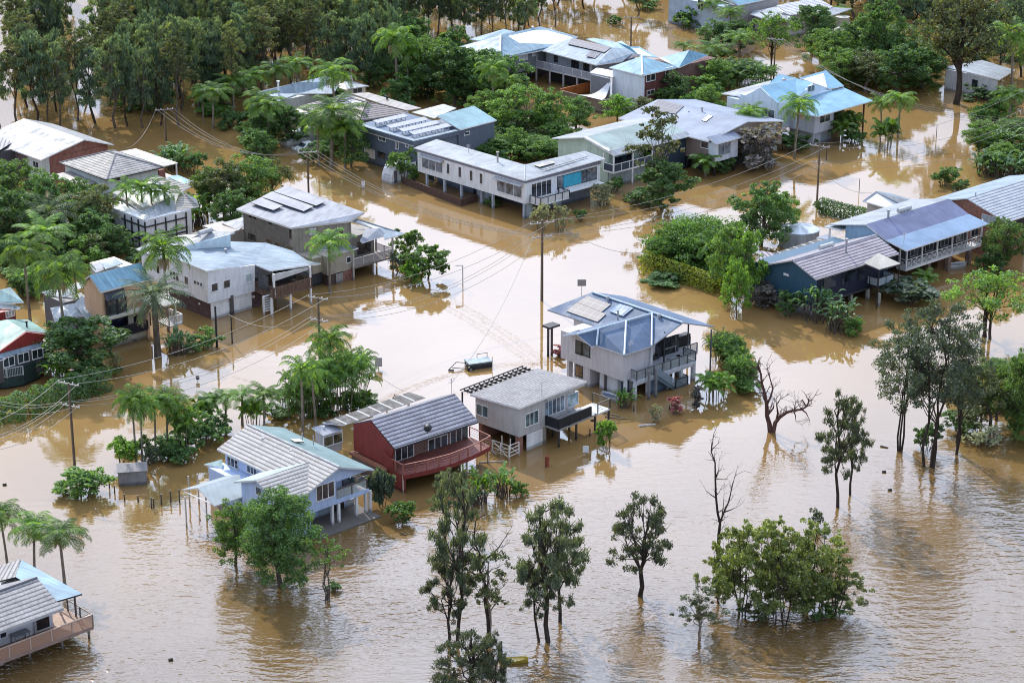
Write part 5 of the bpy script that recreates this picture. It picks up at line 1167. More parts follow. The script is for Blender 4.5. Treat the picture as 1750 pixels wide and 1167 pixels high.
h.block(ww, 1.2, 6.5, 4.4, 5.0, 2, 4.8)
c0 = h.T(955, 695, 1.9); e0 = h.Rf(1118, 640, c0[1])[0]
pw2 = paint((.50, .53, .60), .5, .04); h.block(pw2, c0[0], e0, c0[1], c0[1] + 5.5, 1.9, 4.75); h.win('R', c0[1], 1048, 565, 92, 52, 2, gl=glass((.05, .06, .06)))
h.block(pw2, c0[0] + .8, e0 - .1, c0[1] + .8, c0[1] + 5, -1, 1.9); h.panel('R', c0[1] + .8, 1055, 725, 95, 75, paint((.28, .34, .40)), 'garage_door')
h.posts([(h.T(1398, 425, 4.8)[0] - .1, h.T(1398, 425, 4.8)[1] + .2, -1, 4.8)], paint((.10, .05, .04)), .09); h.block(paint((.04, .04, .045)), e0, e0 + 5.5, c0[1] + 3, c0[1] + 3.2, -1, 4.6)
h.win('L', um, 563, 525, 90, 75, 2, gl=glass((.06, .1, .12))); h.win('L', um, 440, 475, 90, 40, 3, gl=glass((.02, .02, .02)))
h.roof([[(165, 350, 4.9), (590, 238, 5.4), (560, 290, 5.3), (385, 380, 4.9)]], metal_roof((.36, .38, .40), .9, .5, .5), WHITE, .14); p = h.T(200, 375, 4.7); h.block(ww, p[0] + .3, p[0] + 6, p[1] - 3.5, p[1], -1, 4.6)
h.roof([[(520, 580, 2.9), (560, 560, 3.1), (668, 610, 2.9), (560, 650, 2.6)]], mt_pale, WHITE, .1)
mb = MB(); p = h.T(700, 235, 7.3); mb.tube((p[0], p[1], 7.0), (p[0], p[1], 7.7), .03); mb.tube((p[0], p[1], 7.3), (p[0] - .2, p[1] - .2, 7.45), .35, .08, 10); h.part('satellite_dish', mb, GREYP); h.done()

# --- verandah house on the right
f7 = (1400, 280)
h = House('long house with blue metal roof and white crossed verandah railing on brick piers', f7, (745, 742), 4.9, 42)
ue = h.T(1462, 516, 4.9)[0]; vk = h.T(600, 650, 5.35); vr = h.T(375, 525, 6.6)
h.gable('u', 0, ue, vk[1], vr[1], 2 * vr[1] - .5, 5.4, 6.6, metal_roof((.13, .15, .25), .5, .45, .1), None, WHITE, mat2=mt_white)
h.rslab([[(-.02, 0, 4.9), (ue + .02, 0, 4.9), (ue + .02, vk[1], 5.42), (-.02, vk[1], 5.42)]], metal_roof((.145, .225, .34), .5, .4, .08), WHITE, .12, 'verandah_roof')
lb = paint((.30, .46, .62), .5, .05); z0 = 1.95
h.wallp(lb, [(.5, vk[1], z0), (.5, 2 * vr[1] - 2.5, z0), (.5, 2 * vr[1] - 2.5, 5.6), (.5, vr[1], 6.45), (.5, vk[1], 5.3)], (.2, 0, 0)); h.block(lb, .7, ue - .3, vk[1] + .1, 2 * vr[1] - 2.5, z0, 5.2)
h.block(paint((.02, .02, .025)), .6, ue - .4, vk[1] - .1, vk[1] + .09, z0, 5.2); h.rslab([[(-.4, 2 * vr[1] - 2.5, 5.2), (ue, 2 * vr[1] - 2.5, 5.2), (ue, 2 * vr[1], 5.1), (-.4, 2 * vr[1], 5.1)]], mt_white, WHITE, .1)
c = h.T(745, 896, z0); v0 = c[1]; E = h.T(1398, 686, z0)[0]
h.slabz([(c[0] - .1, v0), (E, v0), (E, vk[1]), (c[0] - .1, vk[1])], z0, .3, WHITE, 'verandah_floor'); h.rail([(c[0], vk[1]), (c[0], v0 + .05), (E, v0 + .05)], z0, 1.0, 'cross', WHITE, sp=2.8)
h.posts([(c[0] + (E - c[0]) * i / 5, v0 + .08, z0, 4.85) for i in range(6)] + [(c[0], vk[1] - .3, z0, 4.9)], WHITE, .08)
for i in range(5): h.win('R', vk[1] - .1, 810 + i * 130, 740 - i * 42, 70, 80, 2, GREYP, glass((.02, .025, .03)))
pb_ = brick((.22, .15, .11)); h.posts([(h.T(x, y, 0)[0], h.T(x, y, 0)[1], -1, z0 - .3) for x, y in ((1095, 912), (1270, 855), (925, 915))] + [(E * .9, 5, -1, z0 - .3), (3, 6, -1, z0 - .3)], pb_, .25, 'pier')
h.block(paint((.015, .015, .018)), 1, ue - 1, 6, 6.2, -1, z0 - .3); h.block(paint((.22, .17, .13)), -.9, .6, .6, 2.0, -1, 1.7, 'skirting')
h.tankheater((675, 402), (778, 372), 6.8, .26); h.flue(588, 480, 6.3, 1.1, .13, GREYP); h.onroof([[(570, 480, 6.25), (605, 470, 6.35), (640, 490, 6.25), (600, 502, 6.1)]], WHITE, .05, .04, 'flashing'); h.antenna(722, 690, 5.0, 1.3)
p = h.T(65, 548, 5.1); h.posts([(p[0] + .3, p[1] - .2, -1, 5.05)]); h.rail([(p[0] + .2, p[1] - .2), (.5, p[1] - .2 - 0)], 2.4, 1.0, 'cross', WHITE); h.slabz([(p[0] + .1, p[1]), (.5, p[1]), (.5, p[1] - 3), (p[0] + .1, p[1] - 3)], 2.4, .2, WHITE, 'verandah_floor')
h.done()
h = House('red brick house with striped grey blue roof at the right edge', f7, (1600, 497), 4.8, 42)
vr = h.T(1280, 288, 6.4)[1]; h.gable('u', 0, 16, 0, vr, 2 * vr, 4.8, 6.4, tile_roof((.29, .32, .37), .5, .3, .5), None, WHITE, mat2=mt_pale)
ob = brick((.38, .13, .07)); h.wallp(ob, [(.5, .5, -1), (.5, 2 * vr - .5, -1), (.5, 2 * vr - .5, 4.8), (.5, vr, 6.25), (.5, .5, 4.8)], (.2, 0, 0)); h.block(ob, .7, 15, 1.8, 2 * vr - .6, -1, 4.7); h.win('L', .5, 1452, 478, 90, 60, 2, gl=paint((.4, .42, .45)))
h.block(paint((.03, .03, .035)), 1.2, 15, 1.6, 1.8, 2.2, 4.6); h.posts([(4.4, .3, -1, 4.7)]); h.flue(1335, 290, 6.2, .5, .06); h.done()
h = House('small pale garage with grey ribbed gabled roof beside the hedge', f7, (605, 392), 4.0, 43, 'garage', 'garage')
h.roof([[(370, 318, 3.5), (485, 235, 4.6), (892, 342, 4.6), (745, 365, 3.6), (600, 385, 3.5)]], metal_roof((.26, .29, .35), .6, .5, .1), WHITE, .12); h.roof([[(485, 233, 4.6), (600, 250, 3.8), (900, 335, 4.0), (892, 342, 4.6)]], mt_pale, WHITE, .1)
gc = paint((.42, .42, .42)); p = h.T(412, 335, 3.3); h.block(gc, p[0], p[0] + 3.5, p[1] - 5, p[1], -1, 3.35); h.done()

# --- navy house
f8 = (1270, 330)
h = House('navy timber house with plum grey striped tiles and small glass balcony', f8, (620, 738), 4.6, 41)
ue = h.T(1345, 518, 4.6)[0]; A = h.T(420, 573, 5.9); vr = A[1]
h.gable('u', .05, ue, 0, vr, 2 * vr, 4.6, 5.9, t_plum, None, paint((.42, .40, .42)), mat2=t_plum, cap=paint((.5, .48, .5)))
nb = boards((.035, .095, .155), .3); bl_ = brick((.22, .23, .25), (.25, .25, .25))
vv = 2 * vr
h.wallp(nb, [(.5, .4, 1.3), (.5, vv + 4.0, 1.3), (.5, vv + 4.0, 3.9), (.5, vv - .2, 4.6), (.5, vr, 5.75), (.5, .4, 4.6)], (.2, 0, 0)); h.block(nb, .7, ue - .6, 1.2, vv + 2, 1.3, 4.5); h.block(paint((.35, .38, .42), .8, .3), .55, .8, .5, vv + 3.5, -1, 1.3)
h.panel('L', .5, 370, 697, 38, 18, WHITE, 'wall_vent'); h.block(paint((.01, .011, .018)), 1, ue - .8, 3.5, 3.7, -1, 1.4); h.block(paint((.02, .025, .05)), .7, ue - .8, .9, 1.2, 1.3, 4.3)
for x, w in ((740, 110), (900, 120), (1010, 60)): h.panel('R', .88, x, 760 - (x - 700) * .25, w, 110, glass((.015, .02, .03)), 'sliding_door')
h.posts([(h.T(x, y, 0)[0], h.T(x, y, 0)[1], -1, 1.4) for x, y in ((917, 930), (1062, 905), (1155, 960))], paint((.42, .42, .38)), .16, 'pier')
h.slabz([(.7, .6), (ue - 1, .6), (ue - 1, 3), (.7, 3)], 1.4, .2, paint((.05, .05, .06)), 'deck')
b0 = h.T(1150, 802, 1.75); b1 = h.Rf(1285, 760, b0[1])[0]; bL = b0[0] - .0; vB = h.Lf(1012, 760, b0[0])[1]
h.slabz([(b0[0], b0[1]), (b1, b0[1]), (b1, b0[1] + 3.4), (b0[0], b0[1] + 3.4)], 1.75, .2, DARK, 'balcony_floor'); h.rail([(b0[0], b0[1] + 3.4), (b0[0], b0[1]), (b1, b0[1]), (b1, b0[1] + 3)], 1.75, 1.0, 'glass', DARK, clear_glass((.50, .58, .64), .6), sp=1.3)
cp = [h.T(*q) for q in ((960, 567, 4.75), (1140, 506, 4.95), (1347, 602, 4.75), (1163, 652, 4.55))]
h.rslab([cp], metal_roof((.33, .32, .285), .36, .5, .1), paint((.2, .19, .18)), .12, 'flat_roof'); h.posts([(cp[3][0] + .1, cp[3][1] + .1, -1, 4.5), (cp[2][0] - .1, cp[2][1] + .1, 1.7, 4.6), (cp[0][0] + .1, cp[0][1] - .2, 1.7, 4.6)], DARK, .05)
h.roof([[(265, 512, 4.3), (655, 385, 4.3), (835, 418, 4.4), (545, 512, 4.5)]], polyc, WHITE, .08, 'patio_roof'); h.roof([[(140, 490, 4.0), (270, 512, 4.2), (400, 560, 4.5), (250, 602, 3.9), (140, 590, 3.8)]], t_plum, GREYP, .12)
h.roof([[(620, 380, 3.2), (720, 350, 3.2), (830, 395, 3.2), (740, 425, 3.2)]], mt_grey, GREYP, .1); p = h.T(270, 515, 4.2); h.block(paint((.1, .1, .11)), p[0] + .6, p[0] + 8, p[1] - 3, p[1] - .3, -1, 3.9)
h.tankheater((655, 468), (765, 435), 6.1, .27); h.flue(880, 480, 5.8, 1.1, .12); h.done()
mb = MB(); c = P(1365, 418, 0) ; mb.tube((c.x, c.y, -.5), (c.x, c.y, 2.0), 2.35, n=28, cap=False)
mb.mat(1); mb.tube((c.x, c.y, 1.95), (c.x, c.y, 2.35), 2.42, .25, 28)
tag(mb.build('water_tank', [metal_roof((.38, .42, .46), .4), metal_roof((.55, .62, .68), .6)]), 'round corrugated rainwater tank behind the navy house', 'water tank')

# --- far right and top edge houses
f17 = (1180, 0)
h = House('grey clad house with sky blue roof cut by the top edge', f17, (405, 48), 4.8, 43)
h.roof([[(405, 48, 4.8), (330, -10, 5.6), (560, -90, 5.6), (700, -15, 4.8)]], mt_cyan, WHITE, .14); h.roof([[(405, 48, 4.8), (330, -10, 5.6), (120, -80, 5.6), (190, -30, 4.8)]], mt_blue, WHITE, .14)
h.block(paint((.36, .35, .37)), .3, 11, .4, 7, -1, 4.6); h.block(paint((.4, .5, .62)), -1.8, .3, 1.5, 14, -1, 4.6); h.win('L', -1.8, 88, 45, 40, 70, 2); h.done()
h = House('grey tiled house with white patio roofs at the top edge', f17, (860, 150), 3.6, 43)
h.roof([[(735, 48, 4.8), (850, 128, 3.9), (1090, 100, 3.9), (1220, 60, 3.9), (1080, -20, 4.9)]], tile_roof((.40, .41, .44), .5, .5), WHITE, .14)
h.roof([[(510, 122, 3.3), (560, 85, 3.5), (690, 180, 3.3), (620, 160, 3.3)], [(600, 90, 3.5), (720, 60, 3.9), (850, 140, 3.7), (860, 168, 3.5), (700, 180, 3.3)]], mt_white, WHITE, .12)
h.roof([[(1060, 120, 3.7), (1230, 65, 4.0), (1380, 75, 3.9), (1240, 125, 3.5), (1110, 150, 3.5)]], mt_white, WHITE, .12); h.block(paint((.45, .44, .42)), .3, 9, 1, 8, -1, 3.4); h.block(paint((.55, .55, .5)), 9, 13, 2, 6, -1, 3.3)
mb = MB(); mb.tube((12, -1.2, -.5), (12, -1.2, 2.2), 1.2, n=20); h.part('water_tank', mb, paint((.55, .56, .5))); h.done()
h = House('brown tiled roof showing between trees below the top edge houses', f17, (1430, 325), 3.2, 43)
h.roof([[(1180, 262, 3.2), (1440, 190, 4.2), (1560, 260, 4.0), (1430, 325, 3.2)]], tile_roof((.27, .22, .205), .5, .4), WHITE, .14); h.block(paint((.3, .3, .28)), .4, 5, .4, 8, -1, 3.0); h.done()
f18 = (1400, 60)
h = House('small white flat roofed house with two windows behind the big spreading tree', (1200, 0), (1100, 600), 3.3, 43)
z4 = lambda x, y: ((x / 2.918) * 5, (y / 2.918) * 5)
h.roof([[(*z4(1318, 358), 3.2), (*z4(1210, 335), 3.2), (*z4(1395, 300), 3.3), (*z4(1560, 350), 3.3), (*z4(1480, 398), 3.2)]], mt_white, WHITE, .15)
p = h.T(*z4(1320, 365), 3.1); l = h.T(*z4(1215, 345), 3.1); r = h.T(*z4(1475, 405), 3.1)
d1 = Vector((r[0] - p[0], r[1] - p[1], 0)); ww = paint((.58, .60, .64))
def wallseg(a, b, back):
    h.wallp(ww, [(a[0], a[1], -1), (b[0], b[1], -1), (b[0], b[1], 3.08), (a[0], a[1], 3.08)], back)
wallseg(p, r, (0.05, .2, 0)); wallseg(l, p, (.15, .15, 0)); h.block(ww, p[0] + .4, p[0] + 4, p[1] + .6, p[1] + 4, -1, 3.0)
n1 = Vector((d1.y, -d1.x, 0)).normalized()
for t, w in ((.28, 1.1),):
    m_ = Vector(p) + d1 * t; dd = d1.normalized(); mb = MB(); mb.extr([(m_ - dd * w / 2).to_tuple()[:2] + (1.2,), (m_ + dd * w / 2).to_tuple()[:2] + (1.2,), (m_ + dd * w / 2).to_tuple()[:2] + (2.4,), (m_ - dd * w / 2).to_tuple()[:2] + (2.4,)], (n1 * .06).to_tuple()); h.part('window', mb, glass())
h.done()
# ------------------------------------------------------------------ plants
def ru(rg, a, b): return rg.uniform(a, b)
def rdir(rg):
    while True:
        v = Vector((rg.uniform(-1, 1), rg.uniform(-1, 1), rg.uniform(-1, 1)))
        if .05 < v.length < 1: return v.normalized()
def leafq(mb, p, n, L, W, rg):
    a = n.orthogonal().normalized(); a.rotate(Matrix.Rotation(rg.uniform(0, 6.28), 3, n)); b = n.cross(a)
    k = len(mb.v); q = a * L / 2; w = b * W / 2
    mb.v += [tuple(p - q), tuple(p + w - q * .1), tuple(p + q), tuple(p - w - q * .1)]; mb.f.append((k, k + 1, k + 2, k + 3)); mb.m.append(0)
def crown(rg, blobs, n, leaf, nclus=9, tight=.34, shell=.5, droop=0.0, wl=.62):
    mb = MB(); cl = []
    for (cx, cy, cz, rx, ry, rz) in blobs:
        for _ in range(nclus):
            d = rdir(rg)
            if d.z < -.3 and rg.random() < .6: d.z = -d.z
            t = rg.uniform(shell, 1.0); r = rg.uniform(.6, 1.25) * tight * (rx + ry + rz) / 3
            cl.append((Vector((cx + d.x * rx * t, cy + d.y * ry * t, cz + d.z * rz * t)), r, d))
    w = [c[1] ** 2 for c in cl]
    for c in rg.choices(cl, w, k=n):
        d = rdir(rg)
        if d.z < 0 and rg.random() < .35: d.z = -d.z
        p = c[0] + Vector((d.x, d.y, d.z * .75)) * c[1] * (rg.random() ** .45)
        if p.z < .08: p.z = rg.uniform(.08, .3)
        if droop > 0:
            nn = Vector((rg.uniform(-1, 1), rg.uniform(-1, 1), .15)).normalized(); L = leaf * rg.uniform(.7, 1.5)
            t = Vector((rg.uniform(-.45, .45), rg.uniform(-.45, .45), rg.choice((-1, -1, .6)))).normalized(); b = t.cross(nn).normalized() * leaf * .13
            k = len(mb.v); mb.v += [tuple(p - b * .5), tuple(p + b * .5), tuple(p + t * L + b), tuple(p + t * L - b)]; mb.f.append((k, k + 1, k + 2, k + 3)); mb.m.append(0)
        else:
            nn = (d * .6 + rdir(rg) * .8 + Vector((0, 0, .35))).normalized(); L = leaf * rg.uniform(.6, 1.35); leafq(mb, p, nn, L, L * wl, rg)
    return mb
def wander(rg, a, b, n, j):
    a = Vector(a); b = Vector(b); L = (b - a).length; out = [a]
    for i in range(1, n): out.append(a.lerp(b, i / n) + Vector((rg.uniform(-1, 1), rg.uniform(-1, 1), rg.uniform(-.4, .4))) * j * L)
    return out + [b]
def limbs(rg, trunk, blobs, r0, mb, fork=.4, r1=.3):
    mb.path(trunk, [r0 * (1 - (1 - r1) * i / (len(trunk) - 1)) for i in range(len(trunk))], 7)
    for bl in blobs:
        c = Vector(bl[:3]); t = min(len(trunk) - 1, max(1, int(fork * len(trunk) + rg.random() * (1 - fork) * len(trunk)))); s = trunk[t]
        if s.z > c.z - .2: s = trunk[max(1, len(trunk) // 2)]
        p = wander(rg, s, c, 3, .09); mb.path(p, [r0 * .42, r0 * .3, r0 * .2, r0 * .08], 5)
        for _ in range(3):
            d = rdir(rg); e = c + Vector((d.x * bl[3], d.y * bl[4], abs(d.z) * bl[5])) * .8; mb.path(wander(rg, p[2], e, 2, .08), [r0 * .16, r0 * .1, r0 * .04], 4)
PROTO = {}
def proto(kind, parts, H, W, tex=None):
    if kind not in ('deadtall', 'deadwide'):         # real extent of the leaves, outliers left out
        vs = [v.co for v in parts[1 if kind != 'bareshrub' else 0][1].vertices]; k = max(1, len(vs) // 100)
        zz = sorted(v.z for v in vs); xx = sorted(v.x for v in vs); yy = sorted(v.y for v in vs)
        H = zz[-k]; W = ((xx[-k] - xx[k]) + (yy[-k] - yy[k])) / 2
    PROTO.setdefault(kind, []).append((parts, H, W))
L_DARK = leafmat('leaf_dark', (.042, .098, .036), (.115, .215, .060), .45)
L_MID = leafmat('leaf_mid', (.052, .125, .034), (.155, .27, .060), .46)
L_BRIGHT = leafmat('leaf_bright', (.06, .145, .022), (.15, .28, .045), .45)
L_OLIVE = leafmat('leaf_olive', (.060, .085, .035), (.13, .165, .065), .4, (.17, .15, .06))
L_BLUE = leafmat('leaf_greygreen', (.045, .07, .050), (.10, .135, .085), .35)
L_FOR = leafmat('leaf_forest', (.062, .108, .070), (.145, .215, .125), .45, (.16, .18, .06))
L_FORD = leafmat('leaf_forest_dark', (.046, .084, .062), (.11, .175, .115), .45)
L_MANG = leafmat('leaf_mangrove', (.07, .10, .032), (.18, .23, .065), .42)
L_CANOPY = leafmat('leaf_canopy', (.035, .090, .022), (.115, .22, .045), .42)
L_CASU = leafmat('leaf_she_oak', (.050, .070, .050), (.11, .145, .09), .4)
L_PALM = leafmat('palm_leaf', (.050, .125, .028), (.18, .31, .045), .52)
L_PALE = leafmat('leaf_pale', (.16, .19, .13), (.30, .33, .22), .35)
L_YEL = leafmat('leaf_yellow', (.20, .27, .02), (.36, .42, .04), .5)
L_RED = leafmat('leaf_red', (.20, .05, .06), (.38, .14, .16), .4)
L_PLUM = leafmat('leaf_plum', (.10, .095, .10), (.22, .21, .20), .3)
BARK = barkmat(); BARKD = barkmat((.045, .036, .03)); BARKP = barkmat((.20, .17, .14))
def mk(mb, name, mat): return (name, mb.mesh(name, mat))
rg = random.Random(11)
def tree_proto(kind, leafm, H, W, base, nb, n, leaf, bark=BARK, r0=.2, seed=1, flat=.75, shell=.5, tight=.36, nclus=9, droop=0, stems=1, lean=.05, rs=1.0):
    g = random.Random(seed); blobs = []
    ch = H - base
    for i in range(nb):
        t = (i + .5) / nb; a = i * 2.4 + g.uniform(-.4, .4); zz = base + ch * (.15 + .78 * t); prof = math.sin(math.pi * min(1, .28 + .66 * t)) ** .8
        rr = W / 2 * prof * g.uniform(.35, .62); r = rs * W / 2 * g.uniform(.36, .55) * (.6 + .5 * prof); blobs.append((rr * math.cos(a), rr * math.sin(a), zz, r, r, r * flat))
    tr = MB()
    for s in range(stems):
        o = Vector((g.uniform(-.3, .3), g.uniform(-.3, .3), 0)) * (stems > 1) * 1.5; top = Vector((g.uniform(-lean, lean) * H, g.uniform(-lean, lean) * H, H * .86))
        trunk = wander(g, o + Vector((0, 0, -.4)), top + o, 6, .025); limbs(g, trunk, blobs[s::stems], r0 / (1 if stems == 1 else 1.5), tr, .3)
    cr = crown(g, blobs, n, leaf, nclus, tight, shell, droop)
    proto(kind, [mk(tr, 'trunk', bark), mk(cr, 'crown', leafm)], H, W)
for i in range(3): tree_proto('broad', L_MID, 7, 7, .6, 14, 11000, .21, seed=20 + i)
for i in range(2): tree_proto('dark', L_DARK, 7, 6.5, .2, 15, 9500, .25, seed=30 + i)
tree_proto('dense', L_DARK, 8, 6.5, .0, 26, 26000, .185, seed=39, flat=.9, shell=.6)
for i in range(3): tree_proto('mangrove', L_MANG, 5, 6.6, .0, 20, 8500, .15, BARKD, .08, 45 + i, .5, .35, .34, 7, 0, 4, .16, .62)
for i in range(2): tree_proto('brightree', L_BRIGHT, 5.5, 6, 1.0, 12, 5200, .24, seed=35 + i, r0=.14)
for i in range(2): tree_proto('olive', L_OLIVE, 7, 6, 2.0, 10, 3600, .26, seed=40 + i, shell=.4)
for i in range(4): tree_proto('forest', L_FOR, 13, 4.6, 2.4, 19, 4800, .30, BARK, .12, 50 + i, 1.1, .3, .38, 6, 1, 1, .06, .66)
for i in range(3): tree_proto('forestdark', L_FORD, 12, 4.8, 1.6, 20, 5000, .30, BARKD, .12, 60 + i, 1.1, .3, .38, 6, 1, 1, .06, .66)
for i in range(2): tree_proto('forestpale', L_OLIVE, 12, 6, 5.0, 14, 5200, .24, BARK, .15, 66 + i, .8, .4, .34, 8, 0, 1, .04, .85)
for i in range(3): tree_proto('sheoak', L_CASU, 10, 5.0, 1.8, 22, 5600, .20, BARKD, .13, 70 + i, .9, .2, .38, 6, 1, 1, .09, .50)
for i in range(2): tree_proto('paperbark', L_BLUE, 10, 8, 2.8, 24, 11000, .16, BARKD, .15, 80 + i, .8, .3, .36, 6, 0, 3, .05, .75)
tree_proto('gum', L_OLIVE, 9, 6.5, 3.0, 11, 2500, .26, BARKP, .16, 90, .8, .3, .3, 6)
tree_proto('umbrella', L_CANOPY, 4.4, 13, 1.2, 34, 16000, .24, BARK, .26, 91, .35, .5, .34, 10, 0, 1, .02)
tree_proto('spread', L_MID, 7, 10, 2.8, 14, 4200, .28, BARKD, .24, 92, .5, .4, .30, 8, 0, 3, .02)
tree_proto('spreadbig', L_OLIVE, 13, 12, 4.0, 20, 8200, .34, BARKD, .42, 93, .7, .4, .28, 9, 0, 1, .02)
tree_proto('halfbare', L_BRIGHT, 7, 4.6, 3.6, 9, 900, .20, BARK, .11, 94, .6, .5, .3, 7, 0, 3, .05)
tree_proto('frangipani', L_MID, 3.2, 4.4, .8, 9, 1500, .32, BARK, .12, 95, .5, .5, .34, 8, 0, 2, .02)
def bush_proto(kind, leafm, n, leaf, seed, flat=.8, H=2.4, W=3.2, extra=None):
    g = random.Random(seed); blobs = []
    for i in range(9):
        a = i * 2.4; r = W / 2 * g.uniform(.15, .6); s = W / 2 * g.uniform(.35, .55); blobs.append((r * math.cos(a), r * math.sin(a), g.uniform(.3, H - s * flat), s, s, s * flat))
    cr = crown(g, blobs, n, leaf, 8, .38, .5); st = MB()
    for i in range(7):
        b = blobs[i]; st.path(wander(g, (b[0] * .3, b[1] * .3, -.4), b[:3], 3, .06), [.05, .04, .03, .015], 4)
    proto(kind, [mk(st, 'stem', BARK), mk(cr, 'foliage', leafm)], H, W)
for i in range(3): bush_proto('bush', L_MID, 3400, .18, 100 + i)
for i in range(2): bush_proto('darkbush', L_DARK, 3400, .18, 110 + i)
for i in range(2): bush_proto('brightbush', L_BRIGHT, 1500, .26, 115 + i)
for i in range(2): bush_proto('palebush', L_PALE, 1100, .18, 120 + i)
bush_proto('bluebush', L_BLUE, 1500, .20, 122); bush_proto('plumbush', L_PLUM, 1500, .22, 123); bush_proto('redbush', L_RED, 260, .32, 124, H=2, W=1.4)
bush_proto('olivebush', L_OLIVE, 1800, .2, 125); bush_proto('spikybush', L_BLUE, 1500, .42, 126); bush_proto('redplum', L_PLUM, 300, .45, 127, H=2.2, W=1.2)
def frond(mb, o, az, el, L, droop, nl, ll, rg, w=.07, curl=0.0):
    pts = []; p = Vector(o); e = el; seg = 7
    for i in range(seg + 1):
        pts.append(p.copy()); d = Vector((math.cos(az) * math.cos(e), math.sin(az) * math.cos(e), math.sin(e))); p = p + d * (L / seg); e -= droop / seg * (.5 + i / seg)
    mb.path(pts, [.035 * (1 - i / (seg + 1)) + .006 for i in range(seg + 1)], 3)
    side = Vector((-math.sin(az), math.cos(az), 0))
    for i in range(nl):
        t = .12 + .86 * (i + .5) / nl; k = min(seg - 1, int(t * seg)); q = pts[k].lerp(pts[k + 1], t * seg - k); tan = (pts[k + 1] - pts[k]).normalized()
        l = ll * math.sin(math.pi * min(1, .18 + t * .72)) ** .7 * rg.uniform(.85, 1.1)
        for sg in (-1, 1):
            d = (side * sg * .8 + tan * .55 + Vector((0, 0, -.32 + rg.uniform(-.12, .12)))).normalized(); u = tan * w * .5; b = len(mb.v)
            mb.v += [tuple(q - u), tuple(q + u), tuple(q + d * l * .55 + u * 1.1 - Vector((0, 0, .02))), tuple(q + d * l - Vector((0, 0, .12 * l))), tuple(q + d * l * .55 - u * 1.1 - Vector((0, 0, .02)))]
            mb.f.append((b, b + 1, b + 2, b + 3, b + 4)); mb.m.append(0)
def palm_proto(kind, H, L, nf, seed, r=.11, skirt=False, seeds=True, leafm=L_PALM, bark=BARKP, droop=1.9, ll=.62, w=.10):
    g = random.Random(seed); tr = MB(); lean = Vector((g.uniform(-.05, .05), g.uniform(-.05, .05), 0)) * H
    pts = [Vector((0, 0, -.4)), Vector(lean * .25) + Vector((0, 0, H * .3)), Vector(lean * .65) + Vector((0, 0, H * .7)), lean + Vector((0, 0, H))]
    tr.path(pts, [r * 1.35, r * 1.05, r, r * .9], 8); fr = MB(); top = pts[-1]
    fr.path([top, top + Vector((0, 0, .55)), top + Vector((0, 0, .95))], [r * 1.25, r * 1.1, r * .5], 7)
    for i in range(nf):
        az = i * 2.4 + g.uniform(-.2, .2); t = i / nf; el = 1.25 - 1.25 * t ** .8 - (0.5 if skirt and t > .8 else 0); frond(fr, top + Vector((0, 0, .75 - .2 * t)), az, el, L * g.uniform(.85, 1.08), droop * g.uniform(.8, 1.15), 18, ll, g, w)
    parts = [mk(tr, 'trunk', bark), mk(fr, 'fronds', leafm)]
    if seeds:
        sd_ = MB()
        for i in range(46):
            a = g.uniform(0, 6.28); e = g.uniform(.25, .6); q = top + Vector((math.cos(a) * e, math.sin(a) * e, -.05 - .1 * e)); sd_.tube(top + Vector((math.cos(a) * r, math.sin(a) * r, .0)), q, .03, .02, 3); sd_.tube(q, q + Vector((0, 0, -g.uniform(.35, .8))), .045, .02, 3)
        parts.append(mk(sd_, 'seed_cluster', paint((.42, .34, .20), .8)))
    if skirt:
        sk = MB()
        for i in range(14): frond(sk, top + Vector((0, 0, -.05)), i * 2.4, -.5 - g.uniform(0, .5), L * .75, .9, 10, .4, g, .05)
        parts.append(mk(sk, 'dead_fronds', paint((.20, .165, .11), .9)))
    proto(kind, parts, H + 1.6, 2 * L)
for i in range(3): palm_proto('palm', 5.2, 2.9, 21, 200 + i, seeds=(i != 2), ll=.75, w=.085, droop=2.3)
for i in range(2): palm_proto('palmbare', 5.0, 2.6, 15, 205 + i, seeds=False, ll=.6, w=.08, droop=2.1)
palm_proto('datepalm', 5.0, 3.0, 34, 210, .2, True, False, leafmat('date_leaf', (.05, .085, .055), (.12, .165, .09), .4), BARK, 1.9, .5, .06)
palm_proto('coconut', 5.2, 3.4, 18, 211, .14, False, False, L_PALM, BARKP, 1.7, .8, .12)
palm_proto('lowpalm', 1.6, 2.2, 16, 212, .12, False, False); palm_proto('lowpalm', 1.3, 2.0, 14, 213, .12, False, False, L_BRIGHT)
palm_proto('feather', 2.4, 3.3, 26, 214, .2, False, False, leafmat('feather_leaf', (.07, .12, .06), (.17, .24, .10), .45), BARK, 2.2, .6, .06)
def cane_proto(kind, n, H, sp, leafm, seed, L=1.9, nf=7, bark=BARKP):
    g = random.Random(seed); st = MB(); fr = MB()
    for i in range(n):
        a = i * 2.4; d = sp * math.sqrt((i + .5) / n); b = Vector((math.cos(a) * d, math.sin(a) * d, -.4)); h = H * g.uniform(.6, 1.05); t = b + Vector((math.cos(a) * d * .5, math.sin(a) * d * .5, h)); st.path([b, b.lerp(t, .5) + Vector((0, 0, .1)), t], [.055, .045, .04], 5)
        for k in range(nf): frond(fr, t, k * 2.4 + i, 1.2 - k * .15, L * g.uniform(.8, 1.1), 1.8, 13, .48, g, .09)
    proto(kind, [mk(st, 'stem', bark), mk(fr, 'fronds', leafm)], H + 1.3, 2 * sp * 1.5 + L * 1.5)
cane_proto('cane', 38, 4.0, 2.6, L_MID, 220, 2.2, 8); cane_proto('canesmall', 9, 2.2, .9, L_PALM, 221, 1.5); cane_proto('canesmall', 8, 2.0, .8, L_BRIGHT, 222, 1.4)
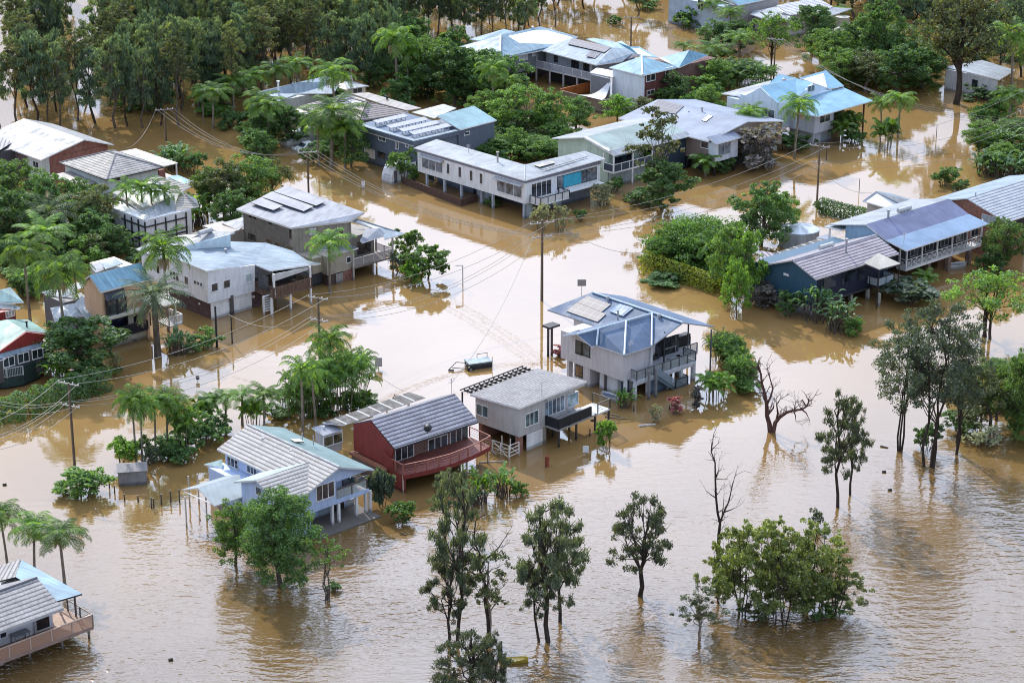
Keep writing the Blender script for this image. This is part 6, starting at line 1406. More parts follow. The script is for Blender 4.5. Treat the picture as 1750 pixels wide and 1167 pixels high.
def banana_proto(kind, n, H, sp, leafm, seed, LL=1.9, W=.5):
    g = random.Random(seed); mb = MB(); st = MB()
    for i in range(n):
        a = g.uniform(0, 6.28); d = sp * math.sqrt(g.random()); o = Vector((math.cos(a) * d, math.sin(a) * d, 0)); az = g.uniform(0, 6.28); e = g.uniform(.85, 1.45); h = H * g.uniform(.35, .8); p = o + Vector((math.cos(az) * math.cos(e), math.sin(az) * math.cos(e), math.sin(e))) * h
        st.path([o - Vector((0, 0, .4)), o.lerp(p, .5), p], [.07, .05, .03], 4); side = Vector((-math.sin(az), math.cos(az), 0)); q = p; prev = None; L = LL * g.uniform(.7, 1.1)
        for k in range(6):
            w = W * (.25, .85, 1, .95, .7, .08)[k] / 2 * 1.0; row = [q + side * w + Vector((0, 0, w * .35)), q, q - side * w + Vector((0, 0, w * .35))]
            if prev:
                for m in (0, 1): mb.poly([prev[m], prev[m + 1], row[m + 1], row[m]])
            prev = row; e -= .3; q = q + Vector((math.cos(az) * math.cos(e), math.sin(az) * math.cos(e), math.sin(e))) * L / 5
    proto(kind, [mk(st, 'stem', BARK), mk(mb, 'leaves', leafm)], H * 1.15, sp * 2 + LL * 1.2)
banana_proto('banana', 46, 2.6, 1.3, L_BRIGHT, 230); banana_proto('banana', 40, 2.8, 1.2, L_MID, 231); banana_proto('bananadark', 70, 3.4, 1.9, leafmat('strelitzia_leaf', (.04, .10, .05), (.11, .20, .09), .4), 232, 1.7, .42)
def branchy(g, mb, p, d, L, r, depth, spread=.7, up=.15):
    n = 3; pts = [p]; q = p
    for i in range(n): d = (d + rdir(g) * .28 + Vector((0, 0, up))).normalized(); q = q + d * L / n; pts.append(q)
    mb.path(pts, [r, r * .85, r * .7, r * .55], 5)
    if depth:
        for k in range(g.choice((2, 3)) if depth > 1 else 3): nd_ = (d + rdir(g) * spread + Vector((0, 0, up))).normalized(); branchy(g, mb, pts[-1] if k < 2 else pts[1], nd_, L * g.uniform(.6, .8), r * .55, depth - 1, spread, up)
def dead_proto(kind, seed, H, depth, r, spread, up, d0=(0, 0, 1), bark=BARK, L=.4):
    g = random.Random(seed); mb = MB(); branchy(g, mb, Vector((0, 0, -.4)), Vector(d0).normalized(), H * L, r, depth, spread, up)
    me = mb.mesh('dead_tree', bark); zs = max(v.co.z for v in me.vertices); proto(kind, [('branches', me)], zs, zs * .6)
dead_proto('deadtall', 5, 9, 4, .12, .55, .3); dead_proto('deadwide', 8, 6, 5, .20, 1.1, .02, (.2, 0, 1), barkmat((.07, .035, .035)), .33); dead_proto('bareshrub', 9, 3, 5, .06, 1.0, .1, bark=BARKP, L=.3)
PLG = {}
_pc = {}
def plant(kind, x, yb, yt, w, label=None, group=None, name=None, cat=None, cx=None, var=None, rot=None, sink=0.0, z=0.0):
    """x, yb: foot on the water; yt: top; w: width, all surveyed on the photograph"""
    s = sc_at(yb); lst = PROTO[kind]; k = _pc.get(kind, 0); _pc[kind] = k + 1
    parts, H, W = lst[(k if var is None else var) % len(lst)]
    sprawl = kind.endswith('bush') or kind in ('banana', 'bananadark', 'cane', 'canesmall')
    p = P(x, yb, 0)
    if sprawl: p = p + Vector((0, 1, 0)) * (w / s / 2 * .8)
    # height: vertical extent of the picture minus what the depth of the crown adds
    s = CAM_F / (p.y * math.cos(CAM_P) + CAM_H * math.sin(CAM_P))
    pyb = yb - (w / 2 * .8 * .36 if sprawl else 0)
    hm = max(.35, (pyb - yt) / (s * .94)); ww = w / s
    sx = ww / W * (1.12 if kind in ('palm', 'palmbare') else 1.0); sz = (hm if not sprawl else max(.4, hm - ww * .08)) / H
    nm = name or {'palm': 'palm_tree', 'palmbare': 'palm_tree', 'datepalm': 'palm_tree', 'coconut': 'palm_tree', 'feather': 'palm_tree', 'lowpalm': 'palm_tree', 'cane': 'palm_clump', 'canesmall': 'palm_clump', 'banana': 'banana_clump', 'bananadark': 'leafy_clump', 'sheoak': 'she_oak', 'paperbark': 'paperbark_tree', 'deadtall': 'dead_tree', 'deadwide': 'dead_tree', 'bareshrub': 'bare_shrub', 'forest': 'forest_tree', 'forestdark': 'forest_tree', 'forestpale': 'forest_tree'}.get(kind, 'shrub' if 'bush' in kind else 'tree')
    root = empty(nm, (p.x, p.y, z)); root.rotation_euler = (0, 0, (k * 2.399) % 6.283 if rot is None else rot); root.scale = (sx, sx, sz)
    for pn, me in parts:
        o = bpy.data.objects.new(pn, me); COL.objects.link(o); o.parent = root
    c = cat or {'palm_tree': 'palm tree', 'palm_clump': 'palm clump', 'banana_clump': 'banana plants', 'leafy_clump': 'plants', 'shrub': 'shrub', 'bare_shrub': 'shrub', 'she_oak': 'tree', 'paperbark_tree': 'tree', 'dead_tree': 'dead tree'}.get(nm, 'tree')
    tag(root, label, c, group)
    return root
def hedge(px, hw, z, mat, label, n=3000, leaf=.2, seed=1, bumpy=.25):
    g = random.Random(seed); pts = [P(*p) for p in px]; c = sum(pts, Vector()) / len(pts); mb = MB(); seg = list(zip(pts[:-1], pts[1:])); w = [(b - a).length for a, b in seg]
    st = MB()
    for _ in range(n):
        a, b = g.choices(seg, w)[0]; t = g.random(); q = a.lerp(b, t); d = (b - a).normalized(); nn = Vector((-d.y, d.x, 0)); ang = g.uniform(0, math.pi); k = bumpy * math.sin(q.x * 1.7 + q.y * 2.3) + bumpy * g.uniform(-.6, .6)
        o = nn * math.cos(ang) * (hw + k * .5) + Vector((0, 0, (abs(math.sin(ang)) ** .6) * (z + k) * (1 if g.random() < .6 else g.random())))
        nrm = (nn * math.cos(ang) + Vector((0, 0, math.sin(ang))) + rdir(g) * .7).normalized(); p = q + o - c; p.z = max(.05, p.z); L = leaf * g.uniform(.7, 1.4); leafq(mb, p, nrm, L, L * .6, g)
    for a, b in seg:
        for i in range(max(1, int((b - a).length / 1.2))): q = a.lerp(b, (i + .5) / max(1, int((b - a).length / 1.2))) - c; st.path([q - Vector((0, 0, .4)), q + Vector((0, 0, z * .7))], [.05, .02], 4)
    r = empty('hedge', c); mb.build('foliage', mat, r, uv=False); st.build('stem', BARK, r, uv=False); r['kind'] = 'thing'; return tag(r, label, 'hedge')
# ------------------------------------------------------------------ where the plants stand
V = plant
# foreground, open water
V('sheoak', 781, 1094, 801, 92, 'tall slender she-oak left of the bare forked tree in the bottom centre water', var=0)
V('sheoak', 766, 1102, 930, 70, 'lower she-oak leaning against the left side of the tall one, bottom centre', var=1)
V('gum', 836, 1080, 935, 100, 'thin crowned tree right of the tall she-oak, bare forked twigs above it', var=0)

V('sheoak', 800, 1205, 1072, 110, 'bushy dark she-oak cut by the bottom edge beside the yellow kayak', var=2)
V('sheoak', 838, 1210, 1078, 70, 'slimmer dark she-oak cut by the bottom edge, nearest the yellow kayak', var=0)
V('sheoak', 764, 1200, 1135, 52, 'small green she-oak at the bottom edge left of the bushy dark one', var=1)
V('sheoak', 938, 1097, 850, 104, 'dark she-oak with the thickest trunk in the trio right of the bottom centre', var=1)
V('sheoak', 957, 1060, 862, 84, 'she-oak standing behind and right of the thick trunked one', var=2)
V('sheoak', 922, 1095, 938, 66, 'short thin she-oak in front left of the thick trunked one', var=0)
V('sheoak', 1093, 1016, 848, 116, 'lone leaning tree with forked dark trunk in the open water, lower right of centre', rot=2.2)
V('gum', 1196, 1092, 1002, 88, 'low spreading mangrove at the left end of the mangrove thicket', rot=1.0)
for i, (x, yb, yt, w) in enumerate(((1232, 1030, 918, 70), (1268, 1052, 896, 92), (1308, 1040, 886, 100), (1340, 1066, 925, 112), (1388, 1040, 892, 104), (1428, 1050, 962, 84), (1348, 1022, 905, 84))):
    V('mangrove', x, yb, yt, w * 1.12, ('feathery mangrove at the left side of the thicket, under the tall dead trunk', 'second mangrove of the thicket, light showing through its stems', 'dense mangrove left of the middle of the thicket', 'dense mangrove in the middle of the thicket with the widest crown', 'dense mangrove right of the middle of the thicket', 'lowest mangrove at the right tip of the thicket', 'tallest mangrove at the back of the thicket')[i], 'mangroves of the thicket in the lower right water', 'mangrove', 'tree')
def traced(x, yb, lines, label, bark, name='dead_tree', jit=.5, seed=1, twigs=2):
    g = random.Random(seed); p = P(x, yb); s = CAM_F / (p.y * math.cos(CAM_P) + CAM_H * math.sin(CAM_P)); mb = MB()
    for r, pl in lines:
        off = g.uniform(-jit, jit); pts = [Vector(((a - x) / s, off * i / len(pl), (yb - b) / (s * .94))) for i, (a, b) in enumerate(pl)]
        if pl[0][1] >= yb - 3: pts[0].z = -.5
        mb.path(pts, [r * (1 - .75 * i / (len(pts) - 1)) for i in range(len(pts))], 6)
        for q in pts[2:]:
            for _ in range(twigs):
                d = rdir(g); d.z = abs(d.z) * .8; branchy(g, mb, q, (d + (pts[-1] - pts[0]).normalized() * .5).normalized(), g.uniform(.5, 1.1), r * .22, 1, .9, .05)
    return tag(mb.build(name, bark, uv=False, loc=p), label, 'dead tree')
z12 = lambda *q: [(1150 + a / 2.058, 600 + b / 2.058) for a, b in q]
traced(1226, 968, [(.15, z12((157, 757), (158, 700), (157, 640), (160, 598), (150, 560), (142, 500), (138, 440), (135, 380), (120, 340), (125, 300))), (.09, z12((160, 598), (172, 560), (188, 520), (195, 480), (205, 430))), (.07, z12((172, 560), (195, 550), (215, 538))), (.06, z12((145, 510), (125, 500), (108, 488))), (.05, z12((138, 440), (150, 410), (150, 380))), (.05, z12((165, 590), (170, 540), (172, 500)))], 'tall thin dead tree standing above the mangrove thicket', BARKD, seed=3)
traced(1318, 738, [(.26, z12((345, 280), (338, 255), (328, 225), (325, 185), (318, 150), (305, 110), (300, 75), (290, 60))), (.22, z12((350, 280), (358, 250), (372, 230), (395, 212), (420, 203), (445, 200), (462, 190), (470, 170))), (.12, z12((325, 190), (338, 160), (345, 130), (332, 90), (322, 60))), (.12, z12((362, 245), (366, 215), (360, 185), (372, 165))), (.10, z12((445, 200), (465, 215), (478, 240))), (.10, z12((330, 225), (350, 200), (352, 175))), (.09, z12((462, 190), (450, 170), (435, 180))), (.08, z12((418, 203), (428, 225), (430, 245)))], 'gnarled reddish dead tree with one long arm reaching right', barkmat((.09, .05, .045)), seed=4, twigs=3)
V('sheoak', 1432, 867, 674, 80, 'bigger of the twin slender trees in the lower right water', var=0)
V('sheoak', 1453, 846, 686, 50, 'slimmer of the twin trees, behind its bigger neighbour in the lower right water', var=1)
V('bush', 1408, 1058, 1000, 74, 'leafy low branches dipping into the water at the right foot of the mangrove thicket')
V('olivebush', 1300, 1066, 1030, 60, 'low leafy shrub at the front foot of the mangrove thicket')
V('bluebush', 1397, 905, 868, 26, 'tiny sapling poking out of the water by the twin slender trees')
V('paperbark', 1590, 800, 522, 150, 'tallest many stemmed paperbark at the middle right', var=0)
V('paperbark', 1540, 772, 540, 110, 'many stemmed paperbark on the left of the tall middle right group', var=1)
V('paperbark', 1632, 775, 560, 95, 'thinner paperbark on the right of the tall middle right group', var=0)
V('darkbush', 1585, 775, 722, 48, 'dark bush between the feet of the tall paperbarks')
V('bush', 1645, 745, 700, 62, 'spreading green bush just right of the tall paperbarks')
V('olive', 1690, 740, 632, 84, 'rounded tree behind the paperbarks near the right edge')
V('broad', 1735, 745, 610, 90, 'dense green tree cut by the right edge below the middle')
V('broad', 1752, 700, 598, 70, 'bushy bright crowned tree at the right edge above the dense one', var=1)
V('palebush', 1690, 770, 725, 60, 'sparse twiggy shrub leaning over the water near the right edge')
V('spread', 1685, 578, 466, 148, 'low spreading tree with forked trunk near the right edge')
V('dense', 480, 1000, 834, 128, 'big dense round dark green tree in front of the pale blue house', var=0)
V('broad', 402, 966, 860, 78, 'medium bright green tree left of the big dense round one', var=1)
V('halfbare', 561, 1026, 915, 78, 'half bare tree with pale green top right of the big dense round one')
V('darkbush', 572, 1012, 992, 24, 'tiny dark shrub in the water beside the half bare tree')
V('bush', 133, 860, 799, 86, 'round bush in open water below the nearest power pole on the left')
for i, (x, yb, yt, w, l) in enumerate(((13, 965, 858, 72, 'palm half cut by the left edge behind the corner house'), (59, 985, 878, 80, 'middle palm behind the corner house at bottom left'), (111, 1000, 895, 88, 'right-hand palm in front of open water by the corner house at bottom left'))): V('palm', x, yb, yt, w, l, 'palms behind the corner house', var=0)
z11 = lambda *q: [(650 + a / 3.016, 780 + b / 3.016) for a, b in q]
traced(838, 1080, [(.16, z11((560, 905), (555, 830), (540, 740), (545, 660), (520, 600), (510, 540), (515, 490), (490, 440), (488, 380), (495, 320))), (.10, z11((512, 560), (540, 520), (580, 480), (610, 450), (640, 400))), (.09, z11((530, 620), (480, 590), (430, 560), (380, 520))), (.07, z11((500, 470), (470, 440), (460, 410))), (.06, z11((580, 480), (600, 500), (640, 450)))], 'bare forked tree rising through the thin crowned tree, bottom centre', BARKD, seed=6)
# planting left of the blue house
for x, yb, yt, w, l in ((233, 788, 660, 62, 'tallest palm of the clump behind the small shed'), (243, 790, 672, 56, 'palm leaning right of the tallest one behind the small shed'), (266, 768, 668, 60, 'palm in the middle of the clump right of the small shed'), (286, 762, 664, 62, 'palm with thick crown in the clump right of the small shed'), (300, 760, 680, 52, 'right outermost palm of the clump by the small shed')): V('palm', x, yb, yt, w, l, 'palms behind the small shed')
V('brightbush', 203, 800, 748, 50, 'leafy bush just behind the small shed'); V('bluebush', 257, 798, 757, 34, 'grey green shrub right of the small shed'); V('darkbush', 290, 790, 750, 44, 'dark shrub under the palms right of the small shed')
V('darkbush', 340, 775, 706, 70, 'dark bush between the palm clump and the pale blue house'); V('darkbush', 372, 748, 712, 50, 'low dark shrub behind the pale blue house'); V('brightbush', 300, 775, 752, 22, 'small lime green shrub among the palms right of the shed')
for i, (x, yb, yt, w) in enumerate(((361, 730, 672, 44), (385, 728, 668, 46), (414, 726, 662, 52))): V('palmbare', x, yb, yt, w * 1.2, ('first thin palm behind the pale blue house, from the left', 'second thin palm behind the pale blue house, in the middle of three', 'third thin palm behind the pale blue house, beside the coconut palm')[i], 'thin palms behind the pale blue house')
V('coconut', 452, 732, 656, 66, 'dark coconut palm with long fronds behind the pale blue house'); V('palmbare', 494, 716, 664, 44, 'small palm left of the tall clump behind the red house')
V('palmbare', 518, 750, 606, 62, 'left palm with bare dark trunk behind the enclosed porch of the red house'); V('palmbare', 540, 730, 612, 60, 'right palm with bare dark trunk behind the enclosed porch of the red house')
V('cane', 578, 714, 592, 120, 'large golden cane palm clump behind the red house', var=0); V('palm', 565, 700, 556, 66, 'tall palm rising from the golden cane clump behind the red house')
V('canesmall', 622, 698, 664, 30, 'small lime green palm behind the red house patio roof', var=1); V('bareshrub', 660, 692, 656, 48, 'leafless grey shrub behind the red house patio roof'); V('darkbush', 545, 716, 690, 40, 'dark undergrowth below the golden cane clump')
V('spikybush', 652, 872, 800, 40, 'leafy shrub squeezed between the pale blue house and the red house', var=0); V('brightbush', 686, 896, 855, 48, 'small lime green shrub in the water below the red house')
V('banana', 820, 866, 800, 60, 'bright banana clump left half of the bank below the curved red deck'); V('banana', 858, 858, 797, 60, 'bright banana clump right half of the bank below the curved red deck'); V('bananadark', 800, 872, 826, 56, 'darker leafy clump at the foot of the banana plants'); V('brightbush', 885, 852, 822, 34, 'small leafy tip right of the banana plants below the red deck')
V('sheoak', 765, 905, 803, 66, 'grey green she-oak in front of the banana plants below the red deck', var=2)
V('brightbush', 1040, 772, 716, 36, 'slender sapling beside the black deck of the grey house')
V('banana', 1068, 702, 664, 44, 'lime green banana clump by the small boat', var=0); V('palebush', 1120, 724, 690, 28, 'pale leafy shrub in front of the slate roofed house'); V('redbush', 1155, 710, 676, 24, 'crimson leaved shrub in front of the slate roofed house'); V('redplum', 1189, 698, 661, 20, 'dark purple leaved shrub right of the crimson one'); V('redbush', 958, 612, 588, 26, 'red leaved shrubs by the far porch of the slate roofed house')
V('cane', 1240, 626, 566, 62, 'golden cane palms at the back beside the slate roofed house'); V('cane', 1268, 666, 604, 56, 'golden cane palms on the right beside the slate roofed house'); V('canesmall', 1225, 690, 630, 62, 'feathery cane palms nearest the water beside the slate roofed house', var=0)
for k, x, yb, yt, w, l in (('canesmall', 312, 778, 690, 54, 'cane palm at the right end of the shed thicket'), ('canesmall', 350, 738, 672, 46, 'small cane palm left of the thin palms behind the pale blue house'), ('canesmall', 432, 734, 676, 50, 'small cane palm beside the dark coconut palm'), ('cane', 520, 720, 628, 74, 'smaller cane thicket left of the large golden one behind the red house')): V(k, x, yb, yt, w, l)
# green island right of the centre
V('umbrella', 1192, 452, 382, 170, 'wide flat topped green tree left of the navy house'); V('brightree', 1148, 458, 392, 76, 'bright green tree at the left tip of the planted island'); V('bush', 1130, 464, 405, 66, 'leafy shrub above the yellow hedge'); V('dark', 1300, 420, 318, 104, 'tree with leaning trunk behind the wide flat topped tree'); V('brightree', 1335, 402, 330, 66, 'smaller airy crown right of the leaning trunk tree')
V('broad', 1245, 505, 388, 84, 'tall leafy tree between the yellow hedge and the navy house', var=0); V('brightree', 1272, 520, 400, 74, 'light green tree overhanging the corner of the navy house'); V('brightree', 1258, 545, 450, 56, 'drooping light green tree nearest the water by the navy house'); V('bush', 1185, 470, 420, 60, 'green shrub in the middle of the planted island'); V('lowpalm', 1215, 470, 400, 60, 'low palm inside the planted island', var=0)
hedge([(1100, 462), (1140, 474), (1185, 486), (1228, 500)], .9, 2.1, L_YEL, 'clipped yellow green hedge on the edge of the planted island', 3400, .24, 3)
V('plumbush', 1308, 530, 482, 52, 'bronze tinted shrub at the corner of the navy house'); V('darkbush', 1348, 545, 498, 44, 'dark shrub against the navy house wall'); V('bananadark', 1400, 556, 480, 76, 'large paddle leaved clump in front of the navy house', rot=0.4); V('bananadark', 1438, 575, 505, 70, 'paddle leaved clump nearer the water in front of the navy house', rot=2.0); V('bush', 1462, 578, 540, 36, 'round shrub at the right end of the paddle leaved clumps')
V('spikybush', 1556, 528, 474, 88, 'round spiky leaved pandanus below the small glass balcony'); V('lowpalm', 1582, 496, 462, 44, 'low dark palm under the crossed verandah railing', var=0)
V('broad', 1712, 462, 378, 72, 'round bright topped tree in front of the brick house at the right edge', var=2); V('darkbush', 1700, 468, 420, 60, 'dark foliage at the foot of the round tree by the brick house')
hedge([(1402, 362), (1440, 371), (1482, 380)], 1.0, 1.9, L_DARK, 'dark clipped hedge in front of the pale garage', 2600, .22, 4); V('bush', 1402, 368, 342, 22, 'light green shrub at the left end of the dark hedge')
V('bush', 1618, 322, 280, 44, 'leafy shrub in open water upper right'); V('darkbush', 1642, 330, 306, 30, 'darker shrub touching the one in open water upper right')
for i, (k, x, yb, yt, w, l) in enumerate((('banana', 1715, 268, 212, 70, 'banana clump at the top of the right edge planting'), ('bananadark', 1700, 308, 250, 74, 'dark leafy clump in the right edge planting, nearer the water'), ('bananadark', 1742, 312, 262, 60, 'dark leafy clump cut by the right edge'), ('bush', 1695, 270, 230, 44, 'shrub left of the right edge banana clump'))): V(k, x, yb, yt, w, l)
V('palm', 1721, 222, 152, 62, 'palm standing over the right edge planting'); V('palm', 1728, 165, 42, 72, 'tall palm near the right edge below the top'); V('palm', 1750, 160, 75, 60, 'palm cut by the right edge behind the small white house'); V('darkbush', 1700, 176, 140, 70, 'dark shrub hiding the small white house wall'); V('darkbush', 1728, 190, 150, 50, 'dark shrub at the right corner of the small white house')
V('spreadbig', 1633, 178, -8, 150, 'big spreading tree with thick forked dark trunk, upper right')
V('palm', 1534, 236, 160, 56, 'palm right of the blue gabled house beside the water'); V('palm', 1506, 226, 166, 46, 'second palm left of the waterside palm by the blue gabled house'); V('canesmall', 1518, 258, 196, 52, 'leafy cane clump at the foot of the waterside palms'); V('canesmall', 1452, 244, 184, 50, 'bright cane clump against the blue gabled house'); V('lowpalm', 1438, 246, 206, 44, 'low arching palm against the blue gabled house'); V('darkbush', 1462, 250, 214, 40, 'dark shrub against the blue gabled house')
V('palm', 1357, 272, 166, 62, 'palm with tan seed clusters before the blue gabled house', var=0); V('palm', 1280, 258, 182, 56, 'palm crown left of the blue gabled house', var=1); V('plumbush', 1300, 296, 212, 76, 'large purplish grey shrub left of the seeded palm'); V('bluebush', 1276, 288, 236, 40, 'grey green shrub below the purplish one'); V('darkbush', 1388, 248, 228, 24, 'little grey shrub at the corner of the blue gabled house'); V('darkbush', 1345, 262, 222, 60, 'dark foliage under the seeded palm')
V('lowpalm', 1205, 300, 262, 58, 'bright arching palm beside the white bay', var=1); V('darkbush', 1238, 300, 268, 34, 'dark shrub between the white bay and the purplish shrub')
V('gum', 1122, 350, 188, 104, 'open crowned gum tree in front of the green weatherboard house'); V('dark', 1132, 358, 280, 88, 'dense drooping tree below the gum tree by the road corner', var=1); V('lowpalm', 1098, 300, 248, 40, 'broad leaved palm left of the gum tree trunk', var=0); V('bananadark', 1178, 276, 240, 40, 'leafy clump behind the drooping tree'); V('darkbush', 1092, 352, 316, 46, 'dark shrub left of the drooping tree')
V('palebush', 1028, 356, 308, 46, 'silvery shrub at the right end of the white L-shaped house'); V('darkbush', 1050, 332, 302, 32, 'dark round shrub behind the silvery one'); V('darkbush', 1078, 345, 328, 20, 'tiny dark shrub by the green weatherboard house'); V('palebush', 925, 396, 346, 34, 'pale speckled shrub left of the white balcony pole'); V('palebush', 956, 398, 346, 32, 'pale speckled shrub right of the road corner pole'); V('darkbush', 992, 380, 356, 22, 'small dark shrub in the water by the white L-shaped house'); V('darkbush', 842, 356, 336, 28, 'low dark shrub under the white L-shaped house')
V('bush', 690, 318, 254, 52, 'clipped round green bush beside the caravan')
# behind the L house
for i, (k, x, yb, yt, w) in enumerate((('bush', 830, 275, 228, 70), ('bush', 880, 280, 232, 70), ('bush', 925, 284, 238, 66), ('bush', 960, 275, 232, 60), ('darkbush', 805, 262, 226, 50), ('darkbush', 895, 262, 224, 70), ('olivebush', 930, 250, 208, 70))):
    V(k, x, yb, yt, w, ('hedge bush behind the flat roofed L house, second from the left', 'hedge bush behind the middle of the flat roofed L house', 'hedge bush behind the roof corner of the L house', 'hedge bush at the right end behind the L house', 'leftmost hedge bush behind the L house', 'dark bush in the second row behind the L house', 'yellowish grassy bush behind the L house')[i])
for k, x, yb, yt, w, l in (('broad', 885, 235, 152, 84, 'leafy tree below the verandah wing of the hip roofed house'), ('broad', 940, 236, 160, 74, 'leafy tree left of the courtyard wall'), ('dark', 985, 222, 168, 64, 'dark tree in front of the courtyard wall'), ('palm', 844, 198, 103, 56, 'palm with yellow seed clusters in front of the pale blue hip roof'), ('palm', 868, 190, 128, 44, 'shorter palm right of the seeded one below the pale blue hip roof'), ('dark', 815, 180, 92, 90, 'dense dark tree left of the pale blue hip roof'), ('dark', 868, 170, 98, 80, 'dense dark tree under the eave of the pale blue hip roof'), ('dark', 775, 178, 84, 90, 'dense dark tree behind the teal roof'), ('broad', 730, 168, 75, 84, 'leafy tree right of the vine clad palm'), ('broad', 830, 215, 160, 60, 'leafy tree at the foot of the seeded palm'), ('brightree', 1055, 212, 164, 60, 'bright leafy tree below the brick wing'), ('olive', 1095, 212, 168, 60, 'pale leafy tree left of the black solar panels'), ('dark', 1155, 186, 128, 64, 'dark tree right of the brick wing'), ('bush', 1190, 200, 150, 56, 'green bush behind the plain grey blue roof'), ('broad', 1210, 205, 150, 50, 'leafy tree left of the white low roof'), ('darkbush', 1235, 210, 172, 44, 'dark bush below the white low roof')): V(k, x, yb, yt, w, l)
for k, x, yb, yt, w, l in (('palm', 681, 172, 50, 72, 'tall vine clad palm with seed clusters at the forest edge'), ('palm', 697, 168, 70, 52, 'palm just right of the vine clad one at the forest edge'), ('palm', 720, 160, 72, 44, 'palm behind the leafy tree at the forest edge'), ('palm', 575, 222, 108, 76, 'tall palm rising behind the brown tiled roof'), ('palm', 566, 285, 172, 104, 'big palm with hanging seed clusters between the van and the dark slate house'), ('palm', 590, 288, 200, 70, 'palm to the right of the big seeded one by the dark slate house'), ('palm', 545, 284, 196, 60, 'palm to the left of the big seeded one, over the white car'), ('palm', 446, 252, 158, 60, 'left palm of the pair beside the flooded van'), ('palm', 459, 256, 166, 62, 'right palm of the pair beside the flooded van'), ('palm', 364, 220, 146, 62, 'bright palm at the forest edge above the road'), ('palm', 400, 196, 130, 60, 'palm behind the pair at the forest edge'), ('palm', 430, 190, 118, 60, 'palm right behind the flooded van pair at the forest edge'), ('palm', 470, 185, 110, 60, 'palm at the forest edge left of the pale metal roof'), ('palm', 510, 170, 98, 56, 'palm at the forest edge behind the pale metal roof'), ('palm', 348, 210, 150, 44, 'shorter palm left of the bright one at the forest edge')): V(k, x, yb, yt, w, l)
for k, x, yb, yt, w, l in (('dark', 490, 248, 188, 70, 'dark tree behind the flooded van'), ('darkbush', 432, 256, 206, 60, 'dark shrub left of the flooded van'), ('dark', 600, 286, 215, 60, 'dark leafy tree against the dark slate house'), ('darkbush', 540, 282, 240, 60, 'dark undergrowth behind the white car'), ('darkbush', 400, 222, 180, 50, 'dark shrub at the forest edge by the road'), ('bush', 512, 205, 160, 60, 'leafy shrub before the pale metal roof'), ('dark', 640, 150, 100, 60, 'dark tree at the forest edge behind the cream gable'), ('bananadark', 290, 298, 240, 70, 'dark leafy clump under the first road pole'), ('banana', 300, 290, 242, 60, 'bright banana leaves by the first road pole'), ('darkbush', 325, 302, 256, 50, 'dark round bush right of the first road pole')): V(k, x, yb, yt, w, l)
# left side
for k, x, yb, yt, w, l in (('olive', 385, 378, 280, 90, 'pale feathery tree left of the taupe house'), ('broad', 430, 368, 275, 100, 'leafy tree directly behind the taupe house'), ('olive', 465, 350, 272, 70, 'pale topped tree at the road edge behind the taupe house'), ('dark', 355, 372, 290, 70, 'dark tree right of the white panelled verandah'), ('dark', 400, 400, 330, 70, 'dark tree in the shade left of the taupe house'),
    ('broad', 30, 380, 282, 110, 'leafy tree at the left edge below the brick gable'), ('dark', 85, 395, 300, 100, 'dark leafy tree below the white tiled house'), ('broad', 140, 385, 310, 80, 'leafy tree in front of the low carport roof'), ('olive', 160, 410, 322, 90, 'tree with yellowish top left of the white panelled verandah'), ('dark', 15, 430, 330, 90, 'dark tree at the left edge above the tall palms'), ('dark', 165, 430, 365, 80, 'dark tree left of the pale clerestory roof'), ('dark', 195, 400, 350, 60, 'dark foliage behind the three palms')): V(k, x, yb, yt, w, l)
V('feather', 85, 425, 335, 130, 'wide feathery palm in the left garden'); V('lowpalm', 15, 425, 382, 70, 'low palm at the left edge')
for x, yt, l in ((222, 308, 'leftmost palm before the white panelled verandah'), (245, 305, 'second palm before the white panelled verandah'), (263, 310, 'third palm before the white panelled verandah'), (281, 312, 'rightmost palm before the white panelled verandah')): V('palmbare', x, 404, yt, 52, l, 'palms before the white panelled verandah')
V('banana', 335, 392, 322, 62, 'banana clump right of the white panelled verandah', var=1); V('lowpalm', 315, 392, 345, 60, 'low palm right of the white panelled verandah')
V('coconut', 80, 470, 372, 104, 'dark long fronded palm in the left garden'); V('palm', 52, 550, 404, 84, 'tall palm with thick brown trunk at the left', var=2); V('palm', 116, 615, 436, 92, 'very tall palm with tan seed cluster in front of the peach house', var=0); V('palm', 136, 556, 442, 60, 'thin palm behind the very tall one by the peach house', var=2)
V('palm', 288, 566, 398, 82, 'tall palm with yellow seed cluster at the white weatherboard corner', var=1); V('datepalm', 270, 610, 474, 118, 'shaggy date palm in front of the peach house')
V('dark', 140, 642, 548, 138, 'big round dark leafy tree in front of the peach house', var=1); V('palebush', 192, 632, 600, 36, 'pale speckled shrub at the right foot of the round dark tree'); V('bananadark', 300, 612, 560, 56, 'dark leafy clump right of the date palm'); V('bush', 349, 600, 562, 48, 'round green bush beside the two short poles'); V('darkbush', 330, 608, 578, 30, 'dark leaves left of the round green bush')
V('banana', 95, 668, 612, 52, 'bright lime banana clump before the red verandah', var=0); V('bush', 130, 676, 628, 70, 'leafy shrub behind the long hedge'); V('lowpalm', 60, 440, 400, 50, 'small palm under the dark long fronded one')
hedge([(-30, 722), (40, 712), (100, 690), (150, 672), (182, 662)], 1.3, 2.3, L_DARK, 'long dark clipped hedge along the flooded street at the left edge', 6500, .24, 5)
V('palm', 564, 502, 396, 72, 'single bright palm in front of the taupe house', var=2); V('frangipani', 728, 478, 424, 76, 'frangipani with twisted trunk standing in the flooded street'); V('brightbush', 708, 488, 440, 50, 'light green shrub in front of the street frangipani'); V('bush', 694, 446, 388, 50, 'green bush at the corner of the taupe house balcony'); V('bluebush', 685, 470, 430, 40, 'grey green shrub between the taupe balcony and the frangipani')
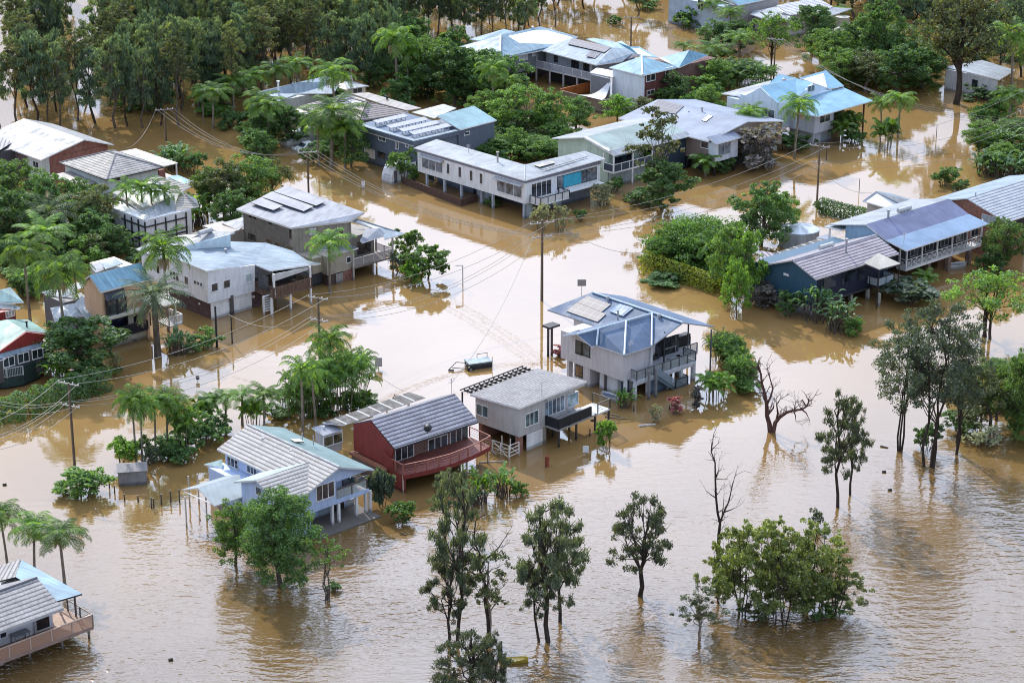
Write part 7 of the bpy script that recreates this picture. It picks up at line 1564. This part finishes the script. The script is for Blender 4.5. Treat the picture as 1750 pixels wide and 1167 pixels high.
V('darkbush', 240, 460, 425, 60, 'dark shrub behind the weatherboard house'); V('darkbush', 190, 440, 410, 60, 'dark shrub in the flooded garden behind the peach house')
# upper right background trees, single ones
for k, x, yb, yt, w, l in (('spread', 1320, 120, 30, 78, 'round dusky tree in the water below the top edge houses'), ('dark', 1388, 90, 16, 70, 'dark leafy tree in front of the grey tiled house'), ('broad', 1405, 118, 55, 62, 'bright topped tree below the brown tiled roof'), ('brightree', 1440, 112, 62, 50, 'bright green tree right of the brown tiled roof'), ('dark', 1500, 128, 8, 92, 'tall dark tree left of the big spreading one'), ('dark', 1535, 160, 86, 90, 'dark round tree on the bank left of the big spreading one'), ('olive', 1480, 158, 92, 80, 'dull green tree at the water behind the blue gables'), ('dark', 1455, 150, 100, 70, 'dark tree at the power line bend'), ('dark', 1575, 150, 90, 70, 'dark tree in the shade of the big spreading one'), ('palm', 1216, 52, -2, 44, 'palm before the sky blue roof at the top'), ('palm', 1250, 66, 14, 52, 'drooping palm before the sky blue roof at the top'), ('dark', 1225, 82, 38, 64, 'dark bushy tree below the top palms'), ('dark', 1262, 88, 40, 60, 'dark bushy tree right of the two top palms'), ('palm', 1435, 45, 10, 34, 'little palm by the round tank at the top'), ('palm', 1168, 104, 72, 38, 'small palm in open water right of the road pole'), ('cane', 1262, 150, 95, 84, 'palm thicket right of the brick wing'), ('cane', 1300, 148, 104, 60, 'palm thicket left of the blue gables'), ('dark', 1232, 150, 110, 50, 'dark tree left of the palm thicket'), ('bush', 1305, 160, 128, 44, 'leafy shrub at the back of the blue gables'), ('darkbush', 1105, 20, -8, 46, 'shrub standing in water at the top edge'), ('darkbush', 1172, 50, 8, 46, 'dark tree in water left of the sky blue roof'), ('darkbush', 1050, 46, 26, 24, 'small dark shrub in water at the top'), ('forest', 1090, 30, -40, 40, 'slender tree in water at the top edge')): V(k, x, yb, yt, w, l)
# overgrown gardens: masses of growth nobody could tell apart
g = random.Random(5)
def mass(n, x0, x1, y0, y1, kinds, wl, hl, label, grp, out=()):
    for i in range(n):
        t = (i + .5) / n; x = x0 + (x1 - x0) * ((t * 7.31 + g.uniform(0, .12)) % 1); y = y0 + (y1 - y0) * t; w = g.uniform(*wl); hh = g.uniform(*hl)
        if any(a < x < c and b < y < d for a, b, c, d in out): continue
        V(g.choice(kinds), x, y, y - hh, w, label, grp)
GR = ('bush', 'darkbush', 'dark', 'broad')
mass(20, -10, 205, 385, 470, ('darkbush', 'dark', 'broad', 'bush', 'olive'), (50, 78), (38, 66), 'leafy growth in the dense garden at the left edge', 'growth in the left garden', ((205, 350, 300, 420),))
mass(7, -10, 60, 470, 520, ('darkbush', 'bush', 'lowpalm'), (40, 60), (30, 50), 'low growth under the tall palms at the left edge', 'growth under the left palms')
mass(17, 800, 965, 226, 282, ('bush', 'bush', 'broad', 'darkbush'), (48, 70), (30, 48), 'leafy growth packed behind the white L-shaped house', 'growth behind the L-shaped house')
mass(16, 655, 850, 95, 185, ('dark', 'broad', 'darkbush', 'dark'), (56, 80), (44, 74), 'dark leafy growth between the forest and the top centre roofs', 'growth beside the top centre roofs', ((790, 90, 1000, 150),))
mass(9, 1190, 1335, 100, 168, ('dark', 'broad', 'palm', 'bush'), (48, 66), (34, 52), 'leafy growth behind the blue gabled house', 'growth behind the blue gabled house', ((1255, 120, 1340, 168),))
mass(10, 1668, 1755, 205, 314, ('bush', 'bananadark', 'broad', 'darkbush'), (48, 66), (36, 56), 'leafy growth in the planting at the right edge', 'growth at the right edge')
mass(9, 470, 640, 690, 722, ('darkbush', 'bush', 'canesmall'), (36, 52), (22, 40), 'low growth around the golden cane clump behind the red house', 'growth around the cane clump')
mass(6, 205, 330, 764, 800, ('darkbush', 'bush', 'canesmall'), (34, 50), (26, 42), 'low growth under the palms right of the small shed', 'growth under the shed palms', ((185, 785, 250, 840),))
mass(15, 395, 640, 190, 284, ('dark', 'darkbush', 'bush', 'broad'), (44, 62), (38, 60), 'leafy growth around the van and the palms beside it', 'growth around the van', ((470, 225, 560, 300),))
mass(16, 1112, 1290, 425, 498, ('bush', 'brightbush', 'darkbush', 'bush', 'olivebush'), (42, 62), (24, 40), 'green growth filling the planted island left of the navy house', 'growth on the planted island')
mass(7, 1208, 1288, 612, 682, ('bush', 'canesmall', 'bush'), (38, 50), (34, 48), 'green growth at the right side of the slate roofed house', 'growth beside the slate roofed house')
mass(9, 1640, 1760, 655, 758, ('broad', 'olive', 'bush', 'darkbush'), (52, 78), (40, 70), 'leafy growth in the water at the right edge beyond the paperbarks', 'growth beyond the paperbarks')
mass(5, 1120, 1250, 150, 205, ('dark', 'broad', 'bush'), (46, 60), (34, 50), 'leafy growth right of the brick wing', 'growth right of the brick wing')
mass(24, -20, 640, 205, 160, ('darkbush', 'palmbare', 'darkbush', 'bush'), (40, 60), (24, 46), 'undergrowth in the water along the edge of the flooded forest', 'undergrowth of the forest edge', ((0, 0, 200, 400), (440, 150, 640, 400)))
mass(12, 1420, 1600, 95, 152, ('dark', 'broad', 'dark'), (60, 84), (48, 70), 'leafy tree in the mass left of the big spreading tree', 'trees left of the big spreading tree')
# paperbark forest beyond the town: every trunk stands in the water by itself
g = random.Random(77); nF = 0
FL = 'tall forest tree among its like in the flooded forest at the top left'; FR = 'forest tree among its like along the top right edge'
def far(x, yb, h, w, lab, grp, dark=.4):
    global nF; nF += 1
    V('forestpale' if g.random() < .12 else 'forestdark' if g.random() < dark else 'forest', x, yb, yb - h, w, lab, grp, 'forest_tree')
for yb, x0, x1, st in ((212, -20, 330, 26), (188, -30, 400, 28), (165, -30, 470, 28), (148, 360, 700, 27), (140, -30, 440, 30), (122, 420, 700, 28), (112, -20, 540, 32), (96, 540, 700, 30), (84, -20, 700, 34), (70, 640, 900, 24), (54, 0, 640, 36), (40, 650, 960, 22), (24, 0, 640, 40), (8, 650, 1000, 26), (-8, 0, 640, 42), (-30, 560, 1040, 30), (-50, 0, 560, 46)):
    x = x0 + g.uniform(0, st)
    while x < x1:
        s = sc_at(yb); h = s * .94 * g.uniform(11.5, 16.0)
        if yb >= 148: h = s * .94 * g.uniform(10.5, 13.5)
        if 640 < x < 1000 and yb < 75: h *= .86
        if x < 180 and yb < 195 and g.random() < .62: x += st; continue
        far(x, yb + g.uniform(-7, 7), h, s * g.uniform(3.8, 5.6) * (0.8 if 640 < x < 1000 else 1), FL, 'trees of the flooded forest at the top left'); x += st * g.uniform(.65, 1.35)
for yb, x0, x1, st in ((60, 1500, 1780, 34), (100, 1660, 1780, 32), (30, 1430, 1780, 34), (5, 1420, 1780, 36), (-20, 1060, 1780, 40), (130, 1670, 1780, 36), (-45, 1100, 1780, 46)):
    x = x0
    while x < x1:
        s = sc_at(yb); far(x, yb + g.uniform(-6, 6), s * g.uniform(6.5, 9.5), s * g.uniform(5, 7), FR, 'trees along the top right edge', .6); x += st * g.uniform(.7, 1.3)
# ------------------------------------------------------------------ poles, wires and small things
def pole(x, yb, yt, label, arms=((0, 1.2, 43),), r=.14, mat=None, name='power_pole', cat='power pole', group='power poles along the streets'):
    p = P(x, yb); s = CAM_F / (p.y * math.cos(CAM_P) + CAM_H * math.sin(CAM_P)); H = (yb - yt) / (s * .94)
    r_ = empty(name, p); mb = MB(); mb.tube((0, 0, -1), (0, 0, H), r, r * .75, 8); mb.build('pole', mat or wood((.16, .12, .09), 5), r_, uv=False); pts = []
    for dz, half, az in arms:
        a = R(az); d = Vector((math.cos(a), math.sin(a), 0)); mb = MB(); z = H - dz
        mb.tube(d * -half + Vector((0, 0, z)), d * half + Vector((0, 0, z)), .07, n=4)
        arm = mb.build('cross_arm', paint((.32, .30, .28)), r_, uv=False); row = []
        for t in (-.95, -.4, .4, .95):
            q = d * half * t + Vector((0, 0, z)); ib = MB(); ib.tube(q, q + Vector((0, 0, .22)), .05, n=6); ib.build('insulator', WHITE, arm, uv=False); row.append(p + q + Vector((0, 0, .22)))
        pts.append(row)
    tag(r_, label, cat, group); return pts
W1 = pole(128, 802, 653, 'power pole behind the round bush at the left, two cross arms near its top', ((.1, 1.1, -25), (2.2, 1.0, -25)))
W2 = pole(548, 648, 509, 'power pole in the palms below the taupe house', ((.1, 1.1, -25), (2.4, 1.0, -25)))
W3 = pole(926, 514, 378, 'tall power pole in the middle of the flooded crossroads', ((.4, 1.4, 20), (2.0, 1.1, 20)), .17)
W4 = pole(1396, 349, 250, 'tall power pole between the navy house and the upper right water', ((.25, 1.3, -30), (2.4, .9, -30)))
W5 = pole(528, 347, 262, 'power pole in the road behind the taupe house', ((.1, 1.2, 10),))
W6 = pole(284, 242, 189, 'power pole over the flooded road at the forest edge', ((.05, 1.2, 20),))
W7 = pole(1078, 80, 32, 'dark power pole in open water behind the large hip roofed house', ((.1, 1.2, 0),))
W8 = pole(1322, 140, 70, 'power pole among the trees below the top edge houses', ((.1, 1.2, -20),))
pole(371, 593, 523, 'thicker short bare pole in the water before the garage doors', (), .13, DARK, 'bare_pole', 'pole', None); pole(397, 587, 541, 'thinner short bare pole right of its neighbour before the garage doors', (), .08, DARK, 'bare_pole', 'pole', None)
def wire(a, b, sag, label='thin sagging wire between two power poles', r=.022, grp='power lines'):
    mb = MB(); n = 14; pts = [Vector(a).lerp(Vector(b), i / n) - Vector((0, 0, sag * 4 * (i / n) * (1 - i / n))) for i in range(n + 1)]
    mb.path(pts, r, 4); tag(mb.build('power_line', paint((.20, .19, .18), .5), uv=False), label, 'power line', grp)
def span(A, B, sag, lab, idx=(0, 1, 2, 3)):
    for i in idx: wire(A[i], B[i], sag + .12 * i, lab)
lb = lambda a, b: 'parallel wire between the pole %s and the pole %s' % (a, b)
span(W1[0], W2[0], 1.2, lb('behind the round bush', 'in the palms'), (0, 3)); span(W1[1], W2[1], 1.8, 'lower wire of the set between the round bush and the palms', (0, 1, 3))
span(W2[0], W3[0], 1.6, lb('in the palms', 'at the crossroads'), (0, 3)); span(W2[1], W3[1], 2.2, 'lower wire of the set running from the palms to the crossroads pole', (0, 1, 3))
span(W3[0], W4[0], 1.6, lb('at the crossroads', 'by the navy house'), (0, 3)); span(W3[1], W4[1], 1.8, 'lower wire of the set running right from the crossroads pole', (0, 3))
span(W5[0], W3[1], 2.0, lb('behind the taupe house', 'at the crossroads')); span(W6[0], W5[0], 2.6, lb('at the forest edge', 'behind the taupe house')); span(W7[0], W8[0], 2.4, lb('in open water', 'among the trees'), (0, 1, 3))
E1 = [P(1790, 205 + 4 * i, 9.5) for i in range(4)]; span(W8[0], E1, 3.2, 'one of the parallel wires crossing the upper right to the edge')
E2 = [P(1800, 128 + 10 * i, 8.5) for i in range(4)]; span(W4[0], E2, 2.4, 'wire running from the navy house pole up to the right edge', (0, 3)); span(W4[1], [P(1800, 175 + 8 * i, 7) for i in range(4)], 2.6, 'lower wire running from the navy house pole up to the right edge', (0, 1, 3))
E0 = [P(-60, 735 + 7 * i, 8.2) for i in range(4)]; span(W1[0], E0, .8, 'wire running from the round bush pole down to the left edge', (0, 3)); span(W1[1], [P(-60, 758 + 5 * i, 6.5) for i in range(4)], .9, 'lower wire from the round bush pole to the left edge', (0, 1, 3)); span(W1[1], [P(-80, 655 + 6 * i, 7.5) for i in range(4)], 1.0, 'wire from the round bush pole towards the red house at the left edge', (0, 1, 3))
wire(W3[1][0], P(770, 655, 6.6), 1.6, 'single service wire from the crossroads pole down to the red house roof'); wire(W6[0][0], P(205, 254, 4.5), 1.6, 'single service wire from the forest edge pole to the tiled roof'); wire(W2[1][3], P(690, 668, 4.2), 1.0, 'single service wire from the palms pole toward the red house'); wire(W3[0][3], P(1105, 432, 3), 1.2, 'single service wire from the crossroads pole to the planted island')
wire(W2[1][0], P(392, 538, 3.4), 1.2, 'service wire from the palms pole to the pier between the garage doors'); wire(W4[1][0], P(1490, 330, 4.2), 1.2, 'service wire from the navy house pole to the pale garage')
# signs and letter boxes
def sign(x, yb, yt, w, h, col, label, name='street_sign', cat='sign', az=0, legs=1):
    p = P(x, yb); s = CAM_F / (p.y * math.cos(CAM_P) + CAM_H * math.sin(CAM_P)); H = (yb - yt) / (s * .94); r = empty(name, p, R(az)); mb = MB(); mb.tube((0, .05, -.8), (0, .05, H), .035, n=6); mb.build('post', GREYP, r, uv=False)
    mb = MB(); mb.box(-w / 2, w / 2, -.03, .03, H - h, H); mb.build('panel', paint(col), r, uv=False); return tag(r, label, cat)
sign(994, 511, 478, .95, .75, (.25, .25, .27), 'grey road sign seen from behind above the slate roofed house')
sign(647, 631, 611, .75, .95, (.35, .37, .40), 'small grey sign board alone in the flooded street'); sign(621, 322, 310, .45, .9, (.7, .7, .72), 'small white marker in the road behind the taupe house', 'road_marker', 'marker')
sign(1001, 778, 762, .55, .6, (.6, .66, .7), 'small white board on the water below the black deck', 'notice_board', 'board'); sign(338, 652, 642, .35, .4, (.1, .1, .1), 'letter box nearly drowned in the street right of the long hedge', 'letter_box', 'letter box')
for i, (x, yb, yt) in enumerate(((1412, 274, 238), (1600, 236, 214), (1468, 330, 306))): pole(x, yb, yt, ('thin stick standing in the water right of the blue gabled house', 'thin stick standing in the upper right water', 'thin stick standing between the hedge and the pole by the navy house')[i], (), .05, DARK, 'marker_pole', 'pole', None)
p = P(791, 489); r = empty('street_lamp', p); s = 15.2; mb = MB(); mb.tube((0, 0, -.8), (0, 0, 2.4), .06, n=6); mb.build('pole', GREYP, r, uv=False); mb = MB(); mb.tube((0, 0, 2.4), (-.55, 0, 2.45), .05, n=6); mb.box(-.8, -.4, -.1, .1, 2.4, 2.5); mb.build('lamp_arm', GREYP, r, uv=False); tag(r, 'short bent street lamp sticking out of the flooded street', 'street lamp')
# box trailer afloat in the street
p = P(818, 626); r = empty('box_trailer', p, R(22)); mb = MB()
mb.box(-1.25, 1.2, -.7, -.66, -.3, .55); mb.box(-1.25, 1.2, .66, .7, -.3, .55); mb.box(-1.25, -1.21, -.66, .66, -.3, .55); mb.box(1.16, 1.2, -.66, .66, -.3, .55); mb.build('body', paint((.05, .06, .07)), r)
mb = MB(); mb.slab([(-1.3, -.75, .68), (1.25, -.75, .68), (1.25, .75, .68), (-1.3, .75, .68)], .12); mb.build('lid', metal_roof((.35, .43, .46), .6), r)
mb = MB(); mb.tube((-1.2, -.95, .1), (-1.2, -.75, .1), .34, n=14); w_ = mb.build('wheel', paint((.02, .02, .02)), r, uv=False); mb = MB(); mb.tube((-1.2, -.97, .1), (-1.2, -.94, .1), .17, n=10); mb.build('rim', GREYP, w_, uv=False)
mb = MB(); mb.tube((-1.25, -.6, .1), (-2.9, -.1, .3), .04); mb.tube((-1.25, .6, .35), (-2.2, .6, .55), .04); mb.tube((-2.2, .6, .55), (-3.3, -.1, .1), .04); mb.tube((-3.3, -.1, .1), (-2.8, -.35, .1), .09); mb.build('drawbar', DARK, r, uv=False)
mb = MB(); [mb.tube((x, y, .1), (x, y, 1.1), .03) for x, y in ((.1, .7), (1.2, .7), (1.2, -.7))]; mb.tube((.1, .7, 1.05), (1.2, .7, 1.05), .03); mb.build('rack', DARK, r, uv=False); tag(r, 'dark box trailer floating tilted in the flooded street', 'trailer')
# caravan
p = P(661, 313); r = empty('caravan', p, R(43)); mb = MB(); prof = [(0, -.2), (0, .9), (.35, 1.75), (.8, 2.15), (3.9, 2.15), (4.1, 1.9), (4.1, -.2)]
mb.extr([(x, -1.0, z) for x, z in prof], (0, 2.0, 0)); b_ = mb.build('body', paint((.66, .67, .70), .4, .05), r); mb = MB(); mb.box(1.3, 2.0, -1.03, -.98, 1.1, 1.6); mb.box(2.6, 3.5, -1.03, -.98, 1.1, 1.6); mb.build('window', glass((.08, .1, .12)), r, uv=False)
mb = MB(); mb.extr([(-.02, -.7, .5), (-.02, .7, .5), (.1, .7, 1.2), (.1, -.7, 1.2)], (-.04, 0, 0)); mb.build('front_window', paint((.45, .50, .56)), r, uv=False); mb = MB(); mb.box(.4, .95, -1.03, -.98, .1, 1.7); mb.build('door', paint((.12, .13, .14)), r, uv=False); mb = MB(); mb.box(.2, .6, -.6, .6, 2.15, 2.3); mb.build('roof_hatch', WHITE, r, uv=False); tag(r, 'white caravan standing in floodwater beside the round clipped bush', 'caravan')
# van and car
def vehicle(name, prof, W, glasspoly, loc, az, label, cat, col=(.68, .70, .73), wheels=(.8, 3.6), side=()):
    r = empty(name, loc, az); mb = MB(); n = len(prof); lay = [(-W / 2, 1.0), (-W / 2 + .1, 1.0), (W / 2 - .1, 1.0), (W / 2, 1.0)]
    hood = max(z for _, z in prof)
    rows = []
    for y, k in ((-W / 2, 0), (-W / 2 + .14, 1), (W / 2 - .14, 1), (W / 2, 0)): rows.append([(x, y * (1 - .1 * max(0, (z - .9) / hood)), z - (0 if k else .05)) for x, z in prof])
    for a, b in zip(rows[:-1], rows[1:]):
        for i in range(n): j = (i + 1) % n; mb.poly([a[i], a[j], b[j], b[i]])
    mb.poly(rows[0]); mb.poly(list(reversed(rows[-1]))); mb.build('body', paint(col, .3, .03, .6), r, smooth=False)
    for nm, poly, off in glasspoly:
        mb = MB(); mb.extr(poly, off); mb.build(nm, glass((.03, .04, .05)), r, uv=False)
    for x in wheels:
        for y in (-W / 2 + .02, W / 2 - .22): mb = MB(); mb.tube((x, y, .05), (x, y + .2, .05), .33, n=14); w = mb.build('wheel', paint((.02, .02, .02)), r, uv=False); mb = MB(); mb.tube((x, y - .012, .05), (x, y + .21, .05), .18, n=10); mb.build('rim', GREYP, w, uv=False)
    for y in (-W / 2 + .35, W / 2 - .35): mb = MB(); mb.box(-.02, .05, y - .18, y + .18, .42, .6); mb.build('headlight', WHITE, r, uv=False)
    return tag(r, label, cat)
vp = [(0, -.2), (0, .6), (.15, .85), (1.0, 1.0), (1.75, 1.85), (2.1, 2.0), (5.0, 2.0), (5.15, 1.8), (5.2, -.2)]
vehicle('van', vp, 1.95, [('windscreen', [(1.02, -.8, 1.06), (1.02, .8, 1.06), (1.72, .72, 1.84), (1.72, -.72, 1.84)], (-.05, 0, .05)), ('side_window', [(1.3, -.93, 1.05), (2.3, -.93, 1.05), (2.3, -.86, 1.7), (1.8, -.86, 1.7)], (0, -.04, 0)), ('side_window', [(2.45, -.93, 1.05), (3.4, -.93, 1.05), (3.4, -.86, 1.7), (2.45, -.86, 1.7)], (0, -.04, 0))], P(485, 251), R(40), 'white van half sunk in floodwater under the palm pair', 'van')
cp_ = [(0, -.3), (0, .35), (.9, .55), (1.5, .98), (2.7, 1.02), (3.4, .6), (4.1, .5), (4.15, -.3)]
vehicle('car', cp_, 1.75, [('windscreen', [(.95, -.65, .6), (.95, .65, .6), (1.45, .6, .97), (1.45, -.6, .97)], (-.04, 0, .05)), ('side_window', [(1.2, -.83, .6), (3.1, -.83, .6), (2.7, -.79, .92), (1.55, -.79, .92)], (0, -.03, 0))], P(504, 260), R(38), 'white car sunk to its windows in front of the van', 'car', wheels=(.8, 3.3))
# shed, post rows, kayak, boats, debris
p = P(203, 831); r = empty('garden_shed', p, R(10)); mb = MB(); mb.box(0, 2.5, 0, 1.9, -.6, 1.35); mb.build('wall', vboards((.22, .22, .23), .2), r); mb = MB(); mb.slab([(-.1, -.1, 1.36), (2.6, -.1, 1.36), (2.6, .95, 1.72), (-.1, .95, 1.72)], .05); mb.slab([(-.1, .96, 1.72), (2.6, .96, 1.72), (2.6, 2.0, 1.36), (-.1, 2.0, 1.36)], .05); mb.build('roof', metal_roof((.24, .23, .23), .4), r); tag(r, 'small grey metal garden shed flooded below the left palms', 'shed')
for i, (x, yb, h) in enumerate(((187, 833, 1.0), (213, 855, .6), (236, 857, .6), (259, 868, 1.0), (263, 867, .9), (276, 862, 1.0), (292, 858, 1.1), (307, 858, 1.2), (196, 842, .7), (1008, 745, .7), (1083, 703, .6), (1144, 700, .5))):
    mb = MB(); mb.tube((0, 0, -.6), (0, 0, h), .07, n=6); tag(mb.build('fence_post', paint((.10, .09, .08)), uv=False, loc=P(x, yb)), ('dark fence post standing in the water near the small shed' if i < 9 else 'dark garden post in the water in front of the slate roofed house'), 'post', 'posts near the shed' if i < 9 else 'posts by the slate roofed house')
def hull(name, L, W, H, col, loc, az, label, cat, inner=(.2, .2, .2), tilt=0):
    r = empty(name, loc, az); r.rotation_euler = (tilt, 0, az); mb = MB(); n = 12; rows = []
    for i in range(n + 1):
        t = i / n; w = W / 2 * math.sin(math.pi * t) ** .55 if 0 < t < 1 else 0.01; x = (t - .5) * L; rows.append([(x, -w, H + .12 * abs(t - .5) * 2), (x, -w * .6, -.1), (x, w * .6, -.1), (x, w, H + .12 * abs(t - .5) * 2)])
    for a, b in zip(rows[:-1], rows[1:]):
        for k in range(3): mb.poly([a[k], b[k], b[k + 1], a[k + 1]])
    mb.build('hull', paint(col, .35, .1, .5), r, smooth=True); mb = MB()
    for a, b in zip(rows[1:-2], rows[2:-1]): f = .8; mb.poly([(a[0][0], a[0][1] * f, H * .8), (b[0][0], b[0][1] * f, H * .8), (b[3][0], b[3][1] * f, H * .8), (a[3][0], a[3][1] * f, H * .8)])
    mb.build('deck', paint(inner), r); return tag(r, label, cat)
hull('kayak', 2.2, .75, .25, (.62, .48, .06), P(878, 1131), R(8), 'yellow kayak drifting near the bottom centre she-oaks', 'kayak', (.70, .56, .18))
hull('dinghy', 2.6, 1.1, .5, (.6, .62, .65), P(1634, 458), R(20), 'white dinghy moored under the crossed verandah', 'boat', (.3, .32, .34)); hull('dinghy', 2.4, 1.0, .4, (.62, .64, .68), P(1043, 682), R(-48), 'small pale rowing boat beside the lime banana clump', 'boat', (.15, .18, .3))
def log(x0, y0, x1, y1, r, label, col=(.22, .17, .12), name='floating_log'):
    a = P(x0, y0, .05); b = P(x1, y1, .05); c = (a + b) / 2; mb = MB(); g2 = random.Random(int(x0)); mb.path(wander(g2, a - c, b - c, 4, .02), [r, r * .9, r * .8, r * .7, r * .5], 6); tag(mb.build(name, barkmat(col), uv=False, loc=c), label, 'debris')
log(1024, 702, 1060, 712, .13, 'long floating log below the small rowing boat'); log(1034, 712, 1076, 716, .1, 'thin floating log nearest the banana clump'); log(1092, 728, 1120, 725, .16, 'flat pale board afloat in front of the slate roofed house', (.4, .38, .34)); log(818, 790, 862, 787, .09, 'pale plank afloat beside the red deck', (.45, .40, .33)); log(835, 768, 848, 776, .06, 'bent white pipe sticking out beside the red deck', (.6, .58, .52)); log(1505, 762, 1518, 765, .1, 'short drifting branch left of the tall paperbarks', (.08, .07, .06)); log(686, 911, 694, 914, .09, 'small drifting branch below the lime shrub', (.1, .08, .06))
mb = MB(); mb.tube((0, 0, -.5), (0, 0, 1.0), .17, .2, 8); tag(mb.build('tree_stump', barkmat((.20, .06, .04)), uv=False, loc=P(935, 797)), 'reddish brown stump rising from the water below the grey house', 'stump')
for x, y, l in ((1511, 807, 'dark floating ball shaped debris left of the paperbark feet'), (8, 829, 'dark speck of debris in open water at the left edge'), (1521, 838, 'small leafy debris drifting below the paperbarks'), (1012, 719, 'red brown floating lump near the logs'), (292, 1128, 'tiny dark debris in open water at the lower left')): mb = MB(); mb.tube((-.15, 0, 0), (.15, .05, .1), .16, .1, 7); tag(mb.build('floating_debris', paint((.05, .04, .035)), uv=False, loc=P(x, y)), l, 'debris')
